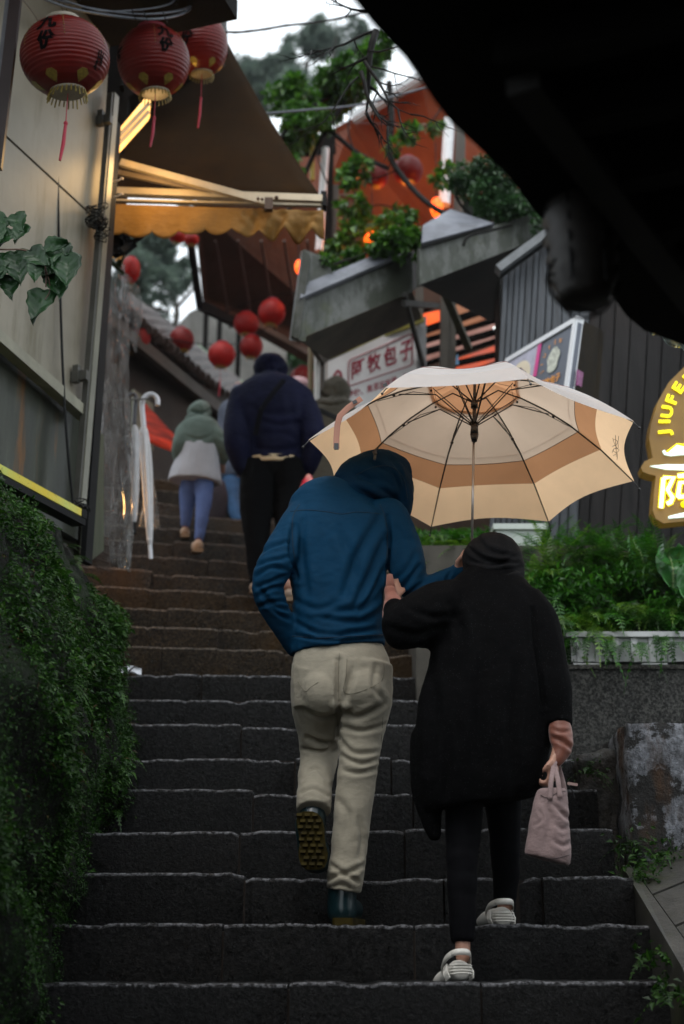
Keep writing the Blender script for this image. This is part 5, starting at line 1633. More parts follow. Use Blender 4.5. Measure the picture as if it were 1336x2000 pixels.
# ------------------------------------------------------------------ handbag
bag = thing('handbag', 'dusty mauve fabric tote bag with two straps held at the right side', 'bag', P(1075, 1680, 4.62))
M_bag = fabric('mauve_canvas', (0.24, 0.17, 0.165), 0.7, 0.1, 700, 0.25, 0.25, 0.1, 0.0, 0.5)
mb = MB()
T(mb, [(1078, 1540, 4.60, 26, .55), (1078, 1552, 4.60, 31, .6), (1074, 1600, 4.60, 38, .62), (1072, 1640, 4.60, 43, .62), (1070, 1668, 4.60, 46, .62), (1068, 1680, 4.60, 45, .6)], 24, rounded=False)
fold = [([(1060, 1560), (1075, 1600), (1065, 1660)], 7, 5), ([(1080, 1570), (1100, 1590), (1112, 1600)], 4, 7), ([(1080, 1640), (1098, 1652), (1115, 1645)], 4, 5), ([(1085, 1610), (1100, 1620), (1112, 1612)], 4, 4), ([(1052, 1580), (1060, 1600), (1045, 1612)], 3, 4)]
b = body_mesh('bag_body', mb, M_bag, bag, 0.0055, 2, fold, 0.003, (9, 9, 9), 0.001)
drape(b, [(1028, 1666), (1050, 1674), (1085, 1676), (1116, 1668)], 0.0016, 'base_seam', fabric('bag_thread', (0.07, 0.05, 0.05), 0.8), b)
drape(b, [(1056, 1553), (1070, 1558), (1090, 1548), (1108, 1545)], 0.0014, 'rim_seam', fabric('bag_thread2', (0.07, 0.05, 0.05), 0.8), b)
for pts in ([(1074, 1562, 4.56), (1076, 1530, 4.57), (1080, 1505, 4.6), (1086, 1484, 4.63), (1093, 1505, 4.66), (1100, 1530, 4.66), (1104, 1552, 4.66)], [(1094, 1558, 4.56), (1090, 1525, 4.58), (1082, 1492, 4.62), (1078, 1486, 4.64)]):
    q = PS(pts, 4)
    MB().tube(q, [(0.0085, 0.002)] * len(q), 8, ref=(0, 1, 0)).build('strap', M_bag, bag, True)
m = MB(); m.beam(P(1108, 1530, 4.6), P(1128, 1533, 4.6), 0.007, 0.009); m.build('toggle', plain('toggle_pink', (0.3, 0.2, 0.18), 0.5, 0.1), bag)
m = MB(); m.tube([P(1108, 1532, 4.6), P(1118, 1545, 4.6), P(1122, 1560, 4.6)], 0.002, 5); m.build('cord', M_rubber, bag)

# ------------------------------------------------------------------ the big umbrella
umb = thing('umbrella', 'large open beige double canopy umbrella with tan band, seen from below', 'umbrella', P(927, 1100, 4.95))
UC = P(927, 900, 4.95)
UR = 330 * mpp(UC)
tiltm = Matrix.Rotation(R(-6.5), 3, 'X') @ Matrix.Rotation(R(2.1), 3, 'Y')
HT = 0.335
def prof_h(t):   # t = r/R
    return HT * (1 - abs(t) ** 2.0)
ROT0 = R(-90 - 22.5 + -11)
def U(x, y, z): return UC + tiltm @ Vector((x, y, z))
def tipdir(k):
    a = ROT0 + k * math.pi / 4
    return Vector((math.cos(a), math.sin(a), 0))
def canopy_pt(k, s, t, lift=0.0):
    """gore k, s 0..1 between ribs, t 0..1 out from the crown"""
    a, b = tipdir(k), tipdir(k + 1)
    p = a.lerp(b, s)
    sc = 1 - 0.05 * math.sin(math.pi * s) * t * t * 2.0 * 0.6     # scalloped hem
    sag = -0.020 * math.sin(math.pi * s) * math.sin(math.pi * min(1, t)) - 0.0
    r = t * UR
    chord = (a.lerp(b, s)).length
    return U(p.x * r * sc, p.y * r * sc, prof_h(t) + sag + lift + 0.012 * math.sin(math.pi * s) * t * t)
def canvas_mat(name, under, outer, trans, thru=None):
    n = N(name)
    g = n.new('ShaderNodeNewGeometry')
    base = n.mix(g.outputs['Backfacing'], outer, under)
    w = n.ramp(n.noise(8, 5), [(0.3, (0.94,) * 3), (0.7, (1.04,) * 3)])
    c = n.mix(1.0, base, w, 'MULTIPLY')
    n.set(Base_Color=c, Roughness=0.55, Normal=n.bump(n.noise(700, 2), 0.1, 0.001, n.bump(n.noise(14, 4), 0.18, 0.01)))
    tr = n.new('ShaderNodeBsdfTranslucent'); n.t.links.new(n.mix(1.0, thru or under, w, 'MULTIPLY'), tr.inputs[0])
    mx = n.new('ShaderNodeMixShader'); mx.inputs[0].default_value = trans
    n.t.links.new(n.b.outputs[0], mx.inputs[1]); n.t.links.new(tr.outputs[0], mx.inputs[2]); n.t.links.new(mx.outputs[0], n.out.inputs[0])
    return n.mat
WHT = (0.84, 0.79, 0.76)
M_u1 = canvas_mat('umbrella_inner', (0.50, 0.38, 0.27), WHT, 0.54, (0.68, 0.52, 0.39))
M_u2 = canvas_mat('umbrella_band', (0.36, 0.18, 0.09), WHT, 0.54, (0.55, 0.27, 0.13))
M_u3 = canvas_mat('umbrella_outer', (0.74, 0.50, 0.30), WHT, 0.58, (1.0, 0.68, 0.41))
M_u4 = canvas_mat('umbrella_vent', (0.42, 0.20, 0.10), WHT, 0.54, (0.72, 0.36, 0.18))
T1, T2 = 0.66, 0.80
for k in range(8):
    m = MB()
    ts = list(np.linspace(0.27, T1, 8)) + list(np.linspace(T1, T2, 4))[1:] + list(np.linspace(T2, 1.0, 6))[1:]
    ns_ = 12
    vs = [canopy_pt(k, s / ns_, t) for t in ts for s in range(ns_ + 1)]
    m.v = [tuple(v) for v in vs]
    for j in range(len(ts) - 1):
        mi = 0 if ts[j + 1] <= T1 + 1e-6 else (1 if ts[j + 1] <= T2 + 1e-6 else 2)
        for i in range(ns_):
            m.f.append((j * (ns_ + 1) + i, (j + 1) * (ns_ + 1) + i, (j + 1) * (ns_ + 1) + i + 1, j * (ns_ + 1) + i + 1)); m.m.append(mi)
    m.build('canopy_panel', [M_u1, M_u2, M_u3], umb, True)
    # upper vent layer
    m = MB()
    tv = list(np.linspace(0.0, 0.295, 8))
    vs = [canopy_pt(k, s / ns_, t, 0.022 * (1 - t / 0.3) + 0.004 + 0.012 * math.sin(math.pi * s / ns_) * t) for t in tv for s in range(ns_ + 1)]
    m.v = [tuple(v) for v in vs]
    for j in range(len(tv) - 1):
        for i in range(ns_):
            m.f.append((j * (ns_ + 1) + i, (j + 1) * (ns_ + 1) + i, (j + 1) * (ns_ + 1) + i + 1, j * (ns_ + 1) + i + 1)); m.m.append(0)
    m.build('vent_panel', M_u4, umb, True)
M_rib_b = plain('black_rib', (0.01, 0.01, 0.011), 0.35, 0.2, spec=0.6)
M_tan = fabric('tan_tape', (0.35, 0.17, 0.12), 0.7)
hub = U(0, 0, prof_h(0) - 0.085)
run = U(0, 0, prof_h(0) - 0.19)
for k in range(8):
    d = tipdir(k)
    def rp_(t, l=-0.006): return U(d.x * UR * t, d.y * UR * t, prof_h(t) + l)
    m = MB(); m.tube([hub] + [rp_(t) for t in (0.15, 0.3, 0.45, 0.6, 0.8, 1.0)] + [rp_(1.03, -0.012)], [0.003, 0.003, 0.003, 0.0032, 0.0034, 0.003, 0.0022, 0.002], 6); rib = m.build('rib', M_rib_b, umb, True)
    m = MB(); m.tube([run, rp_(0.24, -0.05), rp_(0.47, -0.016)], 0.0026, 6)
    m.tube([run + Vector((0, 0, 0.01)), rp_(0.26, -0.02)], 0.0018, 5)
    m.tube([rp_(0.24, -0.05), rp_(0.38, -0.022), rp_(0.60, -0.012)], 0.0014, 5); m.build('stretcher', M_rib_b, umb, True)
    m = MB(); m.ball(rp_(0.5, -0.012), 0.007, seg=8, rings=6); m.ball(rp_(0.27, -0.03), 0.005, seg=8, rings=6); m.build('joint', M_rib_b, rib, True)
    m = MB(); m.ball(rp_(1.03, -0.012), 0.005, seg=8, rings=6); m.build('rib_tip', M_rib_b, rib, True)
    # elastic between neighbouring struts
    d2 = tipdir(k + 1)
    a = U(d.x * UR * .25, d.y * UR * .25, prof_h(.25) - 0.035); b = U(d2.x * UR * .25, d2.y * UR * .25, prof_h(.25) - 0.035)
    m = MB(); m.tube([a, a.lerp(b, .5) - Vector((0, 0, 0.01)), b], 0.001, 4); m.build('tie_wire', M_rib_b, umb)
# dark seam lines under the gores and thin red-brown line on the outside
for k in range(8):
    m = MB(); m.tube([canopy_pt(k, s, T1, -0.002) for s in np.linspace(0, 1, 9)], 0.0013, 4); m.build('seam', M_rib_b, umb)
    m = MB(); m.tube([canopy_pt(k, s, 0.62, 0.003) for s in np.linspace(0, 1, 9)], 0.0008, 4); m.build('outer_seam', plain('seam_brown', (0.3, 0.08, 0.06), 0.7, 0.1) if k == 0 else bpy.data.materials['seam_brown'], umb)
# shaft, runner, handle, ferrule
grip = P(900, 1085, 5.0)
botm = P(922, 1050, 4.96)
M_shaft = plain('shaft_steel', (0.4, 0.36, 0.33), 0.3, 0.1, metal=0.8)
ax_d = (hub - P(921, 1105, 4.98)).normalized()
low = hub - ax_d * 0.66
MB().tube([hub, low], 0.0048, 10).build('shaft', M_shaft, umb, True)
m = MB(); m.tube([hub + ax_d * 0.02, run - ax_d * 0.055], [0.007, 0.009], 10); m.tube([run + ax_d * 0.01, run - ax_d * 0.03], [0.014, 0.016], 12); m.tube([run - ax_d * 0.03, run - ax_d * 0.06], [0.017, 0.010], 12); m.tube([hub + ax_d * 0.01, hub - ax_d * 0.02], 0.014, 12)
m.build('runner', M_rib_b, umb, True)
MB().tube([hub, hub + ax_d * 0.09], 0.006, 8).build('ferrule', M_rib_b, umb, True)
MB().tube([low + ax_d * 0.04, low - ax_d * 0.1], [0.013, 0.012], 10).build('handle', plain('cane_handle', (0.35, 0.22, 0.12), 0.5, 0.2), umb, True)
# closure strap hanging over the left edge
k = 5
q = [P(752, 750, 4.52), P(700, 790, 4.56), P(665, 812, 4.60), P(658, 830, 4.60), P(657, 855, 4.60), P(657, 880, 4.60)]
q = [P(x, y, 4.58) for x, y in ((706, 778), (680, 796), (664, 812), (659, 830), (657, 855), (657, 876))]
MB().tube(q, [(0.011, 0.001)] * 6, 6, ref=(0, 1, 0)).build('strap', M_tan, umb)
for (x, y) in ((752, 752), (693, 785), (657, 872)):
    m = MB(); m.box(P(x, y, 4.57), (0.016, 0.004, 0.024 if y > 800 else 0.012), Matrix.Rotation(R(0 if y > 800 else -25), 3, 'Y')); m.build('strap_patch', M_rib_b, umb)
# little clip at the top of the man's hood
m = MB(); m.tube([P(732, 898, 4.97), P(733, 880, 4.97)], 0.005, 6); m.ball(P(733, 886, 4.97), 0.008); m.tube([P(728, 884, 4.97), P(739, 876, 4.97)], 0.003, 5)
m.build('rib_clip', M_rib_b, umb)
# scribbled print on the right panel
def U_pt(px, py):
    return P(px, py, 4.9)
mb = MB()
base_k = [kk for kk in range(8)]
best = None
for kk in range(8):
    c = canopy_pt(kk, 0.5, 0.88)
    xx, yy = proj(np.array([tuple(c)]))
    e_ = abs(xx[0] - 1205) + abs(yy[0] - 890)
    if best is None or e_ < best[0]: best = (e_, kk)
kk = best[1]
mesh_t = BVHTree.FromPolygons([canopy_pt(kk, s / 8, 0.7 + 0.3 * t / 8) for t in range(9) for s in range(9)], [(t * 9 + s, t * 9 + s + 1, (t + 1) * 9 + s + 1, (t + 1) * 9 + s) for t in range(8) for s in range(8)])
for line in ([(1197, 856), (1201, 868), (1207, 876), (1206, 862), (1199, 858)], [(1196, 872), (1206, 866), (1208, 852)], [(1197, 880), (1204, 884), (1209, 878), (1200, 876), (1196, 884)], [(1198, 890), (1206, 886), (1205, 898)], [(1202, 850), (1203, 870), (1204, 892)]):
    out = []
    for q in spline([(x, y, 0) for x, y in line], 4):
        d = ray(q[0], q[1]).normalized()
        h = mesh_t.ray_cast(Vector((0, 0, 0)), d)
        if h[0] is not None: out.append(h[0] - d * 0.001)
    if len(out) > 2: mb.tube(out, 0.0011, 4)
if mb.v: mb.build('scribble_print', M_rib_b, umb)

# ------------------------------------------------------------------ people further up
def walker(label, head, hr, torso, sleeves, legs, shoes, M_j, M_t, M_s, hoodpts, group=None, voxel=0.012, folds=None, skirt=None, M_sk=None, face=(0, 0.95, -0.2), extra=None):
    t = thing('person', label, 'person', P(*shoes[0][:3]) if shoes else P(torso[-1][0], torso[-1][1], torso[-1][2]), group)
    mb = MB()
    head_shape(mb, P(*head), hr, face)
    T(mb, [(head[0], head[1] + 15, head[2], hr / mpp(P(*head)) * 0.5), (torso[1][0], torso[1][1], torso[1][2], hr / mpp(P(*head)) * 0.55)], 10)
    T(mb, [(p[0], p[1], p[2], p[3] * 0.8, p[4]) for p in torso])
    for s in sleeves:
        T(mb, [(p[0], p[1], p[2], p[3] * 0.72) for p in s])
        w = P(*s[-1][:3]); w0 = P(*s[-2][:3])
        hand(mb, w, (w - w0) + Vector((0, 0, -0.02)), (0.2, 1, 0), hr * 1.5, 0.6)
    for l in legs: T(mb, [(p[0], p[1], p[2], p[3] * 0.75) for p in l])
    body_mesh('body', mb, M_skin, t, voxel, 2)
    mb = MB()
    T(mb, torso, 20, rounded=False)
    for s in sleeves: T(mb, s)
    body_mesh('jacket', mb, M_j, t, voxel, 4, folds, 0.005, (6, 6, 11), 0.0015)
    mb = MB()
    for p in hoodpts: Bl(mb, *p)
    hx_, hy_ = head[0], head[1]; hs = hr / mpp(P(*head))
    hf = [([(hx_ - hs, hy_ - hs * .2), (hx_, hy_ + hs * .1), (hx_ + hs * .9, hy_ - hs * .3)], hs * .13, 9), ([(hx_ - hs, hy_ + hs * .5), (hx_, hy_ + hs * .75), (hx_ + hs, hy_ + hs * .45)], hs * .13, 12), ([(hx_ - hs * .2, hy_ - hs), (hx_ + hs * .1, hy_), (hx_ - hs * .1, hy_ + hs)], hs * .1, 6)]
    body_mesh('hood', mb, M_j if extra is None else extra, t, voxel * 0.8, 3, hf, 0.008, (12, 12, 18), 0.002)
    mb = MB()
    for l in legs: T(mb, l, rounded=False)
    if len(legs) > 1: Bl(mb, (legs[0][0][0] + legs[1][0][0]) / 2, legs[0][0][1], legs[0][0][2], (abs(legs[0][0][0] - legs[1][0][0]) / 2 + legs[0][0][3]), legs[0][0][3], legs[0][0][3])
    body_mesh('trousers', mb, M_t, t, voxel, 2, None, 0.005, (9, 9, 16))
    for s in shoes:
        mb = MB()
        T(mb, [(s[0], s[1] - s[3] * 0.4, s[2], s[3] * 0.9), (s[0] + s[4] * .5, s[1] - s[3] * 0.2, s[2] + 0.08, s[3]), (s[0] + s[4], s[1], s[2] + 0.17, s[3] * 0.8)], 10)
        sh = body_mesh('shoe', mb, M_s, t, 0.008, 1)
        m = MB(); m.tube([P(s[0], s[1] + s[3] * .35, s[2] - 0.02), P(s[0] + s[4], s[1] + s[3] * .75, s[2] + 0.2)], [(s[3] * mpp(P(s[0], s[1], s[2])) * 0.95, 0.012)] * 2, 10, ref=(0, 0, 1)); m.build('sole', plain('tan_sole', (0.3, 0.2, 0.12), 0.6, 0.2) if 'tan_sole' not in bpy.data.materials else bpy.data.materials['tan_sole'], sh)
    if skirt:
        mb = MB(); T(mb, skirt, 20, rounded=False)
        body_mesh('tunic', mb, M_sk, t, voxel, 2, None, 0.004, (14, 14, 3))
    return t
dn = 8.0
nav = walker('person in a bulky navy hooded jacket and black trousers with a cream shirt hem',
    (528, 730, 8.15), 0.10,
    [(526, 745, 8.05, 40, .6), (527, 762, 8.02, 70, .55), (530, 800, 8.0, 80, .6), (533, 850, 8.0, 70, .66), (534, 890, 8.0, 62, .66), (534, 905, 8.0, 60, .66)],
    [[(468, 772, 8.0, 20), (462, 820, 7.95, 24), (460, 865, 7.9, 23), (470, 905, 7.95, 19), (480, 925, 8.0, 14)], [(590, 772, 8.0, 20), (606, 820, 7.95, 25), (615, 860, 7.9, 23), (606, 905, 7.95, 18), (598, 925, 8.0, 13)]],
    [[(505, 905, 8.0, 36), (500, 980, 8.0, 33), (503, 1060, 7.98, 25), (508, 1140, 7.95, 21)], [(565, 905, 8.0, 38), (568, 980, 8.0, 35), (566, 1060, 7.9, 27), (560, 1140, 7.8, 22)]],
    [(500, 1150, 7.9, 12, -4), (565, 1165, 7.7, 12, 4)],
    fabric('navy_nylon', (0.005, 0.006, 0.022), 0.8, 0.25, 300, 0.15, 0.1, 0.0, 0.0, 0.5), fabric('black_trouser', (0.003, 0.003, 0.0035), 0.9, spec=0.05, sheen=0.0), plain('tan_leather', (0.25, 0.18, 0.13), 0.6, 0.2),
    [(528, 722, 8.15, 34, 38, 34), (528, 745, 8.1, 40, 36, 16), (524, 712, 8.12, 28, 32, 22)], folds=[([(480, 790), (530, 810), (590, 800)], 6, 5), ([(560, 770), (575, 830), (570, 890)], 6, 5), ([(500, 780), (498, 840), (505, 895)], 6, 5), ([(510, 850), (550, 845), (585, 860)], 5, 5), ([(500, 875), (540, 880), (580, 872)], 5, 8), ([(450, 860), (465, 850), (485, 858)], 5, 5), ([(600, 850), (612, 858), (630, 850)], 5, 5), ([(500, 815), (540, 830), (580, 825)], 5, 7)])
M_beltw = plain('shirt_hem_cream', (0.55, 0.42, 0.25), 0.7, 0.1)
m = MB(); T(m, [(534, 900, 8.0, 59.5, .68), (534, 911, 8.0, 58, .66)], 20, rounded=False); m.build('shirt_hem', M_beltw, nav, True)
m = MB(); m.tube([P(555, 742, 7.80), P(535, 765, 7.74), P(510, 800, 7.70), P(498, 850, 7.70)], [(0.016, 0.004)] * 4, 8, ref=(0, 1, 0)); m.build('bag_strap', M_legs, nav)
chd = walker('child in a sage green hood, pale tunic and lilac leggings walking up the steps',
    (392, 806, 9.0), 0.072,
    [(388, 820, 8.9, 18, .7), (388, 830, 8.88, 38, .6), (388, 850, 8.86, 40, .62), (388, 880, 8.86, 38, .66), (388, 892, 8.86, 39, .66)],
    [[(358, 838, 8.86, 13), (350, 865, 8.82, 14), (347, 888, 8.84, 12), (352, 902, 8.88, 9)], [(418, 838, 8.86, 13), (432, 862, 8.84, 14), (438, 885, 8.86, 12), (436, 900, 8.9, 9)]],
    [[(372, 930, 8.88, 19), (366, 975, 8.86, 16), (364, 1005, 8.84, 12), (362, 1030, 8.84, 9)], [(400, 930, 8.86, 20), (398, 975, 8.78, 17), (394, 1015, 8.68, 13), (388, 1056, 8.62, 9)]],
    [(361, 1042, 8.84, 10, 1), (387, 1070, 8.55, 12, -4)],
    fabric('sage_nylon', (0.105, 0.145, 0.125), 0.7, 0.12, 300, 0.1, 0.2, 0.0, 0.0, 0.3), fabric('lilac_jersey', (0.08, 0.12, 0.27), 0.9, sheen=0.0), plain('beige_suede', (0.42, 0.29, 0.2), 0.7, 0.15),
    [(390, 806, 8.98, 24, 28, 23), (388, 822, 8.93, 29, 26, 12), (393, 800, 9.0, 20, 24, 18)], voxel=0.009,
    skirt=[(388, 868, 8.86, 38, .68), (386, 900, 8.86, 44, .7), (382, 925, 8.86, 50, .72), (380, 942, 8.86, 53, .74)], M_sk=fabric('pale_grey_cloth', (0.42, 0.43, 0.47), 0.8, 0.08),
    folds=[([(360, 850), (388, 858), (415, 850)], 3, 5), ([(425, 850), (436, 856), (446, 850)], 3, 6), ([(370, 870), (390, 876), (412, 868)], 3, 5)])
olv = walker('person in an olive hooded coat below the white shop sign behind the umbrella',
    (652, 775, 8.7), 0.10,
    [(650, 790, 8.65, 30, .6), (650, 812, 8.6, 55, .55), (650, 860, 8.6, 58, .6), (648, 930, 8.6, 56, .66), (645, 1000, 8.6, 55, .66)],
    [[(605, 820, 8.6, 16), (600, 880, 8.6, 17), (605, 930, 8.55, 13)], [(695, 820, 8.6, 16), (700, 880, 8.6, 17), (695, 930, 8.55, 13)]],
    [[(630, 990, 8.6, 26), (628, 1060, 8.6, 20), (628, 1120, 8.6, 15)], [(668, 990, 8.6, 26), (668, 1060, 8.6, 20), (668, 1120, 8.6, 15)]],
    [(628, 1128, 8.55, 12, 0), (668, 1128, 8.55, 12, 0)],
    fabric('olive_cotton', (0.085, 0.075, 0.055), 0.8, 0.15, 300, 0.1, 0.2, 0.1, 0.0, 0.4), fabric('dark_trouser', (0.01, 0.01, 0.012), 0.8), plain('dark_shoe', (0.02, 0.02, 0.02), 0.5, 0.2),
    [(655, 768, 8.68, 31, 34, 34), (650, 795, 8.62, 44, 34, 18)])
m = MB(); m.tube([P(622, 800, 8.25), P(655, 815, 8.2), P(682, 845, 8.22)], [(0.018, 0.004)] * 3, 8, ref=(0, 1, 0)); m.build('bag_strap', M_rubber, olv)
gry = walker('person in a blue grey coat and blue jeans mostly hidden behind the navy jacket',
    (468, 768, 9.9), 0.09,
    [(466, 785, 9.85, 16, .6), (464, 800, 9.8, 38, .55), (462, 850, 9.8, 38, .6), (460, 920, 9.8, 36, .66), (460, 935, 9.8, 36, .66)],
    [[(436, 815, 9.8, 11), (434, 860, 9.75, 12), (438, 900, 9.8, 9)], [(495, 815, 9.8, 11), (500, 860, 9.8, 12), (498, 900, 9.8, 9)]],
    [[(450, 930, 9.8, 18), (452, 965, 9.7, 16), (458, 1000, 9.6, 13), (470, 1020, 9.55, 10)], [(476, 930, 9.8, 18), (478, 970, 9.8, 14), (480, 1010, 9.8, 11)]],
    [(468, 1028, 9.5, 9, 2), (480, 1020, 9.7, 9, 2)],
    fabric('blue_grey_coat', (0.07, 0.085, 0.12), 0.8, 0.15, 300, 0.1, 0.2, 0.1, 0.0, 0.3), fabric('blue_denim', (0.02, 0.07, 0.16), 0.8, 0.3), plain('pale_shoe', (0.3, 0.28, 0.25), 0.5, 0.2),
    [(468, 768, 9.88, 18, 22, 20)])
m = MB(); m.box(P(432, 975, 9.6), (0.16, 0.12, 0.28)); m.box(P(432, 945, 9.6), (0.1, 0.02, 0.06))
m = MB(); T(m, [(425, 945, 9.6, 16, .6), (424, 975, 9.6, 22, .6), (424, 1010, 9.6, 20, .6)], 14); 
tag(body_mesh('shoulder_bag', m, fabric('plaid_dark', (0.03, 0.02, 0.025), 0.8, 0.5), None, 0.012, 2), 'dark soft bag hanging beside the child at the left of the navy jacket', 'bag')
# far head with a pale cap
cap = thing('person', 'person in a pale pink knitted cap seen over the shoulder of the navy jacket', 'person', P(585, 1000, 10.3))
mb = MB(); head_shape(mb, P(583, 760, 10.3), 0.085, (0, 1, 0)); T(mb, [(583, 780, 10.3, 10), (583, 800, 10.3, 30, .5), (583, 900, 10.3, 32, .5), (583, 985, 10.3, 26, .6)])
T(mb, [(556, 810, 10.3, 8), (552, 860, 10.3, 8), (556, 900, 10.3, 6)]); T(mb, [(610, 810, 10.3, 8), (614, 860, 10.3, 8), (610, 900, 10.3, 6)])
T(mb, [(573, 970, 10.3, 12), (573, 1040, 10.3, 9)]); T(mb, [(594, 970, 10.3, 12), (594, 1040, 10.3, 9)])
body_mesh('body', mb, M_skin, cap, 0.015, 2)
mb = MB(); Bl(mb, 582, 752, 10.3, 25, 24, 16); body_mesh('cap', mb, fabric('pink_knit', (0.5, 0.38, 0.42), 0.9, 0.1, 200, 0.5), cap, 0.01, 1)
mb = MB(); T(mb, [(583, 790, 10.3, 20, .6), (583, 805, 10.3, 34, .6), (583, 900, 10.3, 36, .6), (583, 990, 10.3, 34, .6)], rounded=False); body_mesh('coat', mb, fabric('dark_red_coat', (0.04, 0.02, 0.03), 0.8), cap, 0.015, 2)
# red and pink carrier bag
mb = MB(); T(mb, [(603, 928, 7.9, 5, .6), (602, 940, 7.9, 11, .7), (600, 958, 7.9, 16, .7), (600, 975, 7.9, 15, .7)], 16)
n = N('carrier_bag')
c = n.ramp(n.noise(22, 3, 0.5, (1, 1, 0.4)), [(0.4, (0.75, 0.03, 0.07)), (0.6, (0.85, 0.45, 0.35))])
n.set(Base_Color=c, Roughness=0.3, Normal=n.bump(n.noise(40, 4), 0.6, 0.01))
tag(body_mesh('carrier_bag', mb, n.mat, None, 0.008, 1, None, 0.005, (18, 18, 10)), 'crumpled red and pink plastic carrier bag beside the black trousers', 'bag')
# ================================================================== LANTERNS
n = N('lantern_red')
c = n.ramp(n.noise(5, 5, 0.6), [(0.3, (0.11, 0.004, 0.003)), (0.7, (0.19, 0.009, 0.005))])
n.b.inputs['Specular IOR Level'].default_value = 0.3
n.set(Base_Color=c, Roughness=0.35)
tr = n.new('ShaderNodeBsdfTranslucent'); n.t.links.new(c, tr.inputs[0])
mx = n.new('ShaderNodeMixShader'); mx.inputs[0].default_value = 0.25
n.t.links.new(n.b.outputs[0], mx.inputs[1]); n.t.links.new(tr.outputs[0], mx.inputs[2]); n.t.links.new(mx.outputs[0], n.out.inputs[0])
M_lan = n.mat
n = N('lantern_bright_red')
oi = n.new('ShaderNodeObjectInfo')
c = n.ramp(n.noise(9, 6, 0.7), [(0.3, (0.26, 0.006, 0.006)), (0.7, (0.52, 0.022, 0.016))])
c = n.mix(1.0, c, n.ramp(oi.outputs['Random'], [(0, (0.6, 0.55, 0.55)), (1, (1.2, 1.15, 1.1))]), 'MULTIPLY')
n.set(Base_Color=c, Roughness=0.5)
tr = n.new('ShaderNodeBsdfTranslucent'); n.t.links.new(c, tr.inputs[0])
mx = n.new('ShaderNodeMixShader'); mx.inputs[0].default_value = 0.45
n.t.links.new(n.b.outputs[0], mx.inputs[1]); n.t.links.new(tr.outputs[0], mx.inputs[2]); n.t.links.new(mx.outputs[0], n.out.inputs[0])
M_lan2 = n.mat
M_ink = plain('black_ink', (0.004, 0.003, 0.003), 0.9, 0.2, spec=0.05)
M_gold = plain('gold_foil', (0.22, 0.16, 0.025), 0.35, 0.4, 60, metal=0.4)
M_capg = plain('lantern_ring', (0.30, 0.26, 0.2), 0.5, 0.3, 12)
M_capr = plain('lantern_ring_red', (0.25, 0.012, 0.03), 0.5, 0.2)
M_tass = plain('tassel_red', (0.35, 0.006, 0.03), 0.6, 0.2)
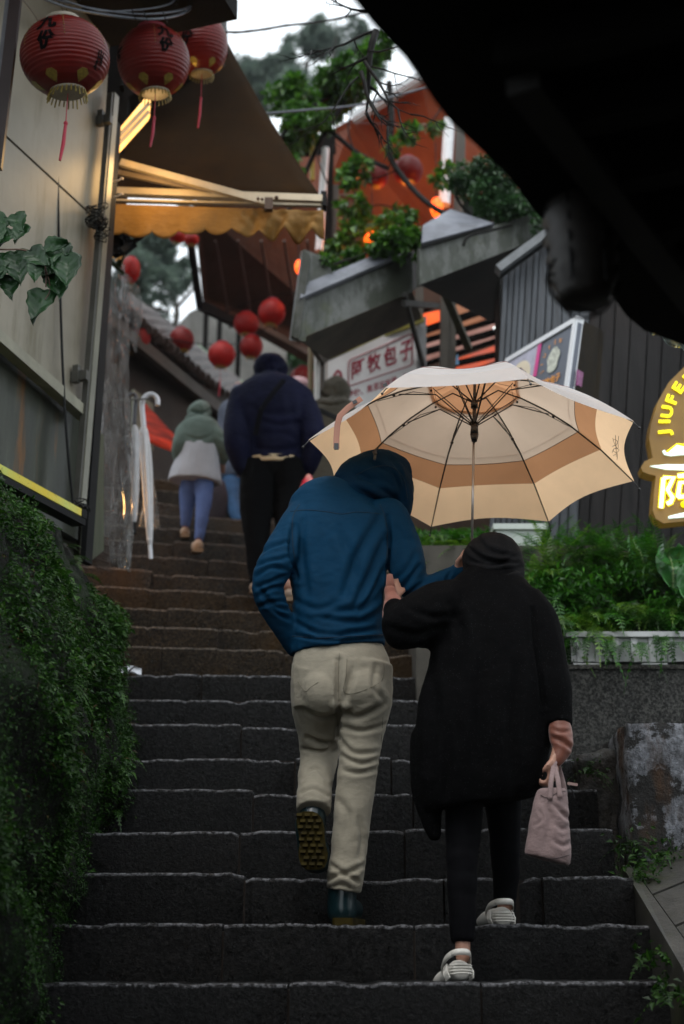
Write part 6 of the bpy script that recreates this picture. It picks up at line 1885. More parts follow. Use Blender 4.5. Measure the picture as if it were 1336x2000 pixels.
def lantern(px, py, d, rx, ry, label, mat, tilt=(0, 0), ribs=17, chars=None, cap=None, gold=True, tassel=0.0, group='red paper lanterns', beads=False, coord=True, tcol=None):
    c = P(px, py, d); k = mpp(c)
    RX, RY = rx * k, ry * k
    rot = Matrix.Rotation(tilt[0], 3, 'Y') @ Matrix.Rotation(tilt[1], 3, 'X')
    t = thing('lantern', label, 'lantern', c, group)
    prof = []
    top = 0.93
    N_ = ribs * 4
    def rad(s):   # s -1..1 of height
        b = math.cos(s * math.asin(top) ) if False else math.sqrt(max(0, 1 - (s * top) ** 2)) ** 0.92
        return RX * b
    for j in range(N_ + 1):
        s = -1 + 2 * j / N_
        ph = (j % 4) / 4.0
        r = rad(s) * (1 - 0.022 * (1 - abs(math.sin(math.pi * (j / 4.0)))))
        prof.append((r, RY * s))
    MB().lathe(prof, c, 40 if rx > 40 else 24, axis=rot).build('shade', mat, t, True)
    re_ = rad(1.0)
    capm = cap or M_capr
    MB().lathe([(re_ * 0.95, RY), (re_ * 1.02, RY + RX * .015), (re_ * 1.0, RY + RX * .10), (re_ * 0.55, RY + RX * .11), (0.001, RY + RX * .11)], c, 24, axis=rot).build('top_ring', capm, t, True)
    MB().lathe([(0.001, -RY - RX * .06), (re_ * 0.9, -RY - RX * .06), (re_ * 1.0, -RY - RX * .05), (re_ * 1.02, -RY), (re_ * 0.95, -RY)], c, 24, axis=rot).build('bottom_ring', M_capg if rx > 40 else M_gold, t, True)
    # gold fringe
    m = MB()
    for j in range(26 if rx > 40 else 14):
        a = 2 * math.pi * j / (26 if rx > 40 else 14)
        p0 = c + rot @ Vector((re_ * math.cos(a), re_ * math.sin(a), -RY - RX * 0.03))
        p1 = p0 + Vector((0.12 * re_ * math.cos(a), 0.12 * re_ * math.sin(a), -RX * rnd.uniform(0.14, 0.24)))
        m.tube([p0, p0.lerp(p1, .5), p1], RX * 0.017, 5)
    m.build('fringe', M_gold if rx > 40 else plain('fringe_yellow', (0.45, 0.2, 0.02), 0.6, 0.3) if 'fringe_yellow' not in bpy.data.materials else bpy.data.materials['fringe_yellow'], t)
    if tassel:
        p0 = c + rot @ Vector((0, 0, -RY - RX * .05))
        L_ = tassel * k
        q = [p0, p0 - Vector((0, 0, L_ * 0.45))]
        m = MB(); m.tube(q, RX * 0.012, 5); m.build('cord', M_tass if tcol is None else tcol, t)
        m = MB(); m.tube([q[1], q[1] - Vector((RX * .02, 0, L_ * .3)), q[1] - Vector((RX * 0.07, 0, L_ * .55))], [RX * .035, RX * .045, RX * .03], 8); m.ball(q[1], RX * .05); m.build('tassel', M_tass if tcol is None else tcol, t)
    if gold and rx > 40:
        for a0 in (0, 1, 2, 3, 4, 5):
            a = R(-90 + 10 + 60 * a0)
            m = MB()
            for j in range(9):
                s = 0.86 - j * 0.095
                q = c + rot @ Vector((rad(s) * 1.005 * math.cos(a), rad(s) * 1.005 * math.sin(a), RY * s))
                m.ball(q, RX * 0.014, seg=6, rings=4)
            m.build('bead_row', M_gold, t)
            a2 = a + R(30)
            m = MB(); pts = []
            for (du, s) in ((0, -.97), (-.10, -.88), (-.13, -.80), (-0.05, -.72), (0.05, -.72), (.13, -.80), (.10, -.88)):
                pts.append(c + rot @ Vector((rad(s) * 1.012 * math.cos(a2 + du * 1.6), rad(s) * 1.012 * math.sin(a2 + du * 1.6), RY * s)))
            m.add(pts, [tuple(range(len(pts)))]); o = m.build('foil_leaf', M_gold, t)
            md = o.modifiers.new('t', 'SOLIDIFY'); md.thickness = 0.002
    if chars:
        for ch, a0, s0, h in chars:
            me = text_mesh(ch, 1.0, 0.05, 0.0, 'CENTER', 3)
            a_ = R(-90 + a0)
            def f(v):
                s = s0 + v.y * h
                aa = a_ + v.x * h * RY / max(rad(s0), 1e-4)
                return c + rot @ Vector((rad(s) * 1.012 * math.cos(aa), rad(s) * 1.012 * math.sin(aa), RY * s))
            map_mesh(me, f)
            link('character', me, M_ink, t)
    # hook and wire up
    p = c + rot @ Vector((0, 0, RY + RX * .1))
    MB().tube([p, p + Vector((0, 0, RX * 0.25))], RX * 0.012 + 0.001, 5).build('hanger', M_rubber, t)
    return t
lantern(127, 112, 5.2, 87, 70, 'large red paper lantern with black characters at the upper left corner', M_lan, (R(-6), R(10)), 18, [('九', -14, 0.52, 0.52), ('份', -14, -0.06, 0.52), ('山', 62, -0.32, 0.26), ('城', 62, -0.58, 0.26)], M_capg, tassel=150)
lantern(300, 120, 6.1, 71, 64, 'middle one of the three large red lanterns, over the lit strip lamp', M_lan, (R(-4), R(10)), 17, [('九', 28, 0.5, 0.46), ('份', 28, 0.0, 0.46), ('好', -58, 0.0, 0.4)], M_capr, tassel=118)
lantern(392, 88, 6.6, 53, 58, 'rightmost of the three large red lanterns, against the bright sky', M_lan, (R(-3), R(10)), 16, [('九', -25, 0.4, 0.5), ('份', -25, -0.15, 0.5)], M_capr, tassel=120)
small = [
    (264, 660, 9.9, 30, 27, 'red lantern half hidden behind the hanging clear plastic'),
    (355, 664, 10.3, 25, 23, 'red lantern between the plastic sheet and the roof tiles, alone on its wire'),
    (433, 693, 9.9, 27, 24, 'red lantern with gold fringe and red tassel hanging lowest over the child'),
    (491, 677, 10.4, 23, 22, 'red lantern just above the navy hood'),
    (481, 632, 10.5, 25, 22, 'red lantern at the left of the upper pair under the tarpaulin'),
    (531, 610, 10.2, 27, 25, 'red lantern at the right of the upper pair under the tarpaulin'),
    (592, 742, 10.8, 27, 24, 'red lantern low behind the pink cap beside the white drain pipe'),
    (600, 560, 9.8, 22, 22, 'dim red lantern tucked beside the end of the concrete balcony'),
    (797, 333, 9.6, 30, 26, 'dark red lantern in front of the orange shelter, the right one of the pair'),
    (737, 345, 9.7, 22, 22, 'dark red lantern in front of the orange shelter, the left one of the pair'),
    (346, 462, 9.3, 17, 12, 'small red lantern peeping below the scalloped valance'),
    (374, 468, 9.5, 15, 11, 'small red lantern right beside the one below the valance'),
    (254, 528, 8.8, 20, 26, 'pale red and white lantern behind the top of the plastic sheet')]
for i, (x, y, d, rx, ry, la) in enumerate(small):
    lantern(x, y, d, rx, ry, la, M_lan2 if i not in (8, 9) else M_lan, (R(rnd.uniform(-9, 9)), R(rnd.uniform(-4, 10))), 9, None, None, False, 62 if i == 2 else 0)

# ================================================================== OVERHEAD CABLES
M_cab = plain('grey_cable', (0.10, 0.11, 0.13), 0.35, 0.3, 20, spec=0.6)
cables = [
    ([(40, -25, 5.4), (130, 6, 5.6), (230, 24, 5.8), (300, 27, 5.9), (370, 14, 6.1), (410, -25, 6.3)], 0.006, 'bundle cable sagging in front of the large lanterns, topmost strand'),
    ([(45, -20, 5.4), (130, 14, 5.6), (230, 32, 5.8), (305, 37, 5.9), (365, 22, 6.1), (402, -22, 6.3)], 0.0075, 'thick grey cable sagging lowest in front of the large lanterns'),
    ([(60, -25, 5.4), (180, 18, 5.7), (260, 20, 5.85), (330, 8, 6.0), (352, -20, 6.1)], 0.005, 'thin looping cable among the bundle above the middle lantern'),
    ([(36, -10, 5.3), (60, 18, 5.5), (78, 46, 5.7)], 0.004, 'short straight wire slanting down to the left large lantern'),
    ([(430, 62, 6.8), (480, 62, 7.1), (560, 50, 7.4), (640, 40, 7.6), (720, 22, 7.8)], 0.007, 'twisted black cable crossing the bright sky to the dark roof'),
    ([(515, 222, 7.6), (600, 215, 7.7), (700, 205, 7.8), (800, 180, 7.9), (850, 165, 7.9)], 0.009, 'grey cable crossing in front of the creeper and the orange shelter'),
    ([(560, 235, 9), (700, 240, 9.1), (880, 245, 9.2)], 0.003, 'fine wire across the orange shelter')]
for pts, r, la in cables:
    q = PS(pts, 8)
    m = MB(); m.tube(q, r, 6)
    if 'twisted' in la:
        m.tube([p + Vector((0, 0, 0.007 * math.sin(i * 0.9))) for i, p in enumerate(q)], r * 0.6, 5)
    tag(m.build('cable', M_cab if r != 0.007 else M_rubber, None, True), la, 'cable', 'overhead cables')
m = MB()
for (x, y) in ((112, 5), (122, 9), (258, 29), (318, 32), (280, 30)):
    m.tube(PS([(x, y - 10, 5.72), (x + 4, y + 2, 5.68), (x + 9, y + 12, 5.72)], 3), 0.003, 4)
tag(m.build('cable_ties', M_rubber), 'black ties holding the cable bundle over the large lanterns', 'ties')
wires = [([(225, 640, 9.6), (300, 655, 10), (400, 672, 10.1), (500, 655, 10.4), (640, 520, 9.6)], 'thin wire carrying the row of small lanterns'),
         ([(440, 610, 10.5), (520, 580, 10.3), (620, 560, 9.9), (700, 500, 9.6)], 'second thin wire with lanterns under the tarpaulin')]
for pts, la in wires:
    tag(MB().tube(PS(pts, 8), 0.004, 5).build('lantern_wire', M_rubber), la, 'wire')

# ================================================================== TREES AND CREEPERS
M_leafA = leafy('leaf_bright', (0.018, 0.085, 0.008), (0.11, 0.28, 0.025), 0.35, 0.4)
M_leafB = leafy('leaf_dark', (0.02, 0.07, 0.02), (0.06, 0.15, 0.045), 0.4, 0.3)
M_leafC = leafy('leaf_far_hazed', (0.10, 0.15, 0.125), (0.19, 0.26, 0.22), 0.6, 0.45)  # grey paleness puts the rain haze into the leaf colour
M_bark = plain('bark', (0.05, 0.045, 0.038), 0.9, 0.4, 14, 0.6, 50)
M_twig = plain('wet_twig', (0.006, 0.005, 0.004), 0.6, 0.3, 20, spec=0.15)
def crown_mesh(blobs, count, size, mat, parent, seed, name='crown', thr=-0.15, fr=1.5, width=0.5):
    rr = np.random.RandomState(seed)
    pts, dirs, sz = [], [], []
    vol = sum(b[1] ** 2 for b in blobs)
    for (c, r) in blobs:
        k = int(count * r * r / vol)
        for _ in range(k):
            v = rr.normal(size=3); v /= np.linalg.norm(v)
            q = r * rr.uniform(0.35, 1.0) ** 0.5
            p = np.array(c) + v * q * np.array([1, 1, 0.75])
            if mnoise.noise(Vector(p) * fr + Vector((seed, 0, 0))) < thr: continue
            pts.append(p); dirs.append(v * 0.6 + rr.normal(size=3) * 0.7 + np.array([0, 0, -0.2])); sz.append(size * rr.uniform(0.6, 1.35))
    return np_mesh(name, leaf_cloud(np.array(pts), np.array(dirs), np.array(sz), width, 0.3, rr), 4, mat, parent)
def tree(label, base, limbs, blobs, count, size, mat, seed, trunk_r, thr=-0.15, fr=1.2):
    t = thing('tree', label, 'tree', base)
    m = MB()
    for l in limbs:
        q = spline([tuple(v) for v in l], 5)
        rr_ = [trunk_r * (1 - 0.8 * i / len(q)) * (1 if l is limbs[0] else 0.45) for i in range(len(q))]
        m.tube(q, rr_, 8)
    m.build('trunk', M_bark, t, True)
    crown_mesh(blobs, count, size, mat, t, seed, thr=thr, fr=fr)
    return t
def pb(lst, d, spread=0.6):
    out = []
    for (x, y, r) in lst:
        dd = d + rnd.uniform(-spread, spread)
        c = P(x, y, dd); out.append((tuple(c), r * mpp(c)))
    return out
D1 = 26
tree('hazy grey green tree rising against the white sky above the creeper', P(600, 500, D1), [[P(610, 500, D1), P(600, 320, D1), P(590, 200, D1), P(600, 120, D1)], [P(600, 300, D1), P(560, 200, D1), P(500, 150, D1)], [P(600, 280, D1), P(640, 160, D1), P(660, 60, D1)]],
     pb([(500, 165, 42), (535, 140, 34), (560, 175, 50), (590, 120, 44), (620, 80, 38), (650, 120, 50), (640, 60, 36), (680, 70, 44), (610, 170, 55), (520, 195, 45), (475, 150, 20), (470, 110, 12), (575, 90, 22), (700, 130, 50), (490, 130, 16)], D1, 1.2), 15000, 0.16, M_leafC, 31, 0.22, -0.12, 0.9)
D2 = 17
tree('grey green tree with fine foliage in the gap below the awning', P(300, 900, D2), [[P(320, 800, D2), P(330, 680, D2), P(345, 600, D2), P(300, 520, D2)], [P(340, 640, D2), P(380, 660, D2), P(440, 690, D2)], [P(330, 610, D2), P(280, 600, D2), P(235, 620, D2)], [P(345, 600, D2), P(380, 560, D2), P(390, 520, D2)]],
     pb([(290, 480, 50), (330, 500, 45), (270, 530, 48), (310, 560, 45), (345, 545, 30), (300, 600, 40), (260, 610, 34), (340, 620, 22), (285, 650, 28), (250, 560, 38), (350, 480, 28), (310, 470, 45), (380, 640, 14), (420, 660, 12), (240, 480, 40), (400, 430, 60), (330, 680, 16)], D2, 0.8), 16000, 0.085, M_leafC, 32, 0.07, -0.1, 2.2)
D3 = 19
tree('dark green tree showing between the navy hood and the tarpaulin edge', P(600, 900, D3), [[P(560, 880, D3), P(565, 780, D3), P(570, 700, D3)]],
     pb([(560, 720, 40), (600, 700, 40), (520, 740, 40), (560, 770, 45), (610, 760, 40)], D3, 0.5), 6000, 0.12, M_leafB, 33, 0.1, -0.3)
# creeper on the roof of the shelter
cr = thing('creeper', 'bright green creeper tumbling over the roof corner right of the awning edge', 'climbing plant', P(600, 380, 9.2))
m = MB()
for l in ([(560, 420, 9.3), (600, 330, 9.3), (640, 250, 9.2), (700, 160, 9.2)], [(540, 330, 9.2), (560, 250, 9.2), (640, 190, 9.2), (700, 150, 9.2)], [(640, 250, 9.2), (700, 300, 9.2), (760, 330, 9.2)]):
    m.tube(PS(l, 5), 0.02, 6)
m.build('stem', M_twig, cr, True)
crown_mesh(pb([(540, 195, 30), (580, 175, 34), (620, 165, 36), (600, 215, 44), (640, 200, 40), (560, 235, 34), (585, 265, 36), (560, 290, 28), (660, 150, 32), (690, 125, 30), (700, 170, 30), (670, 185, 34), (740, 90, 26), (590, 320, 20), (520, 185, 14), (650, 240, 26), (720, 110, 22)], 9.2, 0.25), 8500, 0.058, M_leafA, cr, 34, 'foliage', -0.1, 3.0, 0.7)
cr2 = thing('creeper', 'thin trailing creeper with sparse leaves hanging in front of the orange shelter', 'climbing plant', P(740, 480, 9.2))
m = MB()
TR = [[(700, 180, 9.0), (680, 250, 9.0), (700, 330, 9.0), (690, 420, 9.0), (720, 480, 9.0)], [(760, 160, 8.9), (765, 240, 8.9), (760, 300, 8.9), (790, 350, 8.9), (840, 400, 8.8), (900, 430, 8.7), (960, 440, 8.7), (1030, 420, 8.6)],
      [(870, 200, 9), (840, 240, 9), (800, 270, 9), (770, 310, 9)], [(640, 260, 9.1), (620, 300, 9.1), (640, 360, 9.1)], [(660, 330, 9), (720, 350, 9), (780, 330, 9)], [(690, 420, 9), (740, 400, 9), (800, 420, 9), (830, 460, 8.9)]]
for i, l in enumerate(TR):
    m.tube(PS(l, 5), 0.022 if i == 1 else 0.006, 6)
m.build('stem', M_twig, cr2, True)
crown_mesh(pb([(700, 330, 26), (690, 400, 28), (720, 380, 18), (760, 450, 34), (780, 430, 30), (700, 460, 34), (740, 470, 30), (810, 470, 22), (660, 420, 24), (800, 260, 18), (830, 230, 18), (770, 290, 16), (850, 250, 12), (790, 440, 20), (680, 350, 18), (840, 470, 12), (720, 440, 20), (870, 330, 14), (860, 350, 12), (660, 480, 20)], 9.0, 0.15), 2600, 0.062, M_leafA, cr2, 35, 'foliage', -0.05, 4.0, 0.8)
cr3 = thing('creeper', 'leafy creeper spilling over the capping of the concrete balcony', 'climbing plant', P(700, 500, 8.2))
MB().tube(PS([(640, 520, 8.0), (700, 500, 8.15), (760, 480, 8.25), (810, 470, 8.3), (880, 450, 8.2), (960, 440, 8.2)], 5), 0.008, 6).build('stem', M_twig, cr3, True)
crown_mesh(pb([(660, 520, 12), (690, 500, 16), (745, 478, 24), (775, 470, 26), (805, 465, 20), (820, 500, 8), (850, 455, 14), (890, 440, 18), (930, 440, 20), (960, 450, 18), (905, 470, 9), (912, 480, 7), (1000, 430, 22), (780, 500, 8)], 8.15, 0.1), 2600, 0.045, M_leafA, cr3, 41, 'foliage', -0.1, 4.0, 0.75)
bs = thing('shrub', 'rounded small leaved shrub growing on the right end of the concrete balcony', 'shrub', P(950, 440, 8.3))
m = MB()
for l in ([(950, 450, 8.3), (940, 400, 8.3), (920, 340, 8.3)], [(960, 450, 8.3), (980, 390, 8.3), (1000, 350, 8.3)], [(940, 440, 8.3), (900, 400, 8.3), (880, 360, 8.3)], [(1000, 440, 8.1), (960, 450, 8.0), (915, 462, 7.9), (905, 480, 7.9)]):
    m.tube(PS(l, 4), 0.01, 5)
m.build('stem', M_twig, bs, True)
crown_mesh(pb([(920, 335, 34), (950, 330, 34), (975, 350, 36), (1000, 380, 40), (960, 380, 44), (930, 370, 34), (900, 360, 22), (1020, 410, 40), (985, 410, 36), (890, 350, 14), (905, 450, 10), (910, 465, 9), (1050, 440, 34), (950, 410, 24)], 8.25, 0.2), 8000, 0.034, M_leafB, bs, 36, 'foliage', -0.22, 4.0, 0.7)
gb = bs
gt = thing('weed', 'little fern growing at the left tip of the balcony capping', 'plant', P(640, 500, 8.0))
crown_mesh(pb([(640, 508, 8), (633, 500, 5)], 8.0, 0.03), 60, 0.04, M_leafA, gt, 37, 'foliage', -1, 4.0, 0.7)
# bare branch against the sky near the dark roof
br = thing('bare_branch', 'bare twiggy black branch reaching down from the dark roof edge', 'branch', P(720, 60, 5.5))
m = MB()
def twig(p, d, L_, r, lev):
    pts = [p]
    q, dd = p.copy(), d.normalized()
    nseg = 6
    for i in range(nseg):
        dd = (dd + Vector((rnd.gauss(0, .18), rnd.gauss(0, .1), rnd.gauss(0, .18)))).normalized()
        q = q + dd * (L_ / nseg); pts.append(q.copy())
        if lev > 0 and i > 0 and rnd.random() < 0.75:
            nd_ = (dd + Vector((rnd.choice((-1, 1)) * rnd.uniform(.5, 1), rnd.gauss(0, .2), rnd.uniform(-.5, .6)))).normalized()
            twig(q.copy(), nd_, L_ * rnd.uniform(.3, .55), r * 0.5, lev - 1)
    m.tube(pts, [r * (1 - 0.75 * i / nseg) for i in range(nseg + 1)], 6)
for (x, y, dx, dy, L_, r) in ((735, 60, -25, 75, 0.42, 0.02), (735, 60, -70, 30, 0.35, 0.010), (720, 20, -60, 2, 0.25, 0.008), (712, 120, 40, 60, 0.4, 0.010), (705, 140, 8, 60, 0.35, 0.012), (720, 100, 60, 10, 0.3, 0.006), (700, 150, -40, 60, 0.35, 0.006), (725, 130, 60, 20, 0.35, 0.005)):
    a, b = P(x, y, 5.6), P(x + dx, y + dy, 5.6)
    twig(a, b - a, L_, r, 2)
m.build('stem', M_twig, br, True)

# grape-like leaves at the left edge
vb = thing('vine_sprig', 'sprig of broad lobed green leaves hanging in at the left edge', 'plant', P(20, 480, 4.6))
m = MB(); m.tube(PS([(-60, 480, 4.6), (0, 487, 4.6), (50, 489, 4.6), (85, 510, 4.6), (90, 560, 4.6)], 5), 0.0035, 6)
m.tube(PS([(60, 490, 4.6), (80, 500, 4.6), (98, 560, 4.6), (88, 585, 4.6)], 4), 0.002, 5); m.build('stem', plain('vine_stem', (0.10, 0.05, 0.03), 0.5, 0.3), vb)
M_vine = leafy('vine_leaf', (0.012, 0.055, 0.012), (0.03, 0.10, 0.03), 0.3, 0.35, 0.45)
def lobed(px, py, d, L_, ang, tilt, w=0.8):
    """a broad leaf with a pointed tip, five lobes, drawn as a folded fan of quads"""
    o = P(px, py, d); k = mpp(o)
    ca, sa = math.cos(ang), math.sin(ang)
    outline = spline([(0.02, 0.0), (0.26, -0.07), (0.44, 0.06), (0.47, 0.24), (0.40, 0.42), (0.30, 0.6), (0.17, 0.8), (0.06, 0.93), (0.0, 1.02)], 3)
    vs, fs = [], []
    cu_, tw = rnd.uniform(0.15, 0.4), rnd.uniform(-.25, .25)
    for (x, y) in outline:
        for j in range(9):
            u = -1 + j / 4.0
            xx = x * u * w * (1 + 0.06 * math.sin(y * 22)); z = 0.10 * abs(u) * (0.6 + y) + cu_ * y * y + tw * u * y + 0.02 * math.sin(y * 20 + abs(u) * 6)
            X = (xx * ca + y * sa); Y = (xx * sa - y * ca)
            vs.append(o + Vector((X * L_ * k, -z * L_ * k + 0.1 * tilt * abs(Y) * L_ * k, Y * L_ * k)))
    for i in range(len(outline) - 1):
        for j in range(8):
            fs.append((i * 9 + j, i * 9 + j + 1, i * 9 + 9 + j + 1, i * 9 + 9 + j))
    m = MB().add(vs, fs); ob = m.build('leaf', M_vine, vb, True)
    md = ob.modifiers.new('t', 'SOLIDIFY'); md.thickness = 0.0008
for (x, y, L_, a, t_) in ((10, 425, 55, -0.9, .2), (30, 420, 52, 0.5, .5), (-5, 500, 72, 0.1, .1), (30, 495, 82, 0.25, .2), (60, 490, 62, 0.75, .2), (90, 478, 46, 1.5, .6), (105, 480, 58, 0.15, .1), (120, 482, 50, 0.55, .5), (98, 520, 60, 0.35, .2), (-10, 440, 60, 0.2, .2), (45, 440, 48, -0.2, .4), (130, 500, 80, 0.1, .3), (20, 540, 60, 0.2, .3), (110, 530, 74, 0.2, .3), (122, 505, 62, -0.5, .4), (85, 570, 78, -0.15, .1), (0, 520, 60, -0.6, .3), (20, 450, 50, -0.3, .3), (70, 515, 46, 0.05, .4)):
    lobed(x, y, 4.6 + rnd.uniform(-.05, .05), L_, a, t_)

# ================================================================== PLANTERS AND FERNS
Yp = 6.5
M_plw = plain('white_planter', (0.34, 0.35, 0.35), 0.5, 0.2, 6, 0.1, 40, stretch=(1, 1, 0.3))
plt = thing('planter', 'long white ribbed planter trough full of ferns on the granite wall', 'planter', P(1250, 1310, Yp))
a, b = P(1122, 1303, YW + 0.03), P(1460, 1322, YW + 0.03)
zb_ = zt + 0.025
zt_ = P(1200, 1240, YW + 0.03).z
xa_, xb_ = P(1120, 1303, YW).x, 3.2
MB().box(((xa_ + xb_) / 2, YW + 0.26, (zb_ + zt_) / 2 + 0.01), (xb_ - xa_, 0.44, zt_ - zb_ - 0.02)).build('trough', M_plw, plt)
MB().box(((xa_ + xb_) / 2, YW + 0.26, zt_), (xb_ - xa_ + 0.05, 0.5, 0.025)).build('rim', M_plw, plt)
for k in range(26):
    m = MB(); m.box((xa_ + 0.04 + k * 0.085, YW + 0.035, (zb_ + zt_) / 2), (0.028, 0.02, zt_ - zb_ - 0.03)); m.build('rib', M_plw, plt)
for k in range(7):
    m = MB(); m.box((xa_ + 0.06 + k * 0.32, YW + 0.2, zb_ - 0.006), (0.12, 0.4, 0.02)); m.build('foot', M_plw, plt)
wp = thing('flower_pot', 'pale square flower pot among the leaves above the black headscarf', 'pot', P(1010, 1100, 7.0))
m = MB(); m.box(P(1010, 1078, 7.0), (0.20, 0.18, 0.24), None, 0, 1.25); m.build('pot', plain('pale_green_pot', (0.45, 0.5, 0.46), 0.4, 0.12), wp)
m = MB(); m.box(P(1010, 1042, 7.0), (0.28, 0.26, 0.03)); m.build('rim', bpy.data.materials['pale_green_pot'], wp)
m = MB(); m.tube(PS([(990, 1020, 6.95), (1000, 1030, 6.95), (1005, 1043, 6.95)], 3), [0.02, 0.03, 0.02, 0.02, 0.02, 0.02, 0.02], 8)
M_fern = leafy('fern_green', (0.006, 0.06, 0.003), (0.06, 0.22, 0.010), 0.4, 0.4)
M_fern2 = leafy('fern_yellow_green', (0.035, 0.11, 0.006), (0.15, 0.29, 0.02), 0.4, 0.45)
M_nest = leafy('nest_leaf', (0.05, 0.2, 0.05), (0.08, 0.28, 0.07), 0.25, 0.35, 0.6)
def fern(px, py, d, n_f, L0, L1, mat, label, rr, hang=0.7, wide=0.05, nl=14):
    c = P(px, py, d)
    if 'dense row' in label or 'tall bright' in label:
        zone = 'beside the black coat' if px < 1110 else 'under the narrow pointed leaf' if px < 1200 else 'below the pale ribbed leaf' if px < 1290 else 'near the right edge of the picture'
        label = ('tall bright fern rising from the planter ' if 'tall' in label else 'yellow green feathery fern in the planter row ' if mat == M_fern2 else ('dark green feathery fern high in the planter row ' if py < 1190 else 'dark green feathery fern low in the planter row ')) + zone
    t = thing('fern', label, 'fern', c, 'ferns along the planter')
    cor = []
    for j in range(n_f):
        a = rr.uniform(0, 2 * math.pi)
        el = rr.uniform(0.2, 1.3)
        dr = Vector((math.cos(a) * math.cos(el), math.sin(a) * math.cos(el) - 0.25, math.sin(el)))
        L_ = rr.uniform(L0, L1)
        cor += frond(c + Vector((rr.gauss(0, .03), rr.gauss(0, .03), 0)), dr, L_, wide * rr.uniform(.7, 1.3), nl, rr.uniform(hang * .6, hang * 1.3), rr)
    np_mesh('fronds', np.array([tuple(v) for v in cor]), 4, mat, t)
    return t
rr = random.Random(77)
FL = 'feathery green fern in the dense row along the planter'
spots = []
for k in range(46):
    x = rr.uniform(1035, 1400); y = rr.uniform(1130, 1245)
    spots.append((x, y, YW + rr.uniform(0.02, 0.5) + (1245 - y) * 0.002))
for k in range(14):
    spots.append((rr.uniform(1030, 1110), rr.uniform(1150, 1270), YW + rr.uniform(0.1, 0.4)))
for (x, y, d) in spots:
    fern(x, y, d, 17, 0.14, 0.30, M_fern if rr.random() < .7 else M_fern2, FL, rr, 0.9, 0.042, 12)
for k in range(16):
    fern(rr.uniform(815, 930), rr.uniform(1050, 1125), 7.2 + rr.uniform(-.3, .3), 16, 0.15, 0.32, M_fern2 if rr.random() < .6 else M_fern, 'yellowish fern in the clump seen between the blue jacket and the black headscarf', rr, 0.8, 0.03)
for k in range(16):
    fern(rr.uniform(1030, 1180), rr.uniform(1060, 1150), 7.0 + rr.uniform(-.3, .3), 14, 0.18, 0.4, M_fern, 'fern reaching up against the dark planks behind the planter', rr, 0.5, 0.03)
for k in range(22):
    fern(rr.uniform(1040, 1350), rr.uniform(1085, 1180), YW + rr.uniform(0.2, 0.5), 9, 0.2, 0.38, M_fern2 if rr.random() < .5 else M_fern, 'tall bright fern standing up out of the planter row', rr, 0.35, 0.035, 16)
for (x, y) in ((1150, 1250), (1215, 1262), (1290, 1250), (1120, 1262), (1180, 1258), (1250, 1262), (1322, 1262)):
    fern(x, y, YW - 0.0, 8, 0.08, 0.16, M_fern, 'fern trailing down over the front of the white planter', rr, 1.6, 0.03, 12)
# soft undergrowth filling the trough
cor_p, cor_d, cor_s = [], [], []
rn = np.random.RandomState(5)
for k in range(9000):
    x = rn.uniform(1030, 1400); y = 1255 - 150 * rn.rand() ** 1.3
    p = P(x, y, YW + 0.1 + rn.uniform(0, .45))
    if mnoise.noise(p * 5) < -0.1: continue
    cor_p.append(tuple(p)); cor_d.append(rn.normal(size=3) + np.array([0, -.5, .6])); cor_s.append(rn.uniform(.02, .05))
for k in range(3500):
    p = P(rn.uniform(800, 960), rn.uniform(1040, 1140), 7.3 + rn.uniform(-.3, .3))
    cor_p.append(tuple(p)); cor_d.append(rn.normal(size=3) + np.array([0, -.5, .6])); cor_s.append(rn.uniform(.02, .045))
tag(np_mesh('undergrowth', leaf_cloud(np.array(cor_p), np.array(cor_d), np.array(cor_s), 0.5, 0.3, rn), 4, M_fern), kind='stuff')
soil = MB(); soil.box(((P(800, 1100, 7.3).x + 1.6) / 2, 7.55, P(850, 1135, 7.5).z - 1.5), (1.6 - P(800, 1100, 7.3).x, 1.5, 3.0))
tag(soil.build('raised_bed', plain('bed_stone', (0.05, 0.045, 0.035), 0.8, 0.4, 6, 0.5, 20)), 'low stone bed behind the umbrella holding yellowish ferns', 'planter')
def broad(px, py, d, L_, W_, lean, label, tip_fork=False, mat=None, yaw=0.0):
    """one upright strap leaf with a pale midrib and side ribs"""
    base = P(px, py, d); k = mpp(base)
    t = thing('nest_fern_leaf', label, 'leaf', base)
    vs, fs = [], []
    nL, nW = 16, 8
    for i in range(nL + 1):
        v = i / nL
        w = W_ * k * (math.sin(math.pi * min(1, 0.08 + v * 0.87)) ** 0.7) * (0.45 + 0.75 * v)
        for j in range(nW + 1):
            u = -1 + 2 * j / nW
            z = v * L_ * k
            if tip_fork and v > 0.85: z -= (1 - abs(u)) * (v - 0.85) / 0.15 * L_ * k * 0.10
            x = u * w * math.cos(yaw) + lean * k * v * v
            y = -u * w * math.sin(yaw) - 0.06 * abs(u) + 0.10 * v * v + 0.006 * math.sin(v * 60 + abs(u) * 6)
            vs.append(base + Vector((x, y + 0.02 * math.sin(v * 9 + u * 2), z + 0.01 * math.sin(u * 5 + v * 20))))
    for i in range(nL):
        for j in range(nW):
            a_ = i * (nW + 1) + j
            fs.append((a_, a_ + 1, a_ + nW + 2, a_ + nW + 1))
    ob = MB().add(vs, fs).build('blade', mat or M_nest, t, True)
    ob.modifiers.new('t', 'SOLIDIFY').thickness = 0.001
    q = [Vector(vs[i * (nW + 1) + nW // 2]) + Vector((0, -0.004, 0)) for i in range(nL)]
    MB().tube(q, [0.006 * (1 - i / nL * .7) for i in range(nL)], 6).build('midrib', plain('pale_rib', (0.25, 0.35, 0.15), 0.5, 0.1) if 'pale_rib' not in bpy.data.materials else bpy.data.materials['pale_rib'], t, True)
